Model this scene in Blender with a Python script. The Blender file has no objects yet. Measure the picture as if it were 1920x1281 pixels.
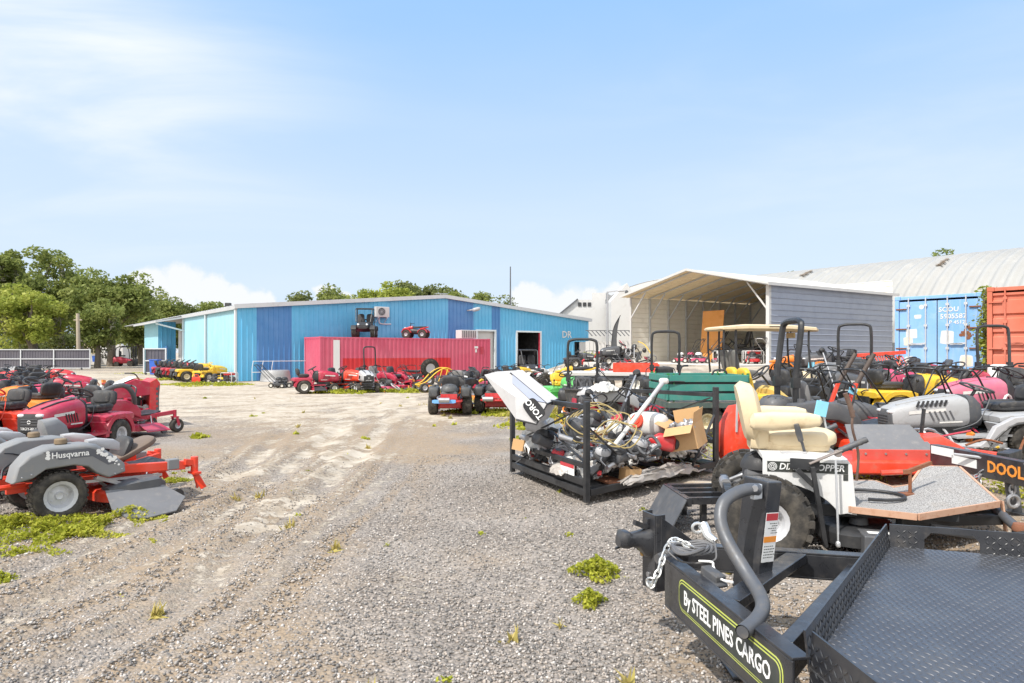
import bpy, bmesh, math, random
import numpy as np
from mathutils import Vector, Matrix, Euler
R = math.radians
random.seed(7)
rng = np.random.default_rng(7)
scene = bpy.context.scene
C = scene.collection

# ------------------------------------------------------------ camera
F, HOR, CAMZ = 1280.0, 660.0, 1.65          # focal length and horizon of the 1920 px photograph
cam = bpy.data.cameras.new('Camera')
cam_o = bpy.data.objects.new('Camera', cam)
C.objects.link(cam_o)
cam_o.location = (0, 0, CAMZ)
cam_o.rotation_euler = (R(90), 0, 0)
cam.sensor_width = 36.0
cam.lens = 24.0
cam.shift_y = (HOR - 640.5) / 1920.0
cam.clip_start = 0.05
cam.clip_end = 3000
scene.camera = cam_o

# ------------------------------------------------------------ light
SUN_DIR = Vector((-0.43, -0.42, 0.80)).normalized()
SUN_EL = math.asin(SUN_DIR.z)
sun = bpy.data.lights.new('Sun', 'SUN')
sun.energy = 4.3
sun.angle = R(0.53)
sun.color = (1.0, 0.955, 0.89)
sun_o = bpy.data.objects.new('Sun', sun)
C.objects.link(sun_o)
sun_o.location = (-30, -30, 60)
sun_o.rotation_euler = (-SUN_DIR).to_track_quat('-Z', 'Y').to_euler()
scene.view_settings.view_transform = 'Standard'
scene.view_settings.look = 'None'
scene.view_settings.gamma = 1.0
scene.view_settings.use_curve_mapping = False
scene.view_settings.exposure = 0.2

def build_world():
 w = bpy.data.worlds.new('World')
 scene.world = w
 w.use_nodes = True
 nt = w.node_tree
 N, L = nt.nodes, nt.links
 for n in list(N):
  N.remove(n)
 out = N.new('ShaderNodeOutputWorld')
 bg = N.new('ShaderNodeBackground')
 bg.inputs['Strength'].default_value = 0.12
 L.new(bg.outputs[0], out.inputs[0])
 sky = N.new('ShaderNodeTexSky')
 sky.sky_type = 'NISHITA'
 sky.sun_disc = False
 sky.sun_elevation = SUN_EL
 sky.sun_rotation = math.atan2(SUN_DIR.x, SUN_DIR.y)
 sky.altitude = 20
 sky.air_density = 1.0
 sky.dust_density = 1.6
 sky.ozone_density = 1.3
 tc = N.new('ShaderNodeTexCoord')
 nrm = N.new('ShaderNodeVectorMath'); nrm.operation = 'NORMALIZE'
 L.new(tc.outputs['Generated'], nrm.inputs[0])
 sep = N.new('ShaderNodeSeparateXYZ')
 L.new(nrm.outputs[0], sep.inputs[0])

 def math_(op, a, b=None, clamp=False):
  n = N.new('ShaderNodeMath'); n.operation = op; n.use_clamp = clamp
  for i, v in enumerate((a, b)):
   if v is None:
    continue
   if isinstance(v, (int, float)):
    n.inputs[i].default_value = v
   else:
    L.new(v, n.inputs[i])
  return n.outputs[0]

 def rng_(v, a, b, c=0.0, d=1.0):
  n = N.new('ShaderNodeMapRange'); n.interpolation_type = 'SMOOTHSTEP'
  L.new(v, n.inputs[0])
  for i, q in enumerate((a, b, c, d)):
   n.inputs[i + 1].default_value = q
  return n.outputs[0]

 def mix_(f, a, b):
  n = N.new('ShaderNodeMix'); n.data_type = 'RGBA'
  L.new(f, n.inputs[0])
  for s, v in ((n.inputs[6], a), (n.inputs[7], b)):
   if isinstance(v, tuple):
    s.default_value = (*v, 1)
   else:
    L.new(v, s)
  return n.outputs[2]
 # high thin cloud on a plane overhead
 zz = math_('ADD', math_('MAXIMUM', sep.outputs[2], 0.0), 0.12)
 cx = math_('DIVIDE', sep.outputs[0], zz)
 cy = math_('DIVIDE', sep.outputs[1], zz)
 comb = N.new('ShaderNodeCombineXYZ')
 L.new(cx, comb.inputs[0]); L.new(cy, comb.inputs[1])
 mp = N.new('ShaderNodeMapping')
 mp.inputs['Rotation'].default_value = (0, 0, R(-62))
 mp.inputs['Scale'].default_value = (0.55, 1.15, 1)
 L.new(comb.outputs[0], mp.inputs[0])
 n1 = N.new('ShaderNodeTexNoise')
 n1.inputs['Scale'].default_value = 1.15
 n1.inputs['Detail'].default_value = 7
 n1.inputs['Roughness'].default_value = 0.52
 n1.inputs['Distortion'].default_value = 0.5
 L.new(mp.outputs[0], n1.inputs[0])
 wisp = rng_(n1.outputs[0], 0.38, 0.74)
 # denser towards the left and the zenith side
 left = rng_(math_('ADD', sep.outputs[0], math_('MULTIPLY', sep.outputs[2], -0.25)), -0.2, -0.74)
 up = rng_(sep.outputs[2], 0.05, 0.42)
 lm = math_('MULTIPLY', left, up)
 right = math_('MULTIPLY', rng_(sep.outputs[0], 0.02, 0.45), up)
 amt = math_('ADD', math_('MULTIPLY', lm, 1.45), math_('ADD', math_('MULTIPLY', right, 0.34), 0.07))
 wf = math_('MULTIPLY', wisp, amt)
 wf = math_('ADD', wf, math_('MULTIPLY', math_('MULTIPLY', lm, lm), 0.45), True)
 # pale band of humid air low down
 hi = rng_(sep.outputs[2], 0.52, 0.08)
 air = mix_(hi, (2.75, 4.85, 8.2), (5.5, 6.55, 7.8))
 v = N.new('ShaderNodeMath'); v.operation = 'ADD'; v.inputs[0].default_value = 0.88; v.inputs[1].default_value = 0.0
 base = mix_(v.outputs[0], sky.outputs[0], air)
 base = mix_(math_('MULTIPLY', wf, 0.92, True), base, (7.7, 7.8, 7.9))
 # bright cloud added to the unseen sky behind the camera, as fill light
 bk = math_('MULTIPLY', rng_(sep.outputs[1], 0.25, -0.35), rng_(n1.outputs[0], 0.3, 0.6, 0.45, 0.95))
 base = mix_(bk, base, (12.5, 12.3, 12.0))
 # cumulus heads near the horizon
 nz = N.new('ShaderNodeTexNoise')
 nz.inputs['Scale'].default_value = 26
 nz.inputs['Detail'].default_value = 6
 nz.inputs['Roughness'].default_value = 0.6
 L.new(nrm.outputs[0], nz.inputs[0])
 sub = N.new('ShaderNodeVectorMath'); sub.operation = 'SUBTRACT'
 L.new(nz.outputs[1], sub.inputs[0]); sub.inputs[1].default_value = (0.5, 0.5, 0.5)
 scl = N.new('ShaderNodeVectorMath'); scl.operation = 'SCALE'
 L.new(sub.outputs[0], scl.inputs[0]); scl.inputs[3].default_value = 0.045
 add = N.new('ShaderNodeVectorMath'); add.operation = 'ADD'
 L.new(nrm.outputs[0], add.inputs[0]); L.new(scl.outputs[0], add.inputs[1])
 cum = None
 for px, py, r in ((282, 546, 46), (348, 536, 46), (400, 548, 38), (445, 556, 36), (492, 566, 30), (250, 560, 36),
                      (610, 557, 24), (640, 562, 20), (982, 558, 34), (1010, 566, 36), (1060, 570, 34), (1110, 572, 30),
                      (1150, 560, 30), (1190, 575, 30), (320, 600, 70), (440, 600, 60), (1060, 610, 80)):
  d = Vector(((px - 960) / F, 1, (HOR - py) / F)).normalized()
  dn = N.new('ShaderNodeVectorMath'); dn.operation = 'DISTANCE'
  L.new(add.outputs[0], dn.inputs[0]); dn.inputs[1].default_value = d
  v = rng_(dn.outputs['Value'], r / F, r / F * 0.62)
  cum = v if cum is None else math_('MAXIMUM', cum, v)
 base = mix_(math_('MULTIPLY', cum, 0.8), base, (7.4, 7.4, 7.45))
 # open ground colour below the horizon
 below = rng_(sep.outputs[2], -0.005, -0.05)
 base = mix_(below, base, (2.2, 2.1, 1.9))
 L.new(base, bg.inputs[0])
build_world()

# ------------------------------------------------------------ terrain and pixel helpers
def S(t):
 t = np.clip(t, 0, 1)
 return t * t * (3 - 2 * t)

def terrain(x, y):
 return 0.35 * S(np.asarray(x, float) / 7.0) + 0.8 * S((np.asarray(y, float) - 14) / 14.0) * S((np.asarray(x, float) - 1.0) / 5.0)

def hgt(x, y):
 return float(terrain(x, y))

def P(px, py, Y):
 return Vector(((px - 960) / F * Y, Y, CAMZ - (py - HOR) / F * Y))

def G(px, py):
 """Ground point seen at a photograph pixel."""
 lo = 2.0
 for k in range(400):
  Y = 2.0 * 1.02 ** k
  p = P(px, py, Y)
  if p.z < hgt(p.x, p.y):
   a, b = Y / 1.02, Y
   for _ in range(24):
    m = (a + b) / 2
    q = P(px, py, m)
    if q.z < hgt(q.x, q.y):
     b = m
    else:
     a = m
   return P(px, py, b)
 return P(px, py, Y)

def at(px, Y, dz=0.0):
 x = (px - 960) / F * Y
 return Vector((x, Y, hgt(x, Y) + dz))

# ------------------------------------------------------------ mesh building
def cat(pts, n=6, closed=False):
 """Catmull-Rom smoothing of a polyline."""
 pts = [Vector(p) for p in pts]
 out = []
 m = len(pts)
 for i in range(m if closed else m - 1):
  if closed:
   a, b, c, d = pts[i - 1], pts[i], pts[(i + 1) % m], pts[(i + 2) % m]
  else:
   a, b, c, d = pts[max(i - 1, 0)], pts[i], pts[i + 1], pts[min(i + 2, m - 1)]
  for k in range(n):
   t = k / n
   out.append(0.5 * ((2 * b) + (c - a) * t + (2 * a - 5 * b + 4 * c - d) * t * t + (3 * b - a - 3 * c + d) * t ** 3))
 if not closed:
  out.append(pts[-1])
 return out

class MB:
 def __init__(self):
  self.v, self.f, self.mi, self.cur = [], [], [], 0
  self.T = Matrix.Identity(4)

 def mat(self, i):
  self.cur = i
  return self

 def add(self, vs, fs):
  o = len(self.v)
  T = self.T
  self.v.extend((T @ Vector(p))[:] for p in vs)
  self.f.extend(tuple(i + o for i in f) for f in fs)
  self.mi.extend([self.cur] * len(fs))
  return self

 def box(self, c, s, rot=(0, 0, 0), taper=None):
  hx, hy, hz = s[0] / 2, s[1] / 2, s[2] / 2
  t = taper or (1, 1)
  M = Matrix.Translation(Vector(c)) @ Euler([R(a) for a in rot]).to_matrix().to_4x4()
  vs = [M @ Vector((x * hx * (t[0] if z > 0 else 1), y * hy * (t[1] if z > 0 else 1), z * hz))
              for z in (-1, 1) for x, y in ((-1, -1), (1, -1), (1, 1), (-1, 1))]
  return self.add(vs, [(3, 2, 1, 0), (4, 5, 6, 7), (0, 1, 5, 4), (1, 2, 6, 5), (2, 3, 7, 6), (3, 0, 4, 7)])

 def bar(self, a, b, w, h, up=(0, 0, 1)):
  a, b = Vector(a), Vector(b)
  d = (b - a).normalized()
  u = Vector(up)
  if abs(d.dot(u)) > 0.98:
   u = Vector((1, 0, 0))
  s = d.cross(u).normalized()
  u = s.cross(d).normalized()
  vs = [p + s * (x * w / 2) + u * (z * h / 2) for p in (a, b) for x, z in ((-1, -1), (1, -1), (1, 1), (-1, 1))]
  return self.add(vs, [(3, 2, 1, 0), (4, 5, 6, 7), (0, 1, 5, 4), (1, 2, 6, 5), (2, 3, 7, 6), (3, 0, 4, 7)])

 def tube(self, pts, r, n=8, closed=False, cap=True):
  pts = [Vector(p) for p in pts]
  m = len(pts)
  rs = r if isinstance(r, (list, tuple)) else [r] * m
  vs, fs = [], []
  prev = None
  for i in range(m):
   if closed:
    d = pts[(i + 1) % m] - pts[i - 1]
   else:
    d = pts[min(i + 1, m - 1)] - pts[max(i - 1, 0)]
   if d.length < 1e-9:
    d = Vector((0, 0, 1))
   d.normalize()
   if prev is None:
    u = d.orthogonal().normalized()
   else:
    u = prev - d * prev.dot(d)
    u = u.normalized() if u.length > 1e-6 else d.orthogonal().normalized()
   prev = u
   w = d.cross(u)
   for k in range(n):
    a = 2 * math.pi * k / n
    vs.append(pts[i] + (u * math.cos(a) + w * math.sin(a)) * rs[i])
  rings = m if closed else m - 1
  for i in range(rings):
   j = (i + 1) % m
   for k in range(n):
    k2 = (k + 1) % n
    fs.append((i * n + k, i * n + k2, j * n + k2, j * n + k))
  if cap and not closed:
   fs.append(tuple(range(n - 1, -1, -1)))
   fs.append(tuple((m - 1) * n + k for k in range(n)))
  return self.add(vs, fs)

 def cyl(self, a, b, r, r2=None, n=16):
  return self.tube([a, b], [r, r if r2 is None else r2], n)

 def lathe(self, prof, c=(0, 0, 0), axis='Y', n=24, closed=False):
  """prof: (radius, offset along axis)."""
  c = Vector(c)
  vs, fs = [], []
  m = len(prof)
  for r, o in prof:
   for k in range(n):
    a = 2 * math.pi * k / n
    p = {'Y': (r * math.cos(a), o, r * math.sin(a)), 'Z': (r * math.cos(a), r * math.sin(a), o),
                     'X': (o, r * math.cos(a), r * math.sin(a))}[axis]
    vs.append(c + Vector(p))
  for i in range(m if closed else m - 1):
   j = (i + 1) % m
   for k in range(n):
    k2 = (k + 1) % n
    fs.append((i * n + k, i * n + k2, j * n + k2, j * n + k))
  if not closed:
   if prof[0][0] > 1e-6:
    fs.append(tuple(range(n - 1, -1, -1)))
   if prof[-1][0] > 1e-6:
    fs.append(tuple((m - 1) * n + k for k in range(n)))
  return self.add(vs, fs)

 def prism(self, poly, y0, y1):
  """poly in XZ, extruded along Y."""
  n = len(poly)
  vs = [(x, y0, z) for x, z in poly] + [(x, y1, z) for x, z in poly]
  fs = [tuple(range(n)), tuple(range(2 * n - 1, n - 1, -1))]
  fs += [(i, i + n, (i + 1) % n + n, (i + 1) % n) for i in range(n)]
  return self.add(vs, fs)

 def loft(self, rings, cap=True, closed=True):
  n = len(rings[0])
  vs = [p for r in rings for p in r]
  fs = []
  for i in range(len(rings) - 1):
   for k in range(n if closed else n - 1):
    k2 = (k + 1) % n
    fs.append((i * n + k, i * n + k2, (i + 1) * n + k2, (i + 1) * n + k))
  if cap:
   fs.append(tuple(range(n - 1, -1, -1)))
   fs.append(tuple((len(rings) - 1) * n + k for k in range(n)))
  return self.add(vs, fs)

 def hull(self, secs, n=16, e=3.0):
  """Superellipse sections along X: (x, half width, z0, z1[, y offset])."""
  rings = []
  for s in secs:
   x, w, z0, z1 = s[:4]
   yo = s[4] if len(s) > 4 else 0
   zc, zh = (z0 + z1) / 2, (z1 - z0) / 2
   ring = []
   for k in range(n):
    a = 2 * math.pi * (k + 0.5) / n
    ca, sa = math.cos(a), math.sin(a)
    ring.append((x, yo + w * math.copysign(abs(ca) ** (2 / e), ca), zc + zh * math.copysign(abs(sa) ** (2 / e), sa)))
   rings.append(ring)
  return self.loft(rings)

 def sq(self, c, s, e=4.0, nu=16, nv=10, rot=(0, 0, 0)):
  """Superquadric: a rounded box or a ball."""
  M = Matrix.Translation(Vector(c)) @ Euler([R(a) for a in rot]).to_matrix().to_4x4()
  def pw(t, q):
   return math.copysign(abs(t) ** q, t)
  q = 2.0 / e
  vs, fs = [], []
  for i in range(nv + 1):
   v = -math.pi / 2 + math.pi * i / nv
   for k in range(nu):
    u = 2 * math.pi * (k + 0.5) / nu
    vs.append(M @ Vector((s[0] / 2 * pw(math.cos(v), q) * pw(math.cos(u), q),
                                      s[1] / 2 * pw(math.cos(v), q) * pw(math.sin(u), q), s[2] / 2 * pw(math.sin(v), q))))
  for i in range(nv):
   for k in range(nu):
    k2 = (k + 1) % nu
    fs.append((i * nu + k, i * nu + k2, (i + 1) * nu + k2, (i + 1) * nu + k))
  return self.add(vs, fs)

 def grid(self, fn, nu, nv):
  vs = [fn(i / nu, j / nv) for j in range(nv + 1) for i in range(nu + 1)]
  fs = [(j * (nu + 1) + i, j * (nu + 1) + i + 1, (j + 1) * (nu + 1) + i + 1, (j + 1) * (nu + 1) + i)
              for j in range(nv) for i in range(nu)]
  return self.add(vs, fs)

 def build(self, name, mats, parent=None, bevel=0.0, ang=38, seg=2, label=None):
  me = bpy.data.meshes.new(name)
  me.from_pydata(self.v, [], self.f)
  mats = mats if isinstance(mats, (list, tuple)) else [mats]
  for m in mats:
   me.materials.append(m)
  bm = bmesh.new()
  bm.from_mesh(me)
  for f, i in zip(bm.faces, self.mi):
   f.material_index = i
  bmesh.ops.remove_doubles(bm, verts=bm.verts, dist=1e-5)
  bmesh.ops.recalc_face_normals(bm, faces=bm.faces)
  if bevel > 0:
   ed = [e for e in bm.edges if len(e.link_faces) == 2 and e.calc_face_angle(0) > R(40)]
   if ed:
    bmesh.ops.bevel(bm, geom=ed, offset=bevel, segments=seg, affect='EDGES', clamp_overlap=True, profile=0.5)
  for f in bm.faces:
   f.smooth = True
  vn = None
  if bevel > 0:                                           # area weighted normals keep the flats flat
   bm.normal_update()
   vn = []
   for v in bm.verts:
    n = Vector()
    for f in v.link_faces:
     n += f.normal * f.calc_area() ** 1.5
    vn.append(n.normalized() if n.length > 1e-14 else Vector((0, 0, 1)))
  bm.to_mesh(me)
  bm.free()
  if vn:
   me.normals_split_custom_set_from_vertices([tuple(n) for n in vn])
  else:
   me.set_sharp_from_angle(angle=R(ang))
  o = bpy.data.objects.new(name, me)
  C.objects.link(o)
  if parent is not None:
   o.parent = parent
  if label:
   o['label'] = label
  return o

def fast_mesh(name, verts, faces, mats, parent=None, midx=None, smooth=False):
 """numpy verts (n,3), faces (m,k) all the same size."""
 me = bpy.data.meshes.new(name)
 n, (m, k) = len(verts), faces.shape
 me.vertices.add(n)
 me.vertices.foreach_set('co', np.ascontiguousarray(verts, np.float32).ravel())
 me.loops.add(m * k)
 me.loops.foreach_set('vertex_index', np.ascontiguousarray(faces, np.int32).ravel())
 me.polygons.add(m)
 me.polygons.foreach_set('loop_start', np.arange(0, m * k, k, dtype=np.int32))
 me.polygons.foreach_set('loop_total', np.full(m, k, np.int32))
 if midx is not None:
  me.polygons.foreach_set('material_index', np.ascontiguousarray(midx, np.int32))
 if smooth:
  me.polygons.foreach_set('use_smooth', np.ones(m, bool))
 for q in (mats if isinstance(mats, (list, tuple)) else [mats]):
  me.materials.append(q)
 me.update(calc_edges=True)
 o = bpy.data.objects.new(name, me)
 C.objects.link(o)
 if parent is not None:
  o.parent = parent
 return o

def tag(o, label=None, cat_=None, group=None, kind=None):
 if label:
  o['label'] = label
 if cat_:
  o['category'] = cat_
 if group:
  o['group'] = group
 if kind:
  o['kind'] = kind
 return o

def thing(name, label, cat_, loc=(0, 0, 0), rz=0.0, group=None):
 o = bpy.data.objects.new(name, None)
 C.objects.link(o)
 o.empty_display_size = 0.1
 o.location = loc
 o.rotation_euler = (0, 0, R(rz))
 return tag(o, label, cat_, group)

def copy_tree(o, parent=None, remap=None):
 c = o.copy()
 C.objects.link(c)
 if parent is not None:
  c.parent = parent
 if remap and c.type == 'MESH':
  for i, sl in enumerate(c.material_slots):
   m = sl.material
   if m and m.name in remap:
    sl.link = 'OBJECT'
    sl.material = remap[m.name]
 for ch in list(o.children):
  copy_tree(ch, c, remap)
 return c

# ------------------------------------------------------------ materials
_mats = {}
def new_mat(name):
 m = bpy.data.materials.new(name)
 m.use_nodes = True
 nt = m.node_tree
 b = nt.nodes['Principled BSDF']
 return m, nt.nodes, nt.links, b

def noise_node(N, L, scale, detail=4, rough=0.55, coord='Object', vec=None, dist=0.0):
 n = N.new('ShaderNodeTexNoise')
 n.inputs['Scale'].default_value = scale
 n.inputs['Detail'].default_value = detail
 n.inputs['Roughness'].default_value = rough
 n.inputs['Distortion'].default_value = dist
 if vec is None:
  tc = N.new('ShaderNodeTexCoord')
  vec = tc.outputs[coord]
 L.new(vec, n.inputs[0])
 return n.outputs[0]

def maprange(N, L, v, a, b, c=0.0, d=1.0):
 n = N.new('ShaderNodeMapRange')
 n.interpolation_type = 'SMOOTHSTEP'
 L.new(v, n.inputs[0])
 for i, q in enumerate((a, b, c, d)):
  n.inputs[i + 1].default_value = q
 return n.outputs[0]

def mixc(N, L, f, a, b, mode='MIX'):
 n = N.new('ShaderNodeMix')
 n.data_type = 'RGBA'
 n.blend_type = mode
 for s, v in ((n.inputs[0], f), (n.inputs[6], a), (n.inputs[7], b)):
  if isinstance(v, (int, float)):
   s.default_value = v
  elif isinstance(v, (tuple, list)):
   s.default_value = (*v[:3], 1)
  else:
   L.new(v, s)
 return n.outputs[2]

def bump(N, L, b, v, strength, dist):
 n = N.new('ShaderNodeBump')
 n.inputs['Strength'].default_value = strength
 n.inputs['Distance'].default_value = dist
 L.new(v, n.inputs['Height'])
 L.new(n.outputs[0], b.inputs['Normal'])
 return n

def paint(name, col, rough=0.38, metal=0.0, dirt=0.3, fade=0.18, dcol=(0.27, 0.22, 0.16), scale=6.0, bmp=0.0, coat=0.0, streak=0.0, scol=(0.2, 0.14, 0.1)):
 """Worn paint, plastic or metal: colour drift, dust in patches, uneven gloss."""
 if name in _mats:
  return _mats[name]
 m, N, L, b = new_mat(name)
 a = noise_node(N, L, scale * 0.6, 3)
 d = noise_node(N, L, scale * 2.2, 7, 0.68)
 pale = tuple(min(1.0, c * 0.72 + 0.13 + c * 0.2) for c in col)
 c1 = mixc(N, L, maprange(N, L, a, 0.35, 0.7, 0, fade), col, pale)
 c2 = mixc(N, L, maprange(N, L, d, 0.50, 0.74, 0, dirt), c1, dcol)
 if streak:
  tc = N.new('ShaderNodeTexCoord'); mp = N.new('ShaderNodeMapping')
  mp.inputs['Scale'].default_value = (5, 5, 0.22)
  L.new(tc.outputs['Object'], mp.inputs[0])
  sv = noise_node(N, L, 1.6, 6, 0.7, vec=mp.outputs[0])
  c2 = mixc(N, L, maprange(N, L, sv, 0.52, 0.78, 0, streak), c2, scol)
 L.new(c2, b.inputs['Base Color'])
 L.new(maprange(N, L, d, 0.3, 0.75, rough, min(1.0, rough + 0.32)), b.inputs['Roughness'])
 b.inputs['Metallic'].default_value = metal
 if coat:
  b.inputs['Coat Weight'].default_value = coat
  b.inputs['Coat Roughness'].default_value = 0.12
 if bmp:
  bump(N, L, b, noise_node(N, L, scale * 14, 3), bmp, 0.01)
 _mats[name] = m
 return m

def rubber(name='tyre_rubber', col=(0.03, 0.029, 0.028), dust=0.42):
 if name in _mats:
  return _mats[name]
 m, N, L, b = new_mat(name)
 d = noise_node(N, L, 9, 6, 0.65)
 c = mixc(N, L, maprange(N, L, d, 0.38, 0.72, 0.05, dust), col, (0.20, 0.175, 0.14))
 L.new(c, b.inputs['Base Color'])
 b.inputs['Roughness'].default_value = 0.82
 b.inputs['Specular IOR Level'].default_value = 0.3
 bump(N, L, b, noise_node(N, L, 70, 2), 0.25, 0.01)
 _mats[name] = m
 return m

RED = paint('red_paint', (0.52, 0.018, 0.022), 0.34, coat=0.2, dirt=0.42, fade=0.3)
CRIM = paint('crimson_paint', (0.42, 0.012, 0.045), 0.34, coat=0.2, dirt=0.42, fade=0.3)
MAG = paint('faded_magenta_paint', (0.52, 0.05, 0.13), 0.45, fade=0.4)
ORED = paint('orange_red_paint', (0.72, 0.045, 0.012), 0.34, coat=0.2, dirt=0.32, fade=0.22)
ORG = paint('orange_paint', (0.75, 0.21, 0.02), 0.38)
YEL = paint('yellow_paint', (0.72, 0.45, 0.02), 0.38, coat=0.1, dirt=0.42)
GRN = paint('green_paint', (0.03, 0.20, 0.05), 0.38)
LGRN = paint('bright_green_paint', (0.10, 0.46, 0.10), 0.4, fade=0.4)
TEAL = paint('teal_paint', (0.035, 0.215, 0.175), 0.5, dirt=0.25)
GREY = paint('grey_plastic', (0.20, 0.205, 0.21), 0.5, dirt=0.3, dcol=(0.33, 0.29, 0.24))
LGREY = paint('light_grey_plastic', (0.40, 0.40, 0.41), 0.45, dirt=0.25)
DGREY = paint('dark_grey_plastic', (0.075, 0.078, 0.085), 0.45, dirt=0.3)
BLK = paint('black_plastic', (0.02, 0.02, 0.022), 0.42, dirt=0.28, dcol=(0.11, 0.1, 0.085))
BLKM = paint('black_steel', (0.016, 0.017, 0.019), 0.32, dirt=0.25, dcol=(0.10, 0.09, 0.075))
STEEL = paint('bare_steel', (0.42, 0.42, 0.43), 0.38, 0.85, dirt=0.35)
ALU = paint('galvanised_steel', (0.62, 0.64, 0.66), 0.42, 0.6, dirt=0.2)
RUST = paint('rusty_steel', (0.24, 0.09, 0.04), 0.8, 0.2, dirt=0.5, dcol=(0.10, 0.05, 0.03), bmp=0.3)
WHT = paint('white_paint', (0.66, 0.66, 0.645), 0.4, dirt=0.2)
CREAM = paint('cream_vinyl', (0.66, 0.54, 0.35), 0.55, dirt=0.5, dcol=(0.42, 0.27, 0.13), scale=3)
TAN = paint('tan_plastic', (0.74, 0.62, 0.40), 0.45, dirt=0.2)
SEATB = paint('black_seat_vinyl', (0.028, 0.028, 0.03), 0.5, dirt=0.35, dcol=(0.2, 0.18, 0.15), bmp=0.12)
SEATG = paint('grey_seat_vinyl', (0.17, 0.165, 0.16), 0.55, dirt=0.3)
BROWN = paint('brown_seat_vinyl', (0.14, 0.10, 0.075), 0.6, dirt=0.45, dcol=(0.26, 0.21, 0.15))
CARD = paint('cardboard', (0.52, 0.32, 0.15), 0.9, dirt=0.25, dcol=(0.33, 0.2, 0.1), bmp=0.1)
BLUE = paint('blue_plastic', (0.02, 0.11, 0.50), 0.4)
LBLUE = paint('pale_blue_tape', (0.16, 0.40, 0.78), 0.5)
PINK = paint('faded_pink_paint', (0.50, 0.12, 0.19), 0.6, fade=0.35, dirt=0.5)
HOSE = paint('olive_hose', (0.34, 0.26, 0.10), 0.6)
TYRE = rubber()
LENS = paint('headlight_lens', (0.7, 0.72, 0.74), 0.12, 0.3, dirt=0.1)
RIMW = paint('white_rim', (0.66, 0.64, 0.58), 0.45, dirt=0.4)
RIMG = paint('grey_rim', (0.52, 0.53, 0.55), 0.4, 0.2, dirt=0.35)
RIMY = paint('cream_rim', (0.68, 0.60, 0.40), 0.45, dirt=0.35)

def text_mesh(name, body, size, mat, parent, M, depth=0.002, bold=0.012, align='CENTER', sx=1.0, shear=0.0):
 cu = bpy.data.curves.new(name, 'FONT')
 cu.body = body
 cu.size = size
 cu.extrude = depth
 cu.offset = bold * size
 cu.align_x = align
 cu.align_y = 'CENTER'
 cu.shear = shear
 cu.resolution_u = 2
 t = bpy.data.objects.new(name, cu)
 C.objects.link(t)
 dg = bpy.context.evaluated_depsgraph_get()
 me = bpy.data.meshes.new_from_object(t.evaluated_get(dg))
 bpy.data.objects.remove(t)
 bpy.data.curves.remove(cu)
 me.transform(Matrix.Diagonal((sx, 1, 1, 1)))
 me.name = name
 me.materials.clear()
 me.materials.append(mat)
 o = bpy.data.objects.new(name, me)
 C.objects.link(o)
 if parent is not None:
  o.parent = parent
 o.matrix_local = M
 return o

def frame(o, x, y):
 """Matrix with given origin, X axis, approx Y axis."""
 x = Vector(x).normalized()
 z = x.cross(Vector(y)).normalized()
 y = z.cross(x)
 M = Matrix((x, y, z)).transposed().to_4x4()
 M.translation = Vector(o)
 return M
# ------------------------------------------------------------ ground
def vnoise(x, y, seed=0):
 xi, yi = np.floor(x).astype(np.int64), np.floor(y).astype(np.int64)
 xf, yf = x - xi, y - yi
 def h(a, b):
  n = (a * 374761393 + b * 668265263 + seed * 974711) & 0x7fffffff
  n = ((n ^ (n >> 13)) * 1274126177) & 0x7fffffff
  return ((n ^ (n >> 16)) & 0xffff) / 65535.0
 u, v = xf * xf * (3 - 2 * xf), yf * yf * (3 - 2 * yf)
 return (h(xi, yi) * (1 - u) + h(xi + 1, yi) * u) * (1 - v) + (h(xi, yi + 1) * (1 - u) + h(xi + 1, yi + 1) * u) * v

def fbm(x, y, o=4, seed=0):
 t, a = 0, 0.5
 for k in range(o):
  t = t + a * vnoise(x * 2 ** k, y * 2 ** k, seed + k)
  a *= 0.5
 return t

def dist_poly(X, Y, pts):
 d = np.full(X.shape, 1e9)
 for (ax, ay), (bx, by) in zip(pts[:-1], pts[1:]):
  vx, vy = bx - ax, by - ay
  t = np.clip(((X - ax) * vx + (Y - ay) * vy) / (vx * vx + vy * vy + 1e-9), 0, 1)
  d = np.minimum(d, np.hypot(X - ax - t * vx, Y - ay - t * vy))
 return d

def gpoly(px):
 return [tuple(G(*p)[:2]) for p in px]

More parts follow.
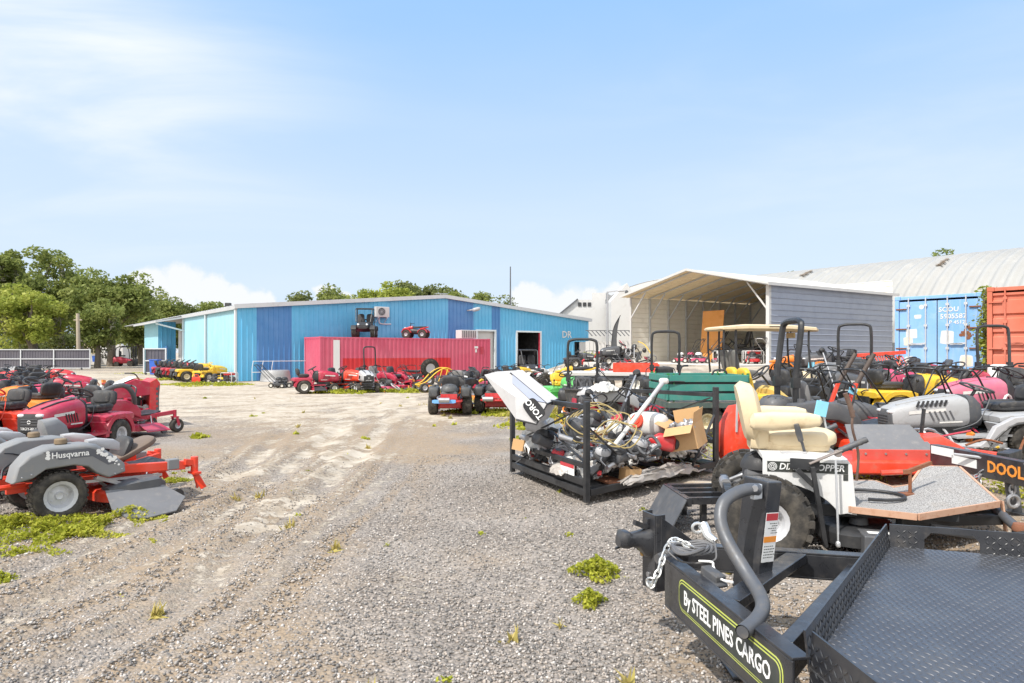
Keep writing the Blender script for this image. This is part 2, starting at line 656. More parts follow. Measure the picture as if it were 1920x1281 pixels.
TRACKS = [gpoly(t) for t in (
 [(-60, 1180), (180, 1090), (400, 975), (540, 880), (640, 800), (620, 762), (430, 724)],
 [(60, 1281), (330, 1130), (480, 1010), (590, 925), (690, 840), (728, 790), (690, 752), (540, 730)],
 [(-80, 1120), (200, 1010), (380, 925), (480, 860), (540, 800), (480, 760), (330, 735)])]
SANDS = [(gpoly([(225, 715), (420, 722), (640, 748), (760, 752)]), 2.6, 1.0), (gpoly([(330, 790), (640, 790)]), 1.5, 0.55),
         (gpoly([(620, 800), (650, 860)]), 0.75, 0.9), (gpoly([(640, 870), (560, 930), (480, 1000), (400, 1060), (330, 1110)]), 0.36, 0.5),
         (gpoly([(420, 900), (500, 880)]), 0.4, 0.75), (gpoly([(470, 985), (530, 940)]), 0.25, 0.85), (gpoly([(120, 1060), (330, 960)]), 0.3, 0.5), (gpoly([(150, 690), (260, 690)]), 7.0, 0.9),
         (gpoly([(770, 1085), (770, 1110)]), 0.2, 0.55), (gpoly([(790, 1150), (770, 1210)]), 0.22, 0.45), (gpoly([(30, 1180), (60, 1160)]), 0.25, 0.5),
         (gpoly([(700, 1260), (760, 1230)]), 0.22, 0.4), (gpoly([(1020, 750), (1240, 830)]), 1.3, 0.8), (gpoly([(820, 760), (960, 770)]), 0.9, 0.5),
         ([(3.0, 8.5), (9, 9.0)], 2.2, 0.85), ([(2.5, 13), (12, 15)], 3.0, 0.8), ([(-3, 22), (8, 26)], 4.0, 0.75),
         ([(5, 6.2), (7, 5.6)], 1.2, 0.9)]

def ruts(X, Y):
 z = np.zeros_like(X)
 for k, t in enumerate(TRACKS):
  d = dist_poly(X, Y, t)
  z += -0.035 * np.exp(-(d / 0.14) ** 2) + 0.028 * np.exp(-((d - 0.27) / 0.09) ** 2)
 return z

def ground_z(X, Y):
 near = S((40 - Y) / 30)
 z = terrain(X, Y)
 z = z + near * ((fbm(X * 0.9, Y * 0.9, 3, 3) - 0.44) * 0.06 + ruts(X, Y) * (0.5 + fbm(X * 2.1, Y * 2.1, 2, 9)))
 z = z + near * S((12 - Y) / 5) * (fbm(X * 9, Y * 9, 3, 5) - 0.44) * 0.022
 return z - 0.015

def build_ground():
 xs = np.concatenate([-np.geomspace(600, 5.2, 46), np.arange(-5, 7.01, 0.055), np.geomspace(7.2, 600, 46)])
 ys = np.concatenate([[-40, -10, 0, 1.5], np.arange(2.2, 12, 0.05), 12 * 1.035 ** np.arange(0, 60), np.geomspace(96, 1500, 22)])
 X, Y = np.meshgrid(xs, ys)
 Z = ground_z(X, Y)
 dt = np.minimum.reduce([dist_poly(X, Y, t) for t in TRACKS])
 streak = fbm(dt * 6.5, (X + Y) * 0.45, 4, 51)
 Z = Z + S((1.3 - dt) / 0.8) * S((16 - Y) / 5) * (streak - 0.45) * 0.05
 v = np.stack([X.ravel(), Y.ravel(), Z.ravel()], 1)
 nx, ny = len(xs), len(ys)
 i, j = np.meshgrid(np.arange(nx - 1), np.arange(ny - 1))
 a = (j * nx + i).ravel()
 f = np.stack([a, a + 1, a + nx + 1, a + nx], 1)
 m, N, L, b = new_mat('gravel_and_sand')
 o = fast_mesh('ground', v, f, m, smooth=True)
 o['kind'] = 'structure'
 sand = np.zeros(X.shape)
 for pts, r, s in SANDS:
  d = dist_poly(X, Y, pts) + (fbm(X * 1.6 / max(r, 0.3), Y * 1.6 / max(r, 0.3), 4, 21) - 0.47) * r * 1.3
  sand = np.maximum(sand, s * S((r - d) / (r * 0.6)))
 for t in TRACKS:
  d = dist_poly(X, Y, t)
  sand = np.maximum(sand, 0.9 * np.exp(-(d / 0.19) ** 2) * S((fbm(X * 1.1, Y * 1.1, 3, 31) - 0.3) * 4))
 far = S((Y - 11.5) / 8) * S((3.5 - X) / 5)
 sand = np.maximum(sand, 0.85 * far)
 sand = np.maximum(sand, 0.8 * S((Y - 24) / 10))
 sand = sand * (0.45 + 0.9 * S((fbm(X * 3.1, Y * 3.1, 4, 61) - 0.34) * 4))
 sand = np.maximum(sand, 0.66 * S((1.1 - dt) / 0.7) * S((streak - 0.48) * 6)) * (0.5 + 0.5 * S((Y - 4.2) / 3.5))
 brown = S((fbm(X * 0.55 + 3, Y * 0.55, 4, 41) - 0.42) * 4.5)
 brown = np.maximum(brown, S((1.6 - dt) / 0.9) * S((0.53 - streak) * 6))
 for t in TRACKS:
  brown = np.maximum(brown, np.exp(-((dist_poly(X, Y, t) - 0.3) / 0.16) ** 2) * 0.9)
 ca = o.data.color_attributes.new('cover', 'FLOAT_COLOR', 'POINT')
 col = np.stack([sand.ravel(), brown.ravel(), far.ravel(), np.ones(X.size)], 1)
 ca.data.foreach_set('color', col.astype(np.float32).ravel())
 # shader
 at_ = N.new('ShaderNodeAttribute'); at_.attribute_name = 'cover'
 sp = N.new('ShaderNodeSeparateColor'); L.new(at_.outputs['Color'], sp.inputs[0])
 tc = N.new('ShaderNodeTexCoord')
 def vor(scale, feat='F1'):
  n = N.new('ShaderNodeTexVoronoi'); n.inputs['Scale'].default_value = scale; n.feature = feat
  L.new(tc.outputs['Object'], n.inputs['Vector'])
  return n
 v1 = vor(46)
 v2 = vor(95)
 hs = N.new('ShaderNodeSeparateColor'); L.new(v1.outputs['Color'], hs.inputs[0])
 hs2 = N.new('ShaderNodeSeparateColor'); L.new(v2.outputs['Color'], hs2.inputs[0])
 ramp = N.new('ShaderNodeValToRGB')
 cr = ramp.color_ramp
 cr.elements[0].position = 0.0; cr.elements[0].color = (0.10, 0.095, 0.09, 1)
 cr.elements[1].position = 1.0; cr.elements[1].color = (0.62, 0.58, 0.54, 1)
 for p_, c_ in ((0.35, (0.24, 0.225, 0.21)), (0.6, (0.36, 0.33, 0.305)), (0.82, (0.44, 0.395, 0.35))):
  e = cr.elements.new(p_); e.color = (*c_, 1)
 L.new(hs.outputs[0], ramp.inputs[0])
 fine = mixc(N, L, 0.45, ramp.outputs[0], mixc(N, L, hs2.outputs[1], (0.16, 0.15, 0.14), (0.52, 0.48, 0.44)))
 gaps = maprange(N, L, v1.outputs['Distance'], 0.45, 0.85, 0, 0.55)
 grav = mixc(N, L, gaps, fine, (0.085, 0.072, 0.06))
 grav = mixc(N, L, 1.0, grav, (0.83, 0.785, 0.74), 'MULTIPLY')
 big = noise_node(N, L, 0.7, 5, 0.6)
 grav = mixc(N, L, maprange(N, L, big, 0.35, 0.7, 0, 0.35), grav, (0.46, 0.42, 0.38))
 # dirt between stones
 dn = noise_node(N, L, 5.5, 6, 0.7)
 dirt = mixc(N, L, dn, (0.25, 0.175, 0.11), (0.42, 0.33, 0.23))
 bf = N.new('ShaderNodeMath'); bf.operation = 'MULTIPLY'
 L.new(sp.outputs[1], bf.inputs[0]); L.new(maprange(N, L, noise_node(N, L, 13, 5, 0.7), 0.30, 0.55, 0.0, 0.88), bf.inputs[1])
 grav = mixc(N, L, bf.outputs[0], grav, dirt)
 sn = noise_node(N, L, 2.6, 8, 0.68)
 sand_c = mixc(N, L, maprange(N, L, sn, 0.35, 0.65), (0.37, 0.305, 0.23), (0.53, 0.47, 0.385))
 sand_c = mixc(N, L, maprange(N, L, noise_node(N, L, 60, 3, 0.6), 0.5, 0.75, 0, 0.5), sand_c, (0.33, 0.28, 0.23))
 sf = N.new('ShaderNodeMath'); sf.operation = 'ADD'; sf.use_clamp = True
 L.new(sp.outputs[0], sf.inputs[0])
 L.new(maprange(N, L, noise_node(N, L, 11, 8, 0.78), 0.3, 0.7, -0.5, 0.42), sf.inputs[1])
 sfac = maprange(N, L, sf.outputs[0], 0.25, 0.7)
 col_ = mixc(N, L, sfac, grav, sand_c)
 L.new(col_, b.inputs['Base Color'])
 b.inputs['Roughness'].default_value = 0.95
 b.inputs['Specular IOR Level'].default_value = 0.15
 inv = N.new('ShaderNodeMath'); inv.operation = 'SUBTRACT'; inv.inputs[0].default_value = 1.0
 L.new(v1.outputs['Distance'], inv.inputs[1])
 hm = N.new('ShaderNodeMath'); hm.operation = 'MULTIPLY'
 L.new(inv.outputs[0], hm.inputs[0])
 L.new(maprange(N, L, sfac, 0, 1, 1.0, 0.15), hm.inputs[1])
 ad = N.new('ShaderNodeMath'); ad.operation = 'ADD'
 L.new(hm.outputs[0], ad.inputs[0]); L.new(noise_node(N, L, 24, 6, 0.7), ad.inputs[1])
 bump(N, L, b, ad.outputs[0], 0.8, 0.014)
 return xs, ys
build_ground()

def build_pebbles():
 n = 88000
 # denser near the camera, thinning with distance
 Y = 2.7 + 8.3 * rng.random(n) ** 1.75
 X = (rng.random(n) * 2 - 1) * (Y * 0.8 + 0.3)
 sand = np.zeros(n)
 for pts, r, s in SANDS:
  d = dist_poly(X, Y, pts) + (fbm(X * 1.6 / max(r, 0.3), Y * 1.6 / max(r, 0.3), 4, 21) - 0.47) * r * 1.3
  sand = np.maximum(sand, s * S((r - d) / (r * 0.6)))
 brown = S((fbm(X * 0.55 + 3, Y * 0.55, 4, 41) - 0.42) * 4.5)
 keep = rng.random(n) > np.clip(sand * 0.93 + brown * 0.35, 0, 0.94)
 X, Y = X[keep], Y[keep]
 n = len(X)
 Z = ground_z(X, Y)
 r = 0.0065 + 0.0085 * rng.random(n) ** 1.6
 base = np.array([[1, 0, 0], [0, 1, 0], [-1, 0, 0], [0, -1, 0], [0, 0, 1], [0, 0, -1]], float)
 tri = np.array([[0, 1, 4], [1, 2, 4], [2, 3, 4], [3, 0, 4], [1, 0, 5], [2, 1, 5], [3, 2, 5], [0, 3, 5]])
 V = np.repeat(base[None], n, 0) * (0.65 + 0.6 * rng.random((n, 6, 1)))
 V[:, :, 2] *= 0.75
 a = rng.random(n) * 6.28
 t = (rng.random(n) - 0.5) * 1.4
 ca, sa = np.cos(a)[:, None], np.sin(a)[:, None]
 x, y, z = V[:, :, 0], V[:, :, 1], V[:, :, 2]
 x, z = x * np.cos(t)[:, None] - z * np.sin(t)[:, None], x * np.sin(t)[:, None] + z * np.cos(t)[:, None]
 x, y = x * ca - y * sa, x * sa + y * ca
 V = np.stack([x, y, z], 2) * r[:, None, None]
 V += np.stack([X, Y, Z + r * 0.35], 1)[:, None, :]
 Fc = (tri[None] + (np.arange(n) * 6)[:, None, None]).reshape(-1, 3)
 m, N, L, b = new_mat('gravel_stone')
 g = N.new('ShaderNodeNewGeometry')
 ramp = N.new('ShaderNodeValToRGB')
 cr = ramp.color_ramp
 cr.elements[0].color = (0.13, 0.125, 0.12, 1)
 cr.elements[1].color = (0.62, 0.57, 0.52, 1)
 for p_, c_ in ((0.3, (0.20, 0.185, 0.17)), (0.55, (0.30, 0.275, 0.25)), (0.78, (0.40, 0.345, 0.295)), (0.9, (0.46, 0.43, 0.40))):
  e = cr.elements.new(p_); e.color = (*c_, 1)
 L.new(g.outputs['Random Per Island'], ramp.inputs[0])
 L.new(ramp.outputs[0], b.inputs['Base Color'])
 b.inputs['Roughness'].default_value = 0.9
 o = fast_mesh('gravel', V.reshape(-1, 3), Fc, m)
 o['kind'] = 'stuff'
build_pebbles()

# ------------------------------------------------------------ leaves
def leaf_mat(name, c0, c1, c2, trans=0.45):
 m, N, L, b = new_mat(name)
 g = N.new('ShaderNodeNewGeometry')
 r = N.new('ShaderNodeValToRGB')
 r.color_ramp.elements[0].color = (*c0, 1)
 r.color_ramp.elements[1].color = (*c2, 1)
 e = r.color_ramp.elements.new(0.5); e.color = (*c1, 1)
 nz = noise_node(N, L, 0.45, 3)
 ad = N.new('ShaderNodeMath'); ad.operation = 'MULTIPLY_ADD'
 L.new(g.outputs['Random Per Island'], ad.inputs[0]); ad.inputs[1].default_value = 0.55
 L.new(maprange(N, L, nz, 0.3, 0.7, 0.0, 0.45), ad.inputs[2])
 L.new(ad.outputs[0], r.inputs[0])
 L.new(r.outputs[0], b.inputs['Base Color'])
 b.inputs['Roughness'].default_value = 0.6
 b.inputs['Specular IOR Level'].default_value = 0.25
 tr = N.new('ShaderNodeBsdfTranslucent')
 L.new(r.outputs[0], tr.inputs[0])
 mx = N.new('ShaderNodeMixShader'); mx.inputs[0].default_value = trans
 L.new(b.outputs[0], mx.inputs[1]); L.new(tr.outputs[0], mx.inputs[2])
 L.new(mx.outputs[0], N['Material Output'].inputs[0])
 return m

LEAF_OAK = leaf_mat('oak_leaves', (0.11, 0.145, 0.04), (0.23, 0.275, 0.075), (0.42, 0.44, 0.14))
LEAF_LIGHT = leaf_mat('light_leaves', (0.18, 0.235, 0.04), (0.34, 0.385, 0.07), (0.52, 0.53, 0.14))
LEAF_DARK = leaf_mat('dark_leaves', (0.08, 0.11, 0.035), (0.17, 0.20, 0.065), (0.31, 0.33, 0.11))
MOSS = leaf_mat('hanging_moss', (0.14, 0.135, 0.09), (0.22, 0.21, 0.15), (0.30, 0.29, 0.21), 0.25)
WEED = leaf_mat('weed_leaves', (0.20, 0.24, 0.025), (0.42, 0.44, 0.045), (0.66, 0.60, 0.13), 0.4)
DRY = leaf_mat('dry_grass', (0.30, 0.27, 0.06), (0.48, 0.40, 0.12), (0.62, 0.50, 0.22), 0.3)
BARK = paint('bark', (0.15, 0.125, 0.10), 0.9, dirt=0.5, dcol=(0.28, 0.26, 0.22), scale=2, bmp=0.5)

def leaf_quads(cen, size, up=0.35, aspect=0.55):
 """Rhombus leaves at the given centres."""
 n = len(cen)
 d = rng.normal(size=(n, 3))
 d[:, 2] *= (1 - up)
 d /= np.linalg.norm(d, axis=1)[:, None] + 1e-9
 q = rng.normal(size=(n, 3))
 q -= d * (q * d).sum(1)[:, None]
 q /= np.linalg.norm(q, axis=1)[:, None] + 1e-9
 s = size * (0.6 + 0.8 * rng.random(n))[:, None]
 V = np.stack([cen - d * s * 0.5, cen + q * s * 0.5 * aspect, cen + d * s * 0.5, cen - q * s * 0.5 * aspect], 1)
 return V.reshape(-1, 3), np.arange(n * 4).reshape(n, 4)

def tree(name, label, x, y, z0, H, rx, ry, crown0, nclump, per, leaf, mat, trunk_r=0.35, moss=0, group=None, cl=1.0, cat_='tree', lean=(0, 0), ragged=1.0):
 root = thing(name, label, cat_, (x, y, z0), 0, group)
 rz_ = (H - crown0) / 2
 zc = crown0 + rz_
 cs = []
 while len(cs) < nclump:
  p = rng.normal(size=3)
  p /= np.linalg.norm(p)
  p *= (0.35 + 0.65 * rng.random() ** 0.5)
  if (p[2] < -0.75 and rng.random() < 0.6) or (p[2] > 0.8 and rng.random() < 0.75):
   continue
  k = 1 + 0.2 * ragged * math.sin(3.1 * p[0] + 2 * p[1] + x) + 0.14 * ragged * (rng.random() - 0.5)
  cs.append((p[0] * rx * k + lean[0], p[1] * ry * k + lean[1], zc + p[2] * rz_ * k))
 cs = np.array(cs)
 rad = cl * (0.75 + 0.7 * rng.random(nclump))
 q = rng.normal(size=(nclump, per, 3))
 q /= np.linalg.norm(q, axis=2)[:, :, None]
 q *= (0.35 + 0.65 * rng.random((nclump, per, 1)) ** 0.45)
 q[:, :, 2] *= 0.62
 cen = (cs[:, None] + q * rad[:, None, None]).reshape(-1, 3)
 V, Fq = leaf_quads(cen, leaf)
 fast_mesh('crown', V, Fq, mat, root)
 mb = MB()
 top = Vector((lean[0] * 0.6, lean[1] * 0.6, zc + rz_ * 0.25))
 tp = [Vector((0, 0, -0.2)), Vector((0.1, 0, crown0 * 0.6)), Vector((lean[0] * 0.3, 0, crown0 + rz_ * 0.3)), top]
 mb.tube(cat(tp, 4), [trunk_r * (1.15 - 0.85 * i / 12) for i in range(13)], 8)
 for k in range(9):
  e = Vector(cs[int(rng.integers(nclump))])
  a = Vector(tp[1]).lerp(tp[2], 0.3 + 0.7 * rng.random())
  mid = a.lerp(e, 0.5) + Vector((0, 0, 0.12 * (e - a).length))
  mb.tube(cat([a, mid, e], 4), [trunk_r * 0.42 * (1 - 0.85 * i / 8) for i in range(9)], 6)
 mb.build('trunk', BARK, root)
 if moss:
  pts = []
  for k in range(moss):
   c = cs[int(rng.integers(nclump))]
   ln = 0.8 + 1.6 * rng.random()
   for j in range(26):
    t = rng.random()
    pts.append((c[0] + rng.normal() * 0.22 * (1 - t * 0.6), c[1] + rng.normal() * 0.22, c[2] - 0.4 - t * ln))
  V, Fq = leaf_quads(np.array(pts), leaf * 1.25, up=-0.8, aspect=0.3)
  fast_mesh('hanging_moss', V, Fq, MOSS, root)
 return root

def tz(py, Y):
 return CAMZ - (py - HOR) / F * Y

def tree_px(name, label, px, top, Y, wpx, **k):
 X = (px - 960) / F * Y
 return tree(name, label, X, Y, 0, tz(top, Y), wpx / F * Y / 2, wpx / F * Y / 2 * 0.8, **k)

OAKS = 'mossy oaks behind the dark gate'
tree_px('oak_tree', 'leftmost mossy oak cut off by the left edge of the photo', -45, 468, 74, 190, crown0=3.0, nclump=72, per=230, leaf=0.42, mat=LEAF_OAK, moss=26, trunk_r=0.5, group=OAKS, cl=1.25)
tree_px('oak_tree', 'tall dark oak with a ragged top just right of the leftmost oak', 62, 478, 80, 150, crown0=3.0, nclump=60, per=220, leaf=0.42, mat=LEAF_OAK, moss=22, trunk_r=0.5, group=OAKS, cl=1.2)
tree_px('oak_tree', 'light green oak in front of the others behind the gate', 58, 548, 68, 130, crown0=2.4, nclump=50, per=200, leaf=0.36, mat=LEAF_LIGHT, moss=16, trunk_r=0.4, group=OAKS, cl=1.0, ragged=1.7)
tree_px('oak_tree', 'thin grey crowned oak with bare twigs above the utility pole', 150, 503, 84, 90, crown0=4.0, nclump=38, per=130, leaf=0.38, mat=LEAF_OAK, moss=14, trunk_r=0.4, group=OAKS, ragged=1.6)
tree_px('oak_tree', 'broad oak leaning over the forklift at the gap in the gate', 208, 506, 78, 130, crown0=4.2, nclump=62, per=220, leaf=0.40, mat=LEAF_OAK, moss=20, trunk_r=0.45, group=OAKS, cl=1.15, ragged=1.3)
tree_px('oak_tree', 'rounded light green oak low between utility pole and forklift', 182, 572, 70, 90, crown0=2.6, nclump=34, per=170, leaf=0.34, mat=LEAF_OAK, moss=10, trunk_r=0.3, group=OAKS, cl=0.9, ragged=1.8)
tree_px('oak_tree', 'low shaded oak between the forklift and the blue warehouse', 262, 578, 92, 90, crown0=2.2, nclump=52, per=180, leaf=0.42, mat=LEAF_OAK, moss=6, trunk_r=0.4, group=OAKS, cl=1.25)
for px, top, w, lab in ((20, 606, 120, 'dense shrub thicket under the leftmost oaks'), (110, 612, 110, 'dark shrub thicket left of the utility pole'),
      (225, 622, 80, 'shrubs behind the white parked trailers')):
 tree_px('shrub', lab, px, top, 116, w, crown0=0.2, nclump=50, per=150, leaf=0.42, mat=LEAF_DARK, trunk_r=0.15, group='shrubs below the oaks', cl=1.3, cat_='shrub')
BT = 'trees showing over the warehouse roof'
for px, top, Y, w, mt, lab in (
  (312, 562, 118, 55, LEAF_OAK, 'round topped tree over the left warehouse eave'), (345, 561, 122, 36, LEAF_DARK, 'darker narrow tree next to the round one over the left eave'),
  (395, 568, 125, 60, LEAF_OAK, 'low tree just above the warehouse corner'), (560, 551, 118, 46, LEAF_DARK, 'small dark tree first over the long roof edge'),
  (625, 545, 115, 52, LEAF_OAK, 'rounded tree left of the bright green tree over the roof'), (672, 543, 110, 50, LEAF_OAK, 'mid green tree touching the bright green one over the roof'),
  (718, 530, 104, 76, LEAF_LIGHT, 'bright yellow green tree tallest over the roof'), (765, 530, 112, 50, LEAF_DARK, 'dark tree right of the bright green one over the roof'),
  (795, 526, 114, 44, LEAF_DARK, 'dark tall tree in the middle of the roof group'), (832, 532, 112, 48, LEAF_DARK, 'dark tree left of the roof aerial'),
  (862, 546, 110, 36, LEAF_OAK, 'lower green tree at the roof aerial'), (905, 557, 118, 34, LEAF_OAK, 'small tree past the roof ridge'),
  (943, 560, 120, 24, LEAF_DARK, 'tiny dark tree left of the tall mast')):
 tree_px('tree', lab, px, top - 2, Y, w * 1.25, crown0=2.0, nclump=int(34 + w * 0.9), per=120, leaf=0.5, mat=mt, trunk_r=0.3, group=BT, cl=1.3, ragged=1.1)
for px, top, Y, w, lab in ((1408, 514, 62, 22, 'tiny treetop beside the carport roof'), (1478, 505, 60, 26, 'small treetop over the far end of the arched roof'),
                           (1800, 462, 52, 90, 'green treetop over the middle of the arched roof')):
 tree_px('tree', lab, px, top, Y, w, crown0=4.0, nclump=26, per=110, leaf=0.3, mat=LEAF_OAK, trunk_r=0.25, group='treetops over the arched roof', cl=0.8, ragged=1.5)

# ------------------------------------------------------------ weeds
def build_weeds():
 pts, dry = [], []
 def patch(px, py, rx, ry, n, h, lst=pts, rot=0.0):
  c = G(px, py)
  a = rng.random(n) * 6.283
  r = np.sqrt(rng.random(n)) * (0.7 + 0.3 * np.sin(a * 3 + px) + 0.18 * np.sin(a * 7 + py))
  x, y = np.cos(a) * r * rx, np.sin(a) * r * ry
  x, y = x * math.cos(rot) - y * math.sin(rot), x * math.sin(rot) + y * math.cos(rot)
  x, y = c.x + x, c.y + y
  k = fbm(x * 4, y * 4, 3, 77) > 0.33
  x, y = x[k], y[k]
  z = ground_z(x, y) + rng.random(len(x)) * h * (1.2 - r[k])
  lst.append(np.stack([x, y, z], 1))
 patch(30, 990, 0.8, 0.6, 8000, 0.12)
 patch(120, 1005, 0.5, 0.3, 2600, 0.09)
 patch(190, 992, 0.55, 0.26, 3400, 0.1, rot=0.6)
 patch(250, 968, 0.4, 0.2, 1500, 0.09, rot=0.6)
 patch(20, 1035, 0.5, 0.18, 700, 0.06)
 patch(5, 1080, 0.12, 0.1, 200, 0.06)
 patch(325, 905, 0.35, 0.2, 600, 0.07)
 patch(280, 1018, 0.07, 0.07, 90, 0.06)
 patch(370, 820, 0.25, 0.2, 120, 0.08)
 patch(270, 800, 0.4, 0.3, 250, 0.08)
 for px, py, rx, n in ((880, 772, 0.9, 900), (930, 775, 1.0, 1000), (990, 778, 1.2, 1200), (1050, 775, 1.0, 1100), (1000, 800, 0.8, 700)):
  patch(px, py, rx, 0.5, n, 0.12)
 for px, py, rx, ry, n in ((370, 722, 2.2, 1.6, 1500), (330, 712, 2.2, 2.2, 1300), (420, 722, 1.8, 1.0, 900), (300, 700, 3, 3, 1000), (520, 712, 2.5, 1.2, 800),
                              (640, 737, 1.6, 0.7, 1100), (700, 735, 2.0, 0.7, 900), (760, 735, 1.6, 0.7, 700), (820, 735, 1.5, 0.8, 500)):
  patch(px, py, rx, ry, n, 0.16)
 # between the parked machines on the right
 for x, y, rx, ry, n in ((1.6, 12.5, 1.6, 1.6, 1500), (2.6, 10.6, 1.2, 0.7, 1300), (3.6, 8.0, 1.0, 0.8, 1300), (4.6, 10.2, 1.5, 1.2, 1700), (6.0, 11.8, 1.8, 1.0, 1500), (5.4, 9.8, 1.0, 1.0, 1200),
       (8.5, 14, 2.2, 1.8, 1200), (1.2, 15.5, 1.6, 1.5, 1000), (4.0, 13.5, 2.0, 1.2, 1200), (5.2, 6.6, 0.9, 0.8, 1500), (7.4, 12.6, 1.6, 1.2, 1300), (6.6, 14.6, 1.6, 1.4, 1100), (2.2, 9.4, 0.8, 0.6, 900), (3.0, 11.2, 1.2, 0.8, 1000), (10.5, 17.5, 2.0, 1.6, 700)):
  patch(960 + F * x / y, HOR + F * (CAMZ - hgt(x, y)) / y, rx, ry, n, 0.2)
 for x, y, rx, ry, n in ((0.9, 16.5, 1.6, 1.4, 900), (-0.4, 21, 2.4, 1.5, 900), (2.2, 17, 1.6, 1.2, 900), (4.7, 12.2, 1.1, 1.0, 800), (5.6, 13.3, 1.2, 0.8, 700), (1.0, 13.0, 0.8, 0.8, 500)):
  patch(960 + F * x / y, HOR + F * (CAMZ - hgt(x, y)) / y, rx, ry, n, 0.4, dry)
 for k in range(75):
  Y = 3 + 22 * rng.random() ** 1.4
  X = (rng.random() * 2 - 1) * 0.6 * Y
  c = (960 + F * X / Y, HOR + F * (CAMZ - hgt(X, Y)) / Y)
  patch(c[0], c[1], 0.04 + 0.05 * rng.random(), 0.05, int(10 + 16 * rng.random()), 0.03, dry if rng.random() < 0.5 else pts)
 P_ = np.concatenate(pts)
 near = P_[:, 1] < 12
 V, Fq = leaf_quads(P_[near], 0.034, up=0.2)
 V2, F2 = leaf_quads(P_[~near], 0.11, up=0.0)
 o = fast_mesh('weeds', np.concatenate([V, V2]), np.concatenate([Fq, F2 + len(V)]), WEED)
 o['kind'] = 'stuff'
 D = np.concatenate(dry)
 V, Fq = leaf_quads(D, 0.15, up=-0.9, aspect=0.14)
 o = fast_mesh('dry_grass', V, Fq, DRY)
 o['kind'] = 'stuff'
 for px, py, r, h, n, lab in ((1118, 1078, 0.19, 0.13, 900, 'larger leafy yellow green weed on the gravel left of the trailer tongue'),
                                 (1106, 1132, 0.11, 0.10, 380, 'smaller leafy weed nearer the camera on the gravel')):
  c = G(px, py)
  a = rng.random(n) * 6.283
  r_ = np.sqrt(rng.random(n)) * (0.65 + 0.35 * np.sin(a * 3 + px))
  cen = np.stack([np.cos(a) * r_ * r * 1.2, np.sin(a) * r_ * r, rng.random(n) * h * (1.15 - r_)], 1)
  t = thing('weed', lab, 'weed', c)
  V, Fq = leaf_quads(cen, 0.032, up=0.2)
  fast_mesh('foliage', V, Fq, WEED, t)
  mb = MB()
  for k in range(14):
   a_ = k * 2.4
   e = (math.cos(a_) * r * 0.75, math.sin(a_) * r * 0.7, h * 0.6)
   mb.tube(cat([(0, 0, -0.01), (e[0] * 0.5, e[1] * 0.5, h * 0.45), e], 3), 0.0022, 4)
  mb.build('stem', WEED, t)
build_weeds()
# ------------------------------------------------------------ warehouse
SKYB = paint('sky_blue_metal', (0.11, 0.43, 0.68), 0.4, streak=0.35, scol=(0.05, 0.25, 0.42), dirt=0.12, dcol=(0.05, 0.22, 0.40), scale=0.9, fade=0.35)
PALEB = paint('bleached_blue_metal', (0.34, 0.60, 0.68), 0.42, streak=0.3, scol=(0.5, 0.7, 0.76), dirt=0.12, dcol=(0.2, 0.42, 0.5), scale=0.9, fade=0.4)  # paler copy of the wall blue: sunlight on the left walls put into colour
DEEPB = paint('deep_blue_metal', (0.065, 0.215, 0.47), 0.4, streak=0.35, scol=(0.10, 0.22, 0.5), dirt=0.12, dcol=(0.03, 0.08, 0.25), scale=0.9, fade=0.3)
ROOFM = paint('roof_metal', (0.55, 0.56, 0.57), 0.4, 0.3, dirt=0.2, scale=0.8)
TRIM = paint('pale_trim', (0.62, 0.68, 0.70), 0.45, dirt=0.2)
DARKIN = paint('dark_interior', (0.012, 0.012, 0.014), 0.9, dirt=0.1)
CONC = paint('pale_concrete', (0.55, 0.53, 0.49), 0.9, dirt=0.3, dcol=(0.45, 0.42, 0.38), scale=1.5)
OFFW = paint('off_white_metal', (0.54, 0.53, 0.51), 0.5, dirt=0.2, scale=1.0)

def rib_profile(s0, s1, pitch, d, flat=0.72, edge=0.05):
 """(s, out) breakpoints of a ribbed sheet."""
 out = [(s0, 0.0)]
 k = math.ceil(s0 / pitch)
 while (k - 1) * pitch < s1:
  b = (k - 1) * pitch
  for t, o in ((flat, 0.0), (flat + edge, d), (1 - edge, d), (1.0, 0.0)):
   s = b + t * pitch
   if s0 < s < s1:
    out.append((s, o))
  k += 1
 out.append((s1, 0.0))
 return out

def rib_wall(mb, p0, u, n, s0, s1, zb, zt, pitch=0.3, d=0.03, off=0.0, **k):
 """Vertical ribs: sheet along u from s0 to s1; zt may depend on s."""
 pr = rib_profile(s0, s1, pitch, d, **k)
 vs, fs = [], []
 for s, o in pr:
  p = Vector((p0[0], p0[1], 0)) + Vector((u[0], u[1], 0)) * s + Vector((n[0], n[1], 0)) * (o + off)
  vs += [(p.x, p.y, zb(s) if callable(zb) else zb), (p.x, p.y, zt(s) if callable(zt) else zt)]
 fs = [(2 * i, 2 * i + 2, 2 * i + 3, 2 * i + 1) for i in range(len(pr) - 1)]
 mb.add(vs, fs)

def hrib_wall(mb, p0, u, n, s0, s1, z0, z1, pitch=0.23, d=0.02, off=0.0, flip=1):
 pr = rib_profile(z0, z1, pitch, d * flip, flat=0.8, edge=0.06)
 vs = []
 for z, o in pr:
  for s in (s0, s1):
   p = Vector((p0[0], p0[1], 0)) + Vector((u[0], u[1], 0)) * s + Vector((n[0], n[1], 0)) * (o + off)
   vs.append((p.x, p.y, z))
 mb.add(vs, [(2 * i, 2 * i + 1, 2 * i + 3, 2 * i + 2) for i in range(len(pr) - 1)])

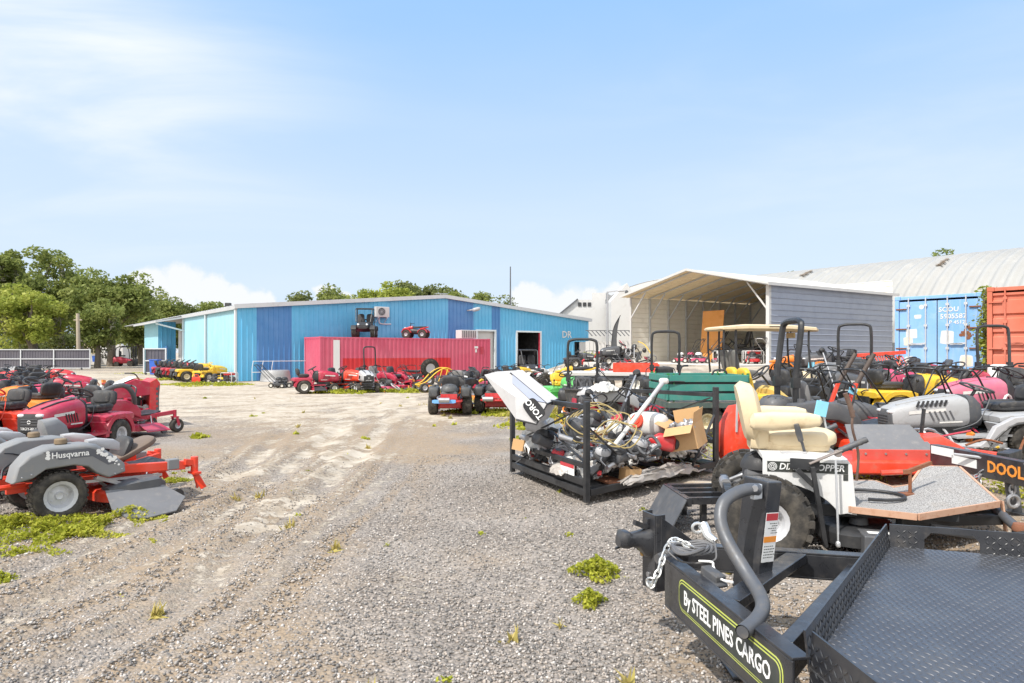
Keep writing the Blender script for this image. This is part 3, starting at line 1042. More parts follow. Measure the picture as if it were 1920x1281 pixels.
WO = Vector((-15.45, 38.4, 0))
WU = Vector((0.794, 0.607, 0)).normalized()
WW = Vector((-WU.y, WU.x, 0))
WL = 27.2
def s_at(px, O=WO, U=WU):
 k = (px - 960) / F
 return (k * O.y - O.x) / (U.x - k * U.y)
def wp(s, w, z):
 return WO + WU * s + WW * w + Vector((0, 0, z))

def build_warehouse():
 wh = thing('warehouse', 'long blue metal warehouse with dark blue bands and a shallow gable behind the red container', 'warehouse', WO)
 wh.rotation_euler = (0, 0, 0)
 inv = Matrix.Translation(-WO)
 def part(mb, name, mat, bev=0, label=None):
  mb.v = [tuple(inv @ Vector(p)) for p in mb.v]
  return mb.build(name, mat, wh, bev, label=label)
 EV, PK = 4.14, 5.37
 def top(s):
  t = s / WL
  return EV + (PK - EV) * (1 - abs(2 * t - 1)) - 0.02
 nrm = -WW
 sA, sB, sC, sD, sE, sF = (s_at(p) for p in (481, 547, 840, 888, 922, 938))
 d0, d1 = s_at(893), s_at(928)
 o0, o1 = s_at(968), s_at(1013)
 e0, e1, e2 = s_at(1077), s_at(1087), s_at(1099)
 zd = CAMZ + (HOR - 621) / F * (WO.y + WU.y * d0)
 zo = CAMZ + (HOR - 623) / F * (WO.y + WU.y * o0)
 ze = CAMZ + (HOR - 641) / F * (WO.y + WU.y * e0)
 segs = [(0, sA, SKYB, 0), (sA, sB, DEEPB, 0), (sB, sC, SKYB, 0), (sC, sD, DEEPB, 0), (sD, d0, SKYB, 0), (d0, sE, SKYB, zd), (sE, d1, DEEPB, zd),
   (d1, sF, DEEPB, 0), (sF, o0, SKYB, 0), (o0, o1, SKYB, zo), (o1, e0, SKYB, 0), (e0, e2, SKYB, ze), (e2, WL, SKYB, 0)]
 for a, b, m, z in segs:
  mb = MB()
  rib_wall(mb, WO, WU, nrm, a, b, z, top, 0.3, 0.032)
  part(mb, 'wall_panel', m, label='dark blue band of the gable wall' if m is DEEPB else None)
 # roller door, open door, side door
 mb = MB()
 pr = [(z, 0.012 * (k % 2)) for k, z in enumerate(np.linspace(0, zd, 30))]
 for (za, oa), (zb_, ob) in zip(pr[:-1], pr[1:]):
  a, b = wp(d0 + 0.06, 0.12 - oa, za), wp(d1 - 0.06, 0.12 - oa, za)
  c, d = wp(d1 - 0.06, 0.12 - ob, zb_), wp(d0 + 0.06, 0.12 - ob, zb_)
  mb.add([a, b, c, d], [(0, 1, 2, 3)])
 part(mb, 'roller_door', OFFW)
 for a, b, z in ((d0, d1, zd), (o0, o1, zo)):
  mb = MB()
  mb.bar(wp(a, -0.02, 0), wp(a, -0.02, z), 0.12, 0.16, WU)
  mb.bar(wp(b, -0.02, 0), wp(b, -0.02, z), 0.12, 0.16, WU)
  mb.bar(wp(a - 0.06, -0.02, z + 0.06), wp(b + 0.06, -0.02, z + 0.06), 0.16, 0.12)
  part(mb, 'door_frame', TRIM)
 mb = MB()
 for a, b, z in ((o0 + 0.07, o1 - 0.07, zo),):
  for q in ((wp(a, 0.05, 0), wp(a, 7, 0), wp(a, 7, z), wp(a, 0.05, z)), (wp(b, 0.05, 0), wp(b, 7, 0), wp(b, 7, z), wp(b, 0.05, z)),
                  (wp(a, 7, 0), wp(b, 7, 0), wp(b, 7, z), wp(a, 7, z)), (wp(a, 0.05, z), wp(b, 0.05, z), wp(b, 7, z), wp(a, 7, z))):
   mb.add(q, [(0, 1, 2, 3)])
 part(mb, 'interior', DARKIN)
 mb = MB()
 mb.bar(wp(o1 - 0.12, -0.03, 0), wp(o1 - 0.12, -0.03, zo), 0.14, 0.06, WU)
 part(mb, 'door_track', CRIM)
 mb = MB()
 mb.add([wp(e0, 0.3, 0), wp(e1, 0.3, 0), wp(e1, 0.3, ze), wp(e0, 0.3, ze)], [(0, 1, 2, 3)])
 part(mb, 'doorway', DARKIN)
 mb = MB()
 mb.bar(wp((e1 + e2) / 2, 0.04, 0), wp((e1 + e2) / 2, 0.04, ze), e2 - e1, 0.05, WW)
 part(mb, 'side_door', OFFW)
 # left wall
 LW = 13.2
 n2 = -WU
 cut = []
 for px in (388,):
  k = (px - 960) / F
  cut.append((k * WO.y - WO.x) / (WW.x - k * WW.y))
 mb = MB(); rib_wall(mb, WO, WW, n2, 0, LW, 0, EV - 0.05, 0.3, 0.032)
 part(mb, 'wall_panel', PALEB, label='sun bleached side wall')
 mb = MB(); rib_wall(mb, wp(WL, 0, 0), WW, WU, 0, 40, 0, EV - 0.05, 0.3, 0.032)
 part(mb, 'wall_panel', SKYB)
 # far block past the canopy
 b0, b1, bu = 16.0, 21.6, -1.2
 mb = MB()
 rib_wall(mb, wp(bu, b0, 0), WW, n2, 0, b1 - b0, 0, EV - 0.25, 0.3, 0.032)
 part(mb, 'wall_panel', PALEB)
 mb = MB()
 rib_wall(mb, wp(bu, b0, 0), WU, nrm, 0, 1.2, 0, EV - 0.25, 0.3, 0.032)
 rib_wall(mb, wp(0, 13.2, 0), WW, n2, 0.0, 2.8, 0, EV - 0.3, 0.3, 0.032, off=-0.5)
 part(mb, 'wall_panel', SKYB)
 mb = MB(); mb.bar(wp(-0.03, 14.4, 0), wp(-0.03, 14.4, 3.2), 0.9, 0.06, WU)
 part(mb, 'side_door', OFFW)
 mb = MB(); mb.bar(wp(bu + 0.55, b0 - 0.06, 0), wp(bu + 0.55, b0 - 0.06, 2.1), 0.1, 0.5, WW)
 part(mb, 'side_door', DEEPB)
 # canopy, its braces
 mb = MB()
 mb.add([wp(-1.9, 12.9, EV - 0.45), wp(0.1, 12.9, EV - 0.05), wp(0.1, 22.2, EV - 0.05), wp(-1.9, 22.2, EV - 0.45),
   wp(-1.9, 12.9, EV - 0.33), wp(0.1, 12.9, EV + 0.07), wp(0.1, 22.2, EV + 0.07), wp(-1.9, 22.2, EV - 0.33)],
           [(3, 2, 1, 0), (4, 5, 6, 7), (0, 1, 5, 4), (1, 2, 6, 5), (2, 3, 7, 6), (3, 0, 4, 7)])
 part(mb, 'canopy', ROOFM)
 mb = MB()
 for w in (13.1,):
  mb.tube([wp(-1.85, w, EV - 0.5), wp(0, w, EV - 1.0)], 0.06, 6)
 part(mb, 'canopy_brace', TRIM)
 # downpipes, corner trim, gutters
 for w in (0.05, cut[0], LW):
  mb = MB()
  mb.bar(wp(-0.09, w, 0), wp(-0.09, w, EV - 0.1), 0.11, 0.14, WW)
  part(mb, 'downpipe', TRIM, 0.01)
 mb = MB()
 mb.bar(wp(-0.1, -0.1, EV), wp(-0.1, LW, EV), 0.16, 0.2)
 part(mb, 'gutter', ROOFM)
 mb = MB()
 mb.bar(wp(-0.2, -0.12, EV + 0.06), wp(WL / 2, -0.12, PK + 0.06), 0.2, 0.24)
 mb.bar(wp(WL / 2, -0.12, PK + 0.06), wp(WL + 0.2, -0.12, EV + 0.06), 0.2, 0.24)
 part(mb, 'roof_trim', ROOFM)
 # roof
 mb = MB()
 for sa, sb, za, zb_ in ((-0.15, WL / 2, EV, PK), (WL / 2, WL + 0.15, PK, EV)):
  prf = rib_profile(0, 40, 0.6, 0.05)
  vs = []
  for w, o in prf:
   vs += [wp(sa, w, za + o + 0.1), wp(sb, w, zb_ + o + 0.1)]
  mb.add(vs, [(2 * i, 2 * i + 1, 2 * i + 3, 2 * i + 2) for i in range(len(prf) - 1)])
 part(mb, 'roof', ROOFM)
 # wall lamp by the ridge, lamps at the corner, little vent on the roof edge
 sl = s_at(878)
 mb = MB()
 mb.tube([wp(sl - 0.1, 0, 4.55), wp(sl + 0.25, -0.45, 4.6)], 0.05, 6)
 mb.sq(wp(sl + 0.3, -0.55, 4.62), (0.62, 0.4, 0.26), 3, 12, 8, (0, -15, 37))
 part(mb, 'wall_lamp', LGREY)
 mb = MB()
 mb.box(wp(0.3, 3.0, EV + 0.3), (0.3, 0.3, 0.3))
 part(mb, 'roof_vent', BLK, 0.02)
 # painted letters near the right end
 sx = s_at(1062)
 zl = CAMZ + (HOR - 628) / F * (WO.y + WU.y * sx)
 M = frame(wp(sx, -0.045, zl) - WO, WU, (0, 0, 1))
 text_mesh('lettering', 'DR', 0.75, WHT, wh, M, 0.003)
 # white scuff marks under the air conditioner
 return top
WTOP = build_warehouse()

def wall_thing(name, label, cat_, px, w, z):
 s = s_at(px)
 p = wp(s, w, z)
 t = thing(name, label, cat_, p, 0)
 t.rotation_euler = (0, 0, math.atan2(WU.y, WU.x))
 return t

def build_wall_items():
 s = s_at(712)
 Yw = WO.y + WU.y * s
 t = wall_thing('air_conditioner', 'white air conditioner condenser unit on brackets high on the blue wall', 'air conditioner', 712, -0.26, tz(595, Yw))
 mb = MB(); mb.box((0, 0, 0.32), (0.95, 0.36, 0.66)); mb.build('housing', OFFW, t, 0.03)
 mb = MB()
 mb.lathe([(0.27, -0.2), (0.27, -0.185), (0.24, -0.185), (0.24, -0.2)], (-0.08, 0, 0.33), 'Y', 24, True)
 for k in range(6):
  a = k * math.pi / 6
  mb.bar((-0.08 + 0.26 * math.cos(a), -0.195, 0.33 + 0.26 * math.sin(a)), (-0.08 - 0.26 * math.cos(a), -0.195, 0.33 - 0.26 * math.sin(a)), 0.012, 0.012, (0, 1, 0))
 for r in (0.08, 0.16):
  mb.lathe([(r, -0.2), (r, -0.19), (r - 0.012, -0.19), (r - 0.012, -0.2)], (-0.08, 0, 0.33), 'Y', 20, True)
 mb.build('fan_grille', LGREY, t)
 mb = MB(); mb.lathe([(0.0, -0.183), (0.235, -0.183)], (-0.08, 0, 0.33), 'Y', 24); mb.build('fan', DGREY, t)
 mb = MB()
 for x in (-0.3, 0.3):
  mb.bar((x, 0.24, -0.04), (x, -0.2, -0.04), 0.04, 0.06); mb.bar((x, 0.24, -0.35), (x, -0.15, -0.06), 0.03, 0.03)
 mb.build('bracket', ALU, t)
 mb = MB(); mb.tube(cat([(-0.1, 0.1, 0), (-0.1, 0.15, -0.3), (0.1, 0.17, -0.42), (0.75, 0.17, -0.42)], 5), 0.035, 8); mb.build('pipe', WHT, t)
 # roof aerial
 X = WO + WU * s_at(868) + WW * 3
 t = thing('roof_aerial', 'thin television aerial on a short mast at the warehouse ridge', 'aerial', (X.x, X.y, 5.2), 37)
 mb = MB(); mb.cyl((0, 0, -0.1), (0, 0, 0.75), 0.03, n=6); mb.build('mast', STEEL, t)
 mb = MB(); mb.cyl((-0.4, 0, 0.7), (0.6, 0, 0.75), 0.02, n=5)
 for k in range(5):
  mb.cyl((-0.35 + 0.2 * k, -0.35, 0.7), (-0.35 + 0.2 * k, 0.35, 0.7), 0.012, n=4)
 mb.build('aerial_array', STEEL, t)
 t = thing('mast', 'tall thin grey mast rising behind the warehouse roof', 'mast', ((957 - 960) / F * 76, 76, 0))
 mb = MB(); mb.cyl((0, 0, 0), (0, 0, tz(500, 76)), 0.11, 0.06, n=8); mb.build('pole', DGREY, t)
 mb = MB(); mb.cyl((0, 0, 0), (0, 0, 0.4), 0.3, n=10); mb.build('base', CONC, t)
build_wall_items()

# ------------------------------------------------------------ shipping containers
def container(label, O, ang, L, W, H, mat, dmat=None, doors=False, z=0.0, name='shipping_container', group=None):
 t = thing(name, label, 'container', (O[0], O[1], z), ang, group)
 X, Yv = Vector((1, 0, 0)), Vector((0, 1, 0))
 def side(p0, u, n, a, b):
  mb = MB()
  rib_wall(mb, p0, u, n, a, b, 0.16, H - 0.1, 0.28, 0.04, off=-0.045, flat=0.38, edge=0.12)
  return mb.build('side_wall', mat, t)
 side((0, 0), (1, 0), (0, -1), 0.1, L - 0.1)
 side((0, W), (1, 0), (0, 1), 0.1, L - 0.1)
 side((L, 0), (0, 1), (1, 0), 0.1, W - 0.1).name = 'end_wall'
 if not doors:
  side((0, 0), (0, 1), (-1, 0), 0.1, W - 0.1).name = 'end_wall'
 for x in (0, L):
  for y in (0, W):
   mb = MB()
   sx, sy = (1 if x == 0 else -1), (1 if y == 0 else -1)
   mb.box((x + sx * 0.06, y + sy * 0.06, H / 2), (0.12, 0.12, H - 0.24))
   mb.box((x + sx * 0.085, y + sy * 0.08, 0.06), (0.18, 0.165, 0.12))
   mb.box((x + sx * 0.085, y + sy * 0.08, H - 0.058), (0.18, 0.165, 0.12))
   mb.build('corner_post', mat, t, 0.012)
 mb = MB()
 for z_ in (0.08, H - 0.06):
  for y in (0.045, W - 0.045):
   mb.box((L / 2, y, z_), (L - 0.34, 0.08, 0.13 if z_ < 1 else 0.09))
  for x in (0.045, L - 0.045):
   mb.box((x, W / 2, z_), (0.08, W - 0.33, 0.13 if z_ < 1 else 0.1))
 mb.build('rail', mat, t, 0.01)
 mb = MB()
 pr = rib_profile(0.1, L - 0.1, 0.28, 0.02, flat=0.4, edge=0.1)
 vs = []
 for s, o in pr:
  vs += [(s, 0.05, H - 0.05 + o), (s, W - 0.05, H - 0.05 + o)]
 mb.add(vs, [(2 * i, 2 * i + 1, 2 * i + 3, 2 * i + 2) for i in range(len(pr) - 1)])
 mb.build('roof', mat, t)
 if doors:
  for k, (a, b) in enumerate(((0.13, W / 2 - 0.012), (W / 2 + 0.012, W - 0.13))):
   mb = MB()
   if doors == 'ribbed':
    pz = rib_profile(0.2, H - 0.16, 0.48, 0.045, flat=0.7, edge=0.06)
    vs = []
    for zz, o in pz:
     vs += [(0.03 + o, a, zz), (0.03 + o, b, zz)]
    mb.add(vs, [(2 * i, 2 * i + 1, 2 * i + 3, 2 * i + 2) for i in range(len(pz) - 1)])
   else:
    mb.box((0.05, (a + b) / 2, H / 2), (0.05, b - a, H - 0.34))
   d = mb.build('door', dmat or mat, t, 0.008 if doors != 'ribbed' else 0)
   for f in (0.28, 0.74):
    y = a + (b - a) * f
    mb = MB()
    mb.cyl((-0.012, y, 0.08), (-0.012, y, H - 0.06), 0.02, n=8)
    for zz in (0.35, 1.0, 1.7, H - 0.3):
     mb.box((0.0, y, zz), (0.055, 0.09, 0.07))
    mb.build('lock_rod', ALU if doors != 'ribbed' else mat, d)
    mb = MB()
    mb.bar((-0.03, y, 1.15), (-0.03, y + (0.4 if f < 0.5 else -0.4), 1.12), 0.025, 0.05)
    mb.build('handle', ALU if doors != 'ribbed' else mat, d)
   for zz in (0.4, 1.0, 1.6, H - 0.4):
    mb = MB()
    yy = a if k == 0 else b
    mb.box((0.0, yy + (0.06 if k == 0 else -0.06), zz), (0.05, 0.3, 0.035))
    mb.build('hinge', RUST if doors != 'ribbed' else mat, d)
  mb = MB(); mb.box((0.045, W / 2, H / 2), (0.03, 0.03, H - 0.36)); mb.build('door_seal', BLK, t)
 return t

PINKC = paint('faded_red_container', (0.53, 0.08, 0.14), 0.5, streak=0.4, scol=(0.38, 0.05, 0.07), fade=0.35, dirt=0.12, dcol=(0.33, 0.05, 0.08), scale=0.8)
REDC = paint('fresh_red_container', (0.52, 0.015, 0.02), 0.45, dirt=0.12, dcol=(0.35, 0.02, 0.03), scale=0.8)
BLUEC = paint('bleached_blue_container', (0.20, 0.41, 0.72), 0.5, streak=0.55, scol=(0.48, 0.53, 0.58), dirt=0.25, fade=0.5, dcol=(0.55, 0.66, 0.76), scale=1.3)
ORGC = paint('bleached_orange_container', (0.56, 0.14, 0.075), 0.55, streak=0.5, scol=(0.36, 0.13, 0.08), dirt=0.3, fade=0.4, dcol=(0.40, 0.12, 0.08), scale=1.3)
STICK = paint('faded_sticker', (0.72, 0.64, 0.52), 0.6, dirt=0.2)

def build_containers():
 c0 = (-0.28125 * 38.45, 38.45)
 ang = math.degrees(math.atan2(WU.y, WU.x))
 L = 11.8
 t = container('long faded red shipping container with fresh red patch and white stripe before the blue warehouse', c0, ang, L, 2.44, 2.52, PINKC)
 O3 = Vector((c0[0], c0[1], 0))
 def ss(px):
  return s_at(px, O3, WU)
 mb = MB(); rib_wall(mb, (0, 0), (1, 0), (0, -1), ss(640), ss(846), 0.2, 1.28, 0.28, 0.04, off=-0.041, flat=0.38, edge=0.12)
 mb.build('repainted_patch', REDC, t)
 a, b = ss(625), ss(637)
 mb = MB(); mb.box(((a + b) / 2, -0.004, 1.28), (b - a, 0.006, 2.1)); mb.build('white_stripe', WHT, t)
 s = ss(893)
 for x, z, w, h, m in ((s, 1.95, 0.28, 0.14, WHT), (s - 0.02, 1.72, 0.14, 0.2, WHT), (s + 0.45, 1.75, 0.26, 0.5, CRIM)):
  mb = MB(); mb.box((x, -0.004, z), (w, 0.005, h)); mb.build('sticker' if m is WHT else 'vent', m, t)
 top = 2.52
 # blue container with doors to the yard
 oB = (13.62, 19.75)
 angB = math.degrees(math.atan2(0.64, 0.77))
 zB = 0.76
 H = 2.62
 tb = container('bleached blue shipping container with white lock rods and patched doors', oB, angB, 6.06, 2.38, H, BLUEC, doors='flat', z=zB)
 W = 2.38
 Ml = lambda y, z: frame((0.0205, y, z), (0, -1, 0), (0, 0, 1))
 text_mesh('lettering', 'SCOU', 0.2, WHT, tb, Ml(0.88, 2.16), 0.003, 0.02)
 text_mesh('lettering', '5905587', 0.2, WHT, tb, Ml(0.76, 1.95), 0.003, 0.02)
 text_mesh('lettering', 'P 4512', 0.15, WHT, tb, Ml(0.66, 1.77), 0.003, 0.02)
 for y, z, w, h, m, n in ((1.62, 2.27, 0.14, 0.14, WHT, 'sticker'), (1.9, 1.45, 0.34, 0.30, WHT, 'patch'), (2.0, 1.22, 0.26, 0.26, STICK, 'patch'), (1.72, 1.98, 0.2, 0.12, WHT, 'patch'),
                             (0.92, 1.32, 0.36, 0.4, WHT, 'patch'), (0.42, 0.62, 0.34, 0.36, WHT, 'patch'), (0.42, 0.62, 0.24, 0.28, STICK, 'patch'), (1.98, 0.55, 0.26, 0.42, WHT, 'patch')):
  mb = MB()
  k = 0.0035 if m is STICK else 0.0
  poly = []
  r_ = random.Random(int(y * 100 + z * 7))
  for j in range(12):
   a_ = j * math.pi / 6
   q = 1.0 if n == 'sticker' else 0.92 + 0.16 * r_.random()
   e = 2.0 if n == 'sticker' else 0.35
   ca, sa = math.cos(a_), math.sin(a_)
   poly.append((0.0215 - k, y + w / 2 * q * math.copysign(abs(ca) ** e if e < 1 else abs(ca), ca), z + h / 2 * q * math.copysign(abs(sa) ** e if e < 1 else abs(sa), sa)))
  back = [(p[0] + 0.003, p[1], p[2]) for p in poly]
  nn = len(poly)
  mb.add(poly + back, [tuple(range(nn)), tuple(range(2 * nn - 1, nn - 1, -1))] + [(i, (i + 1) % nn, (i + 1) % nn + nn, i + nn) for i in range(nn)])
  mb.build(n, m, tb)
 mb = MB()
 r_ = random.Random(4)
 for k in range(34):
  y, z = 0.42 + r_.gauss(0, 0.085), 1.45 + r_.gauss(0, 0.07)
  mb.lathe([(0.0, 0.018 - 0.0002 * k), (0.02 + 0.035 * r_.random(), 0.0185 - 0.0002 * k)], (0, y, z), 'X', 7)
 mb.build('rust_patch', RUST, tb)
 dirv = Vector((0.64, -0.77, 0))
 oO = Vector((12.62 + 0.64 * 2.42, 18.15 - 0.77 * 2.42, 0))
 container('bleached orange shipping container with ribbed doors at the right edge of the photo', (oO.x, oO.y), angB, 6.06, 2.42, 2.62, ORGC, doors='ribbed', z=0.74)
 return c0, ang, L, top
CON = build_containers()
_tc = bpy.data.objects
def con_top(px, dw=1.2):
 """Point on top of the long red container."""
 O = Vector((CON[0][0], CON[0][1], 0)) + WW * dw
 s = s_at(px, O, WU)
 p = O + WU * s
 return Vector((p.x, p.y, CON[3]))

# vines between the two right-hand containers
def build_vines():
 t = thing('vine', 'green creeper climbing the gap between the blue and the orange container', 'vine', (12.95, 18.7, hgt(12.95, 18.7)))
 n = 900
 z = rng.random(n) * 2.9
 x = rng.normal(size=n) * 0.10 + 0.1 * np.sin(z * 3)
 y = rng.normal(size=n) * 0.10
 V, Fq = leaf_quads(np.stack([x, y, z], 1), 0.11)
 fast_mesh('foliage', V, Fq, LEAF_LIGHT, t)
 mb = MB()
 for k in range(5):
  mb.tube(cat([(0.05 * k - 0.1, 0, 0), (0.1, 0.05, 1.0), (0.05 * k - 0.1, 0, 2.0), (0.05, 0, 2.9)], 4), 0.012, 5)
 mb.build('stem', BARK, t)
build_vines()

# ------------------------------------------------------------ open carport
CPW = paint('blue_grey_siding', (0.30, 0.325, 0.385), 0.42, 0.15, streak=0.25, scol=(0.22, 0.24, 0.28), dirt=0.1, scale=1.0, dcol=(0.2, 0.22, 0.26))
CPI = paint('beige_siding', (0.80, 0.77, 0.68), 0.5, dirt=0.2, scale=1.0)
CPR = paint('tan_roof_underside', (0.84, 0.70, 0.46), 0.55, dirt=0.25, scale=1.0)
WOOD = paint('orange_plywood', (0.64, 0.27, 0.06), 0.5, dirt=0.35, dcol=(0.36, 0.13, 0.03), scale=1.5)
DWOOD = paint('dark_brown_wood', (0.16, 0.055, 0.02), 0.5, dirt=0.3, dcol=(0.08, 0.03, 0.015), scale=2)
CFL = Vector((5.78, 33.6, 0)); CFR = Vector((10.19, 27.0, 0))
CE1 = (CFR - CFL).normalized()
CE2 = Vector((-CE1.y, CE1.x, 0))
CWD = (CFR - CFL).length
CZ, CEV, CPK, CDP = 1.16, 4.33, 5.22, 9.3
def cp(a, b, z):
 return CFL + CE1 * a + CE2 * b + Vector((0, 0, z))
def build_carport():
 t = thing('carport', 'open fronted metal carport with blue grey side wall and tan inner roof', 'carport', CFL)
 inv = Matrix.Translation(-CFL)
 def part(mb, name, mat, bev=0, label=None):
  mb.v = [tuple(inv @ Vector(p)) for p in mb.v]
  return mb.build(name, mat, t, bev, label=label)
 mb = MB(); hrib_wall(mb, cp(CWD, 0, 0), CE2, CE1, 0.06, CDP, CZ, CEV, 0.24, 0.03)
 part(mb, 'side_wall', CPW, label='blue grey outer side')
 mb = MB(); hrib_wall(mb, cp(CWD, 0, 0), CE2, CE1, 0.06, CDP, CZ, CEV, 0.24, 0.03, off=-0.012)
 part(mb, 'wall_lining', CPI)
 mb = MB(); hrib_wall(mb, cp(0, 0, 0), CE2, CE1, 0.05, CDP, CZ, CEV, 0.24, 0.03, flip=-1)
 part(mb, 'side_wall', CPI)
 mb = MB(); hrib_wall(mb, cp(0, CDP, 0), CE1, CE2, 0, CWD, CZ, CEV + 0.7, 0.24, 0.03, flip=-1)
 part(mb, 'back_wall', CPI)
 def rz(a):
  return CEV + (CPK - CEV) * (1 - abs(2 * a / CWD - 1))
 for nm, m, o in (('roof', OFFW, 0.07), ('roof_lining', CPR, 0.05)):
  mb = MB()
  for a, b in ((-0.25, CWD / 2), (CWD / 2, CWD + 0.2)):
   pr = rib_profile(-0.35, CDP + 0.2, 0.24, 0.02)
   vs = []
   za = rz(0) - 0.05 if a < 0 else CPK
   zb = CPK if a < 0 else rz(0) - 0.05
   for w, q in pr:
    vs += [cp(a, w, za + o + q), cp(b, w, zb + o + q)]
   mb.add(vs, [(2 * i, 2 * i + 1, 2 * i + 3, 2 * i + 2) for i in range(len(pr) - 1)])
  part(mb, nm, m)
 mb = MB()
 mb.bar(cp(-0.3, -0.37, CEV + 0.02), cp(CWD / 2, -0.37, CPK + 0.06), 0.04, 0.1)
 mb.bar(cp(CWD / 2, -0.37, CPK + 0.06), cp(CWD + 0.22, -0.37, CEV + 0.02), 0.04, 0.1)
 part(mb, 'roof_trim', OFFW)
 mb = MB()
 mb.bar(cp(CWD + 0.2, -0.37, CEV + 0.0), cp(CWD + 0.2, CDP + 0.2, CEV + 0.0), 0.05, 0.12)
 part(mb, 'roof_trim', OFFW)
 fr = np.linspace(0.03, CDP - 0.06, 8)
 for k, b in enumerate(fr):
  for a in (0.07, CWD - 0.07):
   mb = MB(); mb.bar(cp(a, b, CZ), cp(a, b, CEV - 0.02), 0.08 if (k or a < 1) else 0.15, 0.08 if (k or a < 1) else 0.15, CE2)
   part(mb, 'post', OFFW if not k else ALU, 0.006)
   mb = MB()
   sg = 1 if a < 1 else -1
   mb.bar(cp(a + sg * 0.04, b, CEV - 1.0), cp(a + sg * 1.0, b, rz(1.0) - 0.06), 0.055, 0.055)
   part(mb, 'brace', OFFW if not k else ALU)
  mb = MB()
  mb.bar(cp(0.05, b, CEV), cp(CWD / 2, b, CPK), 0.06, 0.06)
  mb.bar(cp(CWD / 2, b, CPK), cp(CWD - 0.05, b, CEV), 0.06, 0.06)
  part(mb, 'roof_bow', ALU)
 pad = MB()
 p = [cp(-0.9, -2.2, 0), cp(CWD + 0.3, -2.2, 0), cp(CWD + 0.3, CDP + 0.5, 0), cp(-0.9, CDP + 0.5, 0)]
 pad.add([q + Vector((0, 0, z)) for z in (0.2, CZ) for q in p], [(3, 2, 1, 0), (4, 5, 6, 7), (0, 1, 5, 4), (1, 2, 6, 5), (2, 3, 7, 6), (3, 0, 4, 7)])
 o = pad.build('concrete_pad', CONC, None, 0.02)
 o['kind'] = 'structure'
 def lean_panel(name, label, cat_, a, b, w, h, th, mat, tilt):
  q = thing(name, label, cat_, cp(a, b, CZ), 0)
  q.rotation_euler = (0, 0, math.atan2(CE1.y, CE1.x))
  mb = MB(); mb.box((0, 0.3, h / 2), (w, th, h), (tilt, 0, 0)); mb.build('panel', mat, q, 0.004)
  return q
 # cabinets, plywood
 lean_panel('plywood_sheet', 'tall orange plywood sheet leaning inside the carport left of the golf cart roof', 'plywood', 3.15, 2.0, 1.25, 2.45, 0.03, WOOD, -6)
 for k, (a, w, h, m, lab) in enumerate(((4.9, 1.5, 2.3, WOOD, 'wide orange wooden cabinet beside the plywood sheet in the carport'), (5.95, 0.55, 2.35, DWOOD, 'narrow dark brown cabinet right of the wide orange cabinet'),
                                           (6.75, 0.85, 2.3, WOOD, 'orange brown cabinet deepest on the right of the carport'))):
  q = thing('cabinet', lab, 'cabinet', cp(a, 5.2, CZ), 0, 'cabinets in the carport')
  q.rotation_euler = (0, 0, math.atan2(CE1.y, CE1.x))
  mb = MB(); mb.box((0, 0.3, h / 2), (w, 0.6, h)); mb.build('case', m, q, 0.01)
  for sgn in (-1, 1):
   mb = MB(); mb.box((sgn * w / 4, -0.012, h / 2), (w / 2 - 0.03, 0.02, h - 0.12)); d = mb.build('door', m, q, 0.006)
   mb = MB(); mb.box((sgn * 0.05, -0.03, h / 2), (0.015, 0.02, 0.12)); mb.build('handle', STEEL, d)
build_carport()

# ------------------------------------------------------------ arched hall on the right, white halls behind
def arch_hall(label, C0, ax, t0, t1, a, h, mat, pitch=0.62, cap=True, name='arched_hall'):
 ax = Vector((ax[0], ax[1], 0)).normalized()
 sd = Vector((ax.y, -ax.x, 0))
 C0 = Vector((C0[0], C0[1], 0))
 root = thing(name, label, 'building', C0)
 n = 40
 pr = []
 s = t0
 while s < t1:
  for f, o in ((0.0, 0.0), (0.30, 0.0), (0.42, 0.10), (0.78, 0.10), (0.9, 0.0)):
   if s + f * pitch <= t1:
    pr.append((s + f * pitch, o))
  s += pitch
 vs = []
 for s, o in pr:
  for k in range(n + 1):
   th = math.pi * k / n
   p = ax * s + sd * ((a + o) * math.cos(th)) + Vector((0, 0, (h + o) * math.sin(th) ** 0.9))
   vs.append(p)
 m1 = n + 1
 fs = [(i * m1 + k, i * m1 + k + 1, (i + 1) * m1 + k + 1, (i + 1) * m1 + k) for i in range(len(pr) - 1) for k in range(n)]
 mb = MB(); mb.add(vs, fs); mb.build('arched_roof', mat, root, ang=60)
 if cap:
  mb = MB()
  for s in (t0 + 0.05, t1 - 0.05):
   pts = [ax * s + sd * (a * math.cos(math.pi * k / n)) + Vector((0, 0, h * max(0.0, math.sin(math.pi * k / n)) ** 0.9)) for k in range(n + 1)]
   mb.add(pts, [tuple(range(n + 1))])
  mb.build('end_wall', mat, root)
 return root, ax, sd
ARCHM = paint('weathered_white_steel', (0.33, 0.327, 0.31), 0.5, 0.0, streak=0.3, scol=(0.25, 0.235, 0.205), dirt=0.25, scale=0.7, dcol=(0.50, 0.48, 0.44))
root, ax, sd = arch_hall('long ribbed white arched hall behind the two containers and the carport', (26.2, 37.8), (-0.585, 0.81), -14, 17, 8.0, 7.05, ARCHM)
def stain(s, ang, lab):
 mb = MB()
 for k in range(7):
  th = R(ang) + k * 0.022
  p = ax * (s + 0.05 * math.sin(k * 2.0)) + sd * (-8.13 * math.cos(th)) + Vector((0, 0, 7.19 * math.sin(th) ** 0.9))
  n = Vector((0, 0, 1)) - sd * math.cos(th)
  mb.sq(p, (0.42 * (1 - 0.08 * k), 0.2, 0.03), 2.2, 10, 6, (0, 0, 126))
 mb.build('stain', paint('roof_stain', (0.46, 0.38, 0.30), 0.8), root)
stain(0.6, 58, '')
stain(8.6, 62, '')

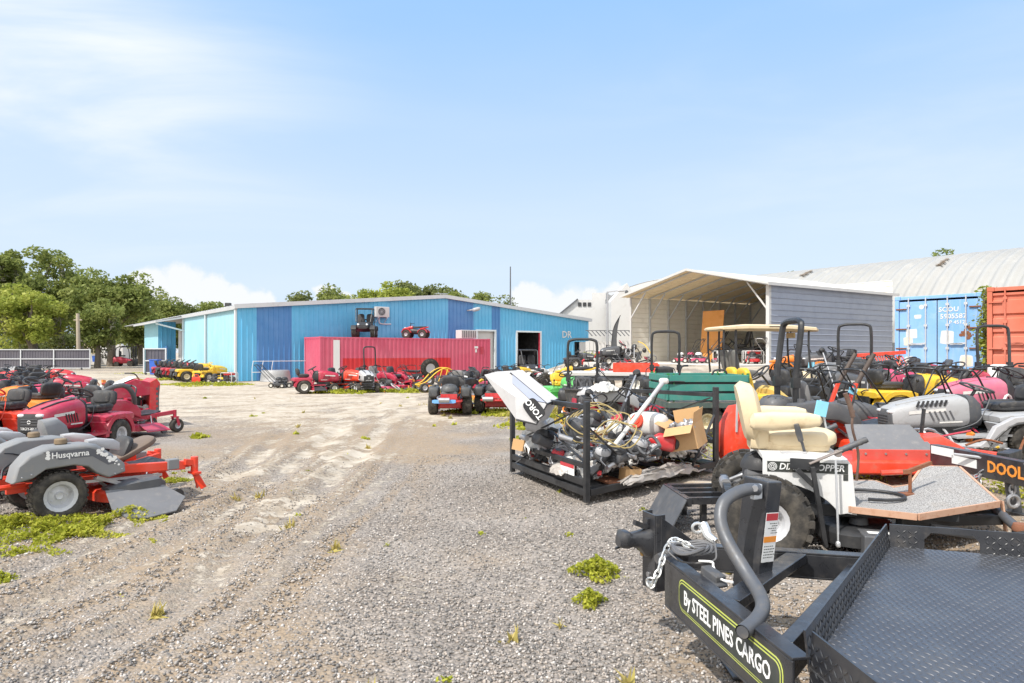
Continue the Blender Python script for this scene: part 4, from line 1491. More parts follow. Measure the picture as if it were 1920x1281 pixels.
def build_far_white():
 r, a_, s_ = arch_hall('smooth white arched hall seen between the warehouse and the carport', (19.5, 76), (0.5, 0.866), -6, 20, 11.5, 9.3, OFFW, 1.2)
 Y = 62
 def q(px, py):
  return P(px, py, Y)
 t = thing('white_shed', 'white flat topped shed with three dark vents left of the white arched hall', 'building', q(1110, 660))
 inv = Matrix.Translation(-Vector(t.location))
 mb = MB()
 pts = [q(1083, 562), q(1135, 562), q(1135, 692), q(1083, 692)]
 back = [p + Vector((2.5, 8, 0)) for p in pts]
 mb.v = []
 mb.add([inv @ p for p in pts + back], [(0, 1, 2, 3), (7, 6, 5, 4), (0, 4, 5, 1), (1, 5, 6, 2), (2, 6, 7, 3), (3, 7, 4, 0)])
 mb.build('wall', OFFW, t)
 mb = MB()
 p2 = [q(1110, 549), q(1136, 549), q(1136, 562), q(1110, 562)]
 back = [p + Vector((1.5, 5, 0)) for p in p2]
 mb.add([inv @ p for p in p2 + back], [(0, 1, 2, 3), (7, 6, 5, 4), (0, 4, 5, 1), (1, 5, 6, 2), (2, 6, 7, 3), (3, 7, 4, 0)])
 mb.build('parapet', OFFW, t)
 mb = MB()
 p3 = [q(1083, 562), q(1083, 692), q(1045, 692), q(1045, 594)]
 back = [p + Vector((2.5, 8, 0)) for p in p3]
 mb.add([inv @ p for p in p3 + back], [(0, 1, 2, 3), (7, 6, 5, 4), (0, 4, 5, 1), (1, 5, 6, 2), (2, 6, 7, 3), (3, 7, 4, 0)])
 mb.build('lean_to', OFFW, t)
 mb = MB(); mb.bar(inv @ (q(1044, 593) - Vector((0, 0.1, 0))), inv @ (q(1083, 561) - Vector((0, 0.1, 0))), 0.2, 0.12); mb.build('roof_edge', DGREY, t)
 for px in (1087, 1096, 1105):
  mb = MB(); mb.box(inv @ (q(px, 571) - Vector((0, 0.03, 0))), (0.3, 0.06, 0.36)); mb.build('vent', BLK, t)
 # small gable peak behind the carport roof
 t = thing('white_gable', 'small white gable peak rising behind the left end of the carport roof', 'building', P(1168, 660, 58))
 mb = MB(); mb.prism([(-1.0, -1.5), (1.4, -1.5), (1.4, 4.0), (0.35, 5.85), (-1.0, 4.3)], 0, 3.5); mb.build('wall', OFFW, t)
 mb = MB(); mb.sq((0.3, -0.02, 5.1), (0.28, 0.12, 0.3), 2.5); mb.build('lamp', DGREY, t)
 # fence with outriggers
 t = thing('white_fence', 'white ribbed metal fence topped by slanted wire brackets', 'fence', P(1140, 690, 50))
 inv = Matrix.Translation(-Vector(t.location))
 a, b = P(1098, 629, 50), P(1182, 629, 50)
 mb = MB(); rib_wall(mb, (a - Vector(t.location))[:2], (1, 0), (0, -1), 0, b.x - a.x, -1.6, 1.95, 0.28, 0.04); mb.build('panel', OFFW, t)
 mb = MB()
 mb.bar(inv @ (a + Vector((0, -0.05, 0.35))), inv @ (b + Vector((0, -0.05, 0.35))), 0.05, 0.05)
 mb.build('rail', DGREY, t)
 mb = MB()
 for k in range(11):
  p = inv @ a.lerp(b, (k + 0.4) / 11)
  mb.bar(p + Vector((0, -0.06, 0.36)), p + Vector((0.33, -0.35, -0.05)), 0.05, 0.05)
 mb.build('bracket', DGREY, t)
 t = thing('lamp_post', 'tall thin grey lamp post left of the carport', 'lamp post', (P(1139, 660, 46).x, 46, 0.6))
 mb = MB(); mb.cyl((0, 0, 0), (0, 0, tz(547, 46) - 0.6), 0.085, 0.06, n=8); mb.build('pole', STEEL, t)
 mb = MB(); mb.bar((0, 0, tz(548, 46) - 0.6), (0.7, -0.3, tz(546, 46) - 0.6), 0.08, 0.06); mb.build('arm', STEEL, t)
 mb = MB(); mb.sq((0.85, -0.36, tz(546, 46) - 0.62), (0.5, 0.24, 0.12), 3); mb.build('lamp_head', LGREY, t)
 t = thing('feather_flag', 'dark narrow curved feather flag standing right of the lamp post', 'flag', (P(1146, 660, 44).x, 44, 0.6))
 mb = MB()
 L = [(0.0, 1.0), (0.05, 1.9), (0.2, 2.7), (0.55, 3.35)]
 Rr = [(0.38, 1.0), (0.36, 1.9), (0.42, 2.6), (0.58, 3.38)]
 vs = []
 for (xa, za), (xb, zb) in zip(L, Rr):
  vs += [(xa, -0.01, za), (xb, 0.02, zb)]
 mb.add(vs, [(2 * i, 2 * i + 1, 2 * i + 3, 2 * i + 2) for i in range(3)]); mb.add([(x, y + 0.02, z) for x, y, z in vs], [(2 * i, 2 * i + 1, 2 * i + 3, 2 * i + 2) for i in range(3)])
 mb.build('cloth', DGREY, t)
 mb = MB(); mb.tube(cat([(0, 0, 0), (0, 0, 1.0), (0.05, 0, 1.9), (0.2, 0, 2.7), (0.6, 0, 3.42)], 4), 0.025, 6); mb.build('pole', BLK, t)
 # hedge
 t = thing('hedge', 'bright yellow green hedge at the foot of the white fence', 'hedge', (P(1140, 660, 42).x, 42, 0.5))
 n = 3500
 cen = np.stack([(rng.random(n) - 0.5) * 3.2, (rng.random(n) - 0.5) * 0.9, rng.random(n) * 1.0 + 0.1 * rng.normal(size=n)], 1)
 V, Fq = leaf_quads(cen, 0.14)
 fast_mesh('foliage', V, Fq, WEED, t)
 mb = MB()
 for k in range(8):
  mb.cyl((-1.4 + 0.4 * k, 0, 0), (-1.4 + 0.4 * k + 0.1, 0.1, 0.7), 0.02, n=5)
 mb.build('stem', BARK, t)
build_far_white()

# ------------------------------------------------------------ gate, forklift, distant things on the left
GATEM = paint('dark_grey_gate_sheet', (0.085, 0.08, 0.10), 0.45, dirt=0.15, scale=1.0)
def gate(label, p0, p1, z0, z1, posts):
 t = thing('gate', label, 'gate', Vector((p0.x, p0.y, 0)))
 u = Vector((p1.x - p0.x, p1.y - p0.y, 0)); L = u.length; u.normalize()
 n = Vector((u.y, -u.x, 0))
 t.rotation_euler = (0, 0, math.atan2(u.y, u.x))
 mb = MB(); rib_wall(mb, (0, 0), (1, 0), (0, -1), 0.05, L - 0.05, z0 + 0.06, z1 - 0.06, 0.25, 0.025); mb.build('panel', GATEM, t)
 for z in (z0 + 0.04, (z0 + z1) / 2, z1 - 0.04):
  mb = MB(); mb.box((L / 2, -0.06, z), (L, 0.05, 0.08)); mb.build('rail', ALU, t)
 for f in posts:
  mb = MB(); mb.box((L * f, -0.075, (z0 + z1) / 2), (0.1, 0.08, z1 - z0)); mb.build('stile', ALU, t, 0.01)
 for f in (0.08, 0.92):
  mb = MB(); mb.lathe([(0.0, -0.03), (0.09, -0.03), (0.09, 0.03), (0.0, 0.03)], (L * f, -0.06, z0 - 0.02), 'Y', 12); mb.build('wheel', BLK, t)
gate('long dark grey sliding gate with pale rails below the oaks', P(-30, 690, 63), P(170, 690, 63), 0.12, tz(655, 63), (0.0, 0.35, 0.66, 1.0))
gate('short dark grey gate leaf beside the blue warehouse', P(271, 690, 49), P(312, 690, 49), 0.12, tz(653, 49), (0.0, 1.0))

def build_forklift():
 Y = 78
 t = thing('forklift', 'red and black forklift parked in the gap of the gate', 'forklift', (P(236, 0, Y).x, Y, 0), 8)
 mb = MB(); mb.hull([(-1.2, 0.5, 0.35, 1.0), (-1.1, 0.55, 0.3, 1.15), (-0.6, 0.55, 0.3, 1.1), (0.3, 0.52, 0.3, 0.9), (0.7, 0.5, 0.3, 0.8)]); mb.build('body', CRIM, t)
 mb = MB(); mb.sq((-0.35, 0, 1.2), (0.55, 0.5, 0.18)); mb.sq((-0.6, 0, 1.5), (0.15, 0.5, 0.5)); mb.build('seat', SEATB, t)
 mb = MB()
 for y in (-0.5, 0.5):
  mb.tube(cat([(-0.9, y, 1.0), (-0.8, y, 2.1), (0.35, y, 2.2), (0.6, y, 0.9)], 3), 0.05, 6)
 for k in range(5):
  mb.bar((-0.75 + 0.27 * k, -0.5, 2.18), (-0.75 + 0.27 * k, 0.5, 2.18), 0.06, 0.04)
 mb.build('overhead_guard', BLK, t)
 mb = MB()
 for y in (-0.35, 0.35):
  mb.box((0.95, y, 1.2), (0.16, 0.12, 2.3))
 for z in (0.3, 1.2, 2.2):
  mb.box((0.95, 0, z), (0.1, 0.75, 0.12))
 mb.box((1.08, 0, 0.6), (0.05, 1.0, 0.5)); mb.build('mast', BLK, t, 0.01)
 for y in (-0.3, 0.3):
  mb = MB(); mb.box((1.6, y, 0.1), (1.0, 0.1, 0.05)); mb.box((1.13, y, 0.35), (0.05, 0.1, 0.5)); mb.build('fork', BLK, t)
 for x, r in ((0.65, 0.33), (-0.8, 0.27)):
  for y in (-0.5, 0.5):
   mb = MB(); mb.lathe([(r * 0.5, -0.11), (r, -0.1), (r, 0.1), (r * 0.5, 0.11)], (x, y, r), 'Y', 18); w = mb.build('wheel', TYRE, t)
   mb = MB(); mb.lathe([(0, -0.09), (r * 0.52, -0.09), (r * 0.52, 0.09), (0, 0.09)], (x, y, r), 'Y', 14); mb.build('rim', RIMW, w)
build_forklift()

def build_far_left():
 Y = 66
 t = thing('utility_pole', 'bare grey wooden utility pole in front of the oaks', 'utility pole', (P(148, 0, Y).x, Y, 0))
 mb = MB(); mb.cyl((0, 0, -0.2), (-0.12, 0, tz(588, Y)), 0.2, 0.15, n=10); mb.build('pole', paint('grey_wood', (0.40, 0.34, 0.26), 0.9), t)
 mb = MB(); mb.bar((-0.5, 0, tz(600, Y)), (0.3, 0, tz(600, Y)), 0.08, 0.1); mb.build('crossarm', paint('grey_wood', (0.40, 0.34, 0.26), 0.9), t)
 Y = 104
 for px0, px1, top, lab, m in ((153, 181, 645, 'cream rounded camper trailer left of the leaning oak trunk', TAN), (190, 238, 645, 'long white camper trailer behind the forklift', OFFW)):
  a, b = P(px0, 0, Y).x, P(px1, 0, Y).x
  t = thing('camper_trailer', lab, 'trailer', ((a + b) / 2, Y, 0), 0, 'campers beyond the gate')
  h = tz(top, Y)
  w = (b - a) / 2
  mb = MB(); mb.prism([(-w, 0.5), (w, 0.5), (w, h - 0.4), (w - 0.4, h), (-w + 0.4, h), (-w, h - 0.4)], -1.1, 1.1); mb.build('body', m, t, 0.05)
  mb = MB(); mb.box((0, -1.11, h * 0.62), (w * 0.7, 0.03, 0.6)); mb.build('window', DGREY, t)
  mb = MB(); mb.box((w * 0.6, -1.11, h * 0.48), (0.7, 0.03, h * 0.6)); mb.build('door', LGREY, t)
  for x in (-0.4, 0.4):
   mb = MB(); mb.lathe([(0, -0.1), (0.33, -0.1), (0.33, 0.1), (0, 0.1)], (x, -1.0, 0.33), 'Y', 16); mb.build('wheel', TYRE, t)
 Y = 92
 a, b = P(172, 0, Y).x, P(208, 0, Y).x
 t = thing('boundary_wall', 'low white wall beyond the gate with a blue bin before it', 'wall', ((a + b) / 2, Y, 0))
 mb = MB(); mb.box((0, 0, 0.62), (b - a, 0.2, 1.24)); mb.build('wall', OFFW, t, 0.02)
 mb = MB(); mb.box((0, 0, 1.29), (b - a + 0.1, 0.3, 0.08)); mb.build('coping', LGREY, t, 0.01)
 t = thing('bin', 'blue plastic bin standing before the low white wall', 'bin', (P(179, 0, Y - 0.6).x, Y - 0.6, 0.3))
 mb = MB(); mb.box((0, 0, 0.4), (0.52, 0.5, 0.75), taper=(1.2, 1.2)); mb.build('body', BLUE, t, 0.03)
 mb = MB(); mb.box((0, 0, 0.8), (0.7, 0.66, 0.06)); mb.build('lid', BLUE, t, 0.02)
 t = thing('bin', 'blue plastic bin half hidden behind the short gate leaf by the warehouse', 'bin', (P(291, 0, 48.4).x, 48.4, 0))
 mb = MB(); mb.box((0, 0, 0.55), (0.5, 0.5, 1.0), taper=(1.15, 1.15)); mb.build('body', BLUE, t, 0.03)
 mb = MB(); mb.box((0, 0, 1.08), (0.62, 0.62, 0.07)); mb.build('lid', BLUE, t, 0.02)
build_far_left()
DECALW = paint('worn_white_decal', (0.62, 0.61, 0.58), 0.5, dirt=0.5, scale=12)
# ------------------------------------------------------------ machine parts
def bent(pts, n=5):
 return cat(pts, n)

def wheel(root, x, y, r, w, rim=RIMW, tread='turf', name='wheel', n=26, rr=0.52, tilt=0, seg=1):
 """Tyre mesh with the rim as its child; axle along Y."""
 mb = MB()
 h = w / 2
 prof = [(r * rr, -h * 0.78), (r * (rr + 0.06), -h * 0.92), (r * 0.78, -h), (r * 0.92, -h * 0.92), (r * 0.975, -h * 0.74),
   (r, -h * 0.3), (r, h * 0.3), (r * 0.975, h * 0.74), (r * 0.92, h * 0.92), (r * 0.78, h), (r * (rr + 0.06), h * 0.92), (r * rr, h * 0.78)]
 mb.lathe(prof, (0, 0, 0), 'Y', n, True)
 if tread == 'turf':
  for k in range(int(n * 1.2)):
   a = 2 * math.pi * k / int(n * 1.2)
   for j, y0 in enumerate((-0.36, 0.36)):
    b = a + (0.0 if j else math.pi / (n * 1.2))
    c, s = math.cos(b), math.sin(b)
    mb.box((c * r * 1.003, y0 * h * 1.1, s * r * 1.003), (0.014, h * 0.62, r * 0.12), (0, -math.degrees(b), 0))
 elif tread == 'lug':
  m = 18
  for k in range(m):
   for j, y0 in enumerate((-0.72, -0.25, 0.25, 0.72)):
    b = 2 * math.pi * (k + 0.5 * (j % 2)) / m
    c, s = math.cos(b), math.sin(b)
    q = 0.97 if abs(y0) > 0.5 else 1.01
    mb.box((c * r * q, y0 * h, s * r * q), (0.055, h * 0.36, r * 0.17), (0, -math.degrees(b), 0))
 elif tread == 'bar':
  m = 16
  for k in range(m):
   for sg in (-1, 1):
    b = 2 * math.pi * (k + 0.25 * sg) / m
    c, s = math.cos(b), math.sin(b)
    b2 = b + 0.16
    mb.bar((c * r, sg * h * 0.1, s * r), (math.cos(b2) * r * 0.97, sg * h * 0.88, math.sin(b2) * r * 0.97), 0.035, 0.05, (c, 0, s))
 o = mb.build(name, TYRE, root)
 o.location = (x, y, r)
 o.rotation_euler = (0, 0, R(tilt))
 mb = MB()
 out = 1 if y >= 0 else -1
 q = r * rr
 mb.lathe([(0.0, out * h * 0.42), (q * 0.22, out * h * 0.5), (q * 0.30, out * h * 0.32), (q * 0.68, out * h * 0.22), (q * 0.80, out * h * 0.72), (q * 1.02, out * h * 0.84),
              (q * 1.02, -out * h * 0.8), (q * 0.6, -out * h * 0.6), (0.0, -out * h * 0.6)], (0, 0, 0), 'Y', 20)
 for k in range(5):
  a = k * 2 * math.pi / 5
  mb.cyl((q * 0.48 * math.cos(a), out * h * 0.22, q * 0.48 * math.sin(a)), (q * 0.48 * math.cos(a), out * h * 0.34, q * 0.48 * math.sin(a)), q * 0.06, n=6)
 mb.build('rim', rim, o)
 return o

def seat_at(root, x, z, mat=SEATB, s=1.0, back=0.38, lean=12, base=True):
 mb = MB()
 mb.sq((x, 0, z + 0.05), (0.46 * s, 0.47 * s, 0.13 * s), 4)
 for y in (-0.19, 0.19):
  mb.sq((x, y * s, z + 0.085), (0.42 * s, 0.1 * s, 0.1 * s), 3)
 mb.build('seat', mat, root)
 mb = MB()
 mb.T = Matrix.Translation((x - 0.2 * s, 0, z + 0.08)) @ Matrix.Rotation(R(-lean), 4, 'Y')
 mb.sq((-0.01, 0, back * s * 0.5), (0.13 * s, 0.47 * s, back * s), 4)
 mb.sq((0.035, 0, back * s * 0.52), (0.08 * s, 0.32 * s, back * s * 0.72), 4)
 mb.build('seat_back', mat, root)
 if base:
  mb = MB(); mb.box((x - 0.02, 0, z - 0.05), (0.3, 0.32, 0.1), taper=(0.85, 0.85)); mb.build('seat_base', BLKM, root, 0.01)

def small_engine(root, x, z, y=0, s=1.0, top=BLK, name='engine'):
 mb = MB()
 mb.hull([(x - 0.17 * s, 0.16 * s, z, z + 0.17 * s, y), (x - 0.15 * s, 0.19 * s, z - 0.02, z + 0.2 * s, y), (x + 0.15 * s, 0.19 * s, z - 0.02, z + 0.2 * s, y), (x + 0.17 * s, 0.16 * s, z, z + 0.17 * s, y)])
 for k in range(5):
  mb.box((x + 0.2 * s, y, z + 0.02 * s + 0.035 * s * k), (0.1 * s, 0.2 * s, 0.014 * s))
 e = mb.build(name, DGREY, root)
 mb = MB()
 mb.lathe([(0.0, 0.33 * s), (0.1 * s, 0.33 * s), (0.16 * s, 0.30 * s), (0.2 * s, 0.23 * s), (0.205 * s, 0.18 * s), (0.0, 0.18 * s)], (x, y, z), 'Z', 20)
 mb.build('shroud', top, e)
 mb = MB()
 mb.lathe([(0.0, 0.345 * s), (0.05 * s, 0.345 * s), (0.1 * s, 0.332 * s), (0.0, 0.331 * s)], (x, y, z), 'Z', 14)
 for k in range(10):
  a = k * math.pi / 5
  mb.bar((x + 0.08 * s * math.cos(a), y + 0.08 * s * math.sin(a), z + 0.335 * s), (x + 0.15 * s * math.cos(a), y + 0.15 * s * math.sin(a), z + 0.312 * s), 0.012 * s, 0.012 * s)
 mb.build('air_screen', DGREY, e)
 mb = MB(); mb.tube(bent([(x - 0.05, y + 0.2 * s, z + 0.08), (x - 0.15 * s, y + 0.26 * s, z + 0.05), (x - 0.3 * s, y + 0.2 * s, z)]), 0.022 * s, 7)
 mb.cyl((x - 0.34 * s, y - 0.02, z), (x - 0.34 * s, y + 0.22 * s, z), 0.055 * s, n=10); mb.build('muffler', STEEL, e)
 return e

def steering(root, x, z, r=0.18, tilt=28):
 mb = MB()
 M = Matrix.Translation((x, 0, z)) @ Matrix.Rotation(R(-tilt), 4, 'Y')
 mb.T = M
 mb.tube([(r * math.cos(a), r * math.sin(a), 0) for a in np.linspace(0, 2 * math.pi, 22, endpoint=False)], 0.016, 6, True)
 for a in (0.5, 2.6, 4.71):
  mb.bar((0, 0, -0.02), (r * math.cos(a), r * math.sin(a), 0), 0.035, 0.012)
 mb.lathe([(0, 0.0), (0.045, -0.01), (0.05, -0.05), (0, -0.05)], (0, 0, 0.01), 'Z', 12)
 o = mb.build('steering_wheel', BLK, root)
 mb = MB(); mb.T = M
 mb.cyl((0, 0, -0.04), (0, 0, -0.42), 0.02, n=8); mb.build('steering_column', BLKM, o)

def arch_fender(mb, xc, rin, rout, zc, y0, y1, a0=-5, a1=185, n=10, flat=None):
 out, inn = [], []
 for k in range(n + 1):
  a = R(a0 + (a1 - a0) * k / n)
  out.append((xc + rout * math.cos(a), zc + rout * math.sin(a)))
  inn.append((xc + rin * math.cos(a), zc + rin * math.sin(a)))
 if flat is not None:
  out = [(x, min(z, flat)) for x, z in out]
 mb.prism(out + inn[::-1], y0, y1)

def deck(root, x, z, L, W, mat, chute=-1, chute_mat=BLK, name='mower_deck'):
 mb = MB()
 rings = []
 for zz, k in ((z, 1.0), (z + 0.09, 1.0), (z + 0.12, 0.93), (z + 0.125, 0.5)):
  ring = []
  for j in range(20):
   a = 2 * math.pi * (j + 0.5) / 20
   ca, sa = math.cos(a), math.sin(a)
   ring.append((x + L / 2 * k * math.copysign(abs(ca) ** 0.6, ca), W / 2 * k * math.copysign(abs(sa) ** 0.55, sa), zz))
  rings.append(ring)
 mb.loft(rings)
 d = mb.build(name, mat, root)
 for y in (-W * 0.27, 0, W * 0.27):
  mb = MB(); mb.lathe([(0, 0.2), (0.06, 0.2), (0.075, 0.13), (0, 0.13)], (x, y, z), 'Z', 12); mb.build('spindle_cover', DGREY, d)
 mb = MB(); ring = [(x + 0.1 * math.cos(q), W * 0.31 * math.cos(q) * 0.2 + W * 0.33 * math.sin(q), z + 0.19) for q in np.linspace(0, 6.28, 16, endpoint=False)]
 mb.tube(ring, 0.008, 5, True); mb.build('drive_belt', BLK, d)
 if chute:
  mb = MB()
  y0 = chute * W / 2
  mb.add([(x - 0.2, y0 * 0.94, z + 0.12), (x + 0.22, y0 * 0.94, z + 0.12), (x + 0.26, y0 + chute * 0.26, z + 0.0), (x - 0.22, y0 + chute * 0.26, z + 0.0),
    (x - 0.2, y0 * 0.94, z + 0.135), (x + 0.22, y0 * 0.94, z + 0.135), (x + 0.26, y0 + chute * 0.26, z + 0.015), (x - 0.22, y0 + chute * 0.26, z + 0.015)],
               [(3, 2, 1, 0), (4, 5, 6, 7), (0, 1, 5, 4), (1, 2, 6, 5), (2, 3, 7, 6), (3, 0, 4, 7)])
  mb.build('discharge_chute', chute_mat, d)
 for sy in (-1, 1):
  mb = MB(); mb.lathe([(0.015, -0.03), (0.06, -0.03), (0.06, 0.03), (0.015, 0.03)], (x + L / 2 + 0.02, sy * W * 0.4, 0.07), 'Y', 12)
  mb.build('gauge_wheel', DGREY, d)
 return d

# ------------------------------------------------------------ lawn tractor
def tractor(name='lawn_tractor', body=RED, hood=None, seat=SEATB, rim=RIMW, nose=BLK, fen=None, deckm=None, tread='turf', big=1.0, nosetop=None):
 hood = hood or body
 fen = fen or body
 t = thing(name, '', 'lawn tractor')
 for y in (-0.37, 0.37):
  wheel(t, -0.42, y, 0.255, 0.24, rim, tread)
 for y in (-0.38, 0.38):
  wheel(t, 0.76, y, 0.19, 0.16, rim, 'none', rr=0.5)
 mb = MB(); mb.box((0.18, 0, 0.30), (1.5, 0.34, 0.1)); mb.box((0.76, 0, 0.2), (0.07, 0.66, 0.06)); mb.box((-0.42, 0, 0.26), (0.16, 0.5, 0.16)); mb.box((0.45, 0, 0.42), (0.6, 0.4, 0.2))
 mb.build('chassis', BLKM, t, 0.01)
 mb = MB()
 mb.hull([(0.16, 0.255, 0.44, 0.86), (0.22, 0.27, 0.42, 0.90), (0.55, 0.265, 0.42, 0.865), (0.85, 0.245, 0.42, 0.80), (0.95, 0.225, 0.44, 0.765), (0.985, 0.2, 0.46, 0.73)], 20, 4)
 h = mb.build('hood', hood, t)
 mb = MB()
 for y in (-0.12, 0.12):
  mb.hull([(0.25, 0.022, 0.88, 0.912, y), (0.6, 0.02, 0.845, 0.872, y * 0.95), (0.9, 0.012, 0.775, 0.80, y * 0.85)], 8, 3)
 mb.build('hood_ridge', hood if nosetop is None else nosetop, h)
 mb = MB()
 mb.hull([(0.962, 0.205, 0.40, 0.73), (0.995, 0.2, 0.42, 0.72), (1.01, 0.17, 0.45, 0.67)], 16, 5)
 g = mb.build('grille', nose, t)
 mb = MB()
 for k in range(5):
  mb.box((1.012, 0, 0.48 + 0.04 * k), (0.012, 0.26, 0.012))
 mb.build('grille_bar', DGREY, g)
 for y in (-0.145, 0.145):
  mb = MB(); mb.sq((0.972, y, 0.695), (0.09, 0.12, 0.055), 3, 12, 8); mb.build('headlight', LENS, t)
 for y in (-0.268, 0.268):
  mb = MB()
  for k in range(5):
   mb.box((0.36 + 0.055 * k, y, 0.62), (0.018, 0.012, 0.14), (0, 18, 0))
  mb.build('side_vent', BLK, h)
 mb = MB(); mb.tube(bent([(0.86, -0.24, 0.36), (1.06, -0.2, 0.37), (1.09, 0, 0.37), (1.06, 0.2, 0.37), (0.86, 0.24, 0.36)], 4), 0.02, 7); mb.build('bumper', BLKM, t)
 mb = MB()
 mb.hull([(-0.02, 0.16, 0.42, 0.78), (0.05, 0.2, 0.42, 0.88), (0.15, 0.235, 0.42, 0.9)], 14, 4)
 mb.build('dashboard', BLK, t)
 steering(t, -0.06, 0.98)
 mb = MB()
 for s in (-1, 1):
  a, b = sorted((s * 0.19, s * 0.46))
  arch_fender(mb, -0.42, 0.30, 0.38, 0.25, a, b, 0, 178, 10, 0.60)
  mb.box((0.1, s * 0.33, 0.32), (0.62, 0.26, 0.03))
  mb.bar((-0.08, s * 0.33, 0.34), (-0.03, s * 0.33, 0.5), 0.26, 0.03, (1, 0, 0))
 mb.hull([(-0.82, 0.42, 0.48, 0.58), (-0.76, 0.45, 0.47, 0.62), (-0.2, 0.45, 0.5, 0.62), (-0.08, 0.42, 0.5, 0.58)], 16, 6)
 mb.build('fender', fen, t)
 seat_at(t, -0.4, 0.64, seat, 0.95, 0.29)
 mb = MB(); mb.cyl((-0.12, -0.33, 0.58), (-0.06, -0.35, 0.78), 0.012, n=6); mb.sq((-0.055, -0.352, 0.8), (0.05, 0.05, 0.07), 2.5, 8, 6); mb.build('lever', BLK, t)
 deck(t, 0.15, 0.12, 0.72, 1.02, deckm or body)
 mb = MB(); mb.box((-0.86, 0, 0.3), (0.1, 0.4, 0.02)); mb.box((-0.82, 0, 0.4), (0.03, 0.36, 0.2)); mb.build('hitch_plate', BLKM, t)
 for s in (-1, 1):
  mb = MB(); mb.bar((-0.12, s * 0.24, 0.36), (0.32, s * 0.34, 0.24), 0.012, 0.03); mb.bar((0.5, s * 0.2, 0.36), (0.36, s * 0.36, 0.24), 0.012, 0.03); mb.build('lift_link', STEEL, t)
  mb = MB(); mb.bar((0.42, s * 0.269, 0.70), (0.82, s * 0.251, 0.675), 0.004, 0.045); mb.bar((0.25, s * 0.273, 0.52), (0.5, s * 0.269, 0.52), 0.004, 0.02); mb.build('hood_decal', DECALW, h)
 mb = MB(); mb.tube(bent([(0.62, -0.22, 0.40), (0.70, -0.29, 0.36), (0.86, -0.27, 0.33)], 3), 0.024, 7); mb.build('exhaust', RUST, t)
 mb = MB(); mb.tube(bent([(0.02, -0.2, 0.5), (0.1, -0.3, 0.38), (0.3, -0.28, 0.3), (0.55, -0.24, 0.34)], 4), 0.008, 5); mb.tube(bent([(-0.1, 0.2, 0.84), (-0.02, 0.26, 0.7), (0.1, 0.28, 0.5), (0.35, 0.26, 0.4)], 4), 0.007, 5); mb.build('cable', BLK, t)
 mb = MB(); mb.bar((0.3, -0.1, 0.25), (0.74, -0.3, 0.24), 0.014, 0.014); mb.bar((0.76, -0.3, 0.26), (0.76, 0.3, 0.26), 0.014, 0.014); mb.build('steering_rod', STEEL, t)
 return t

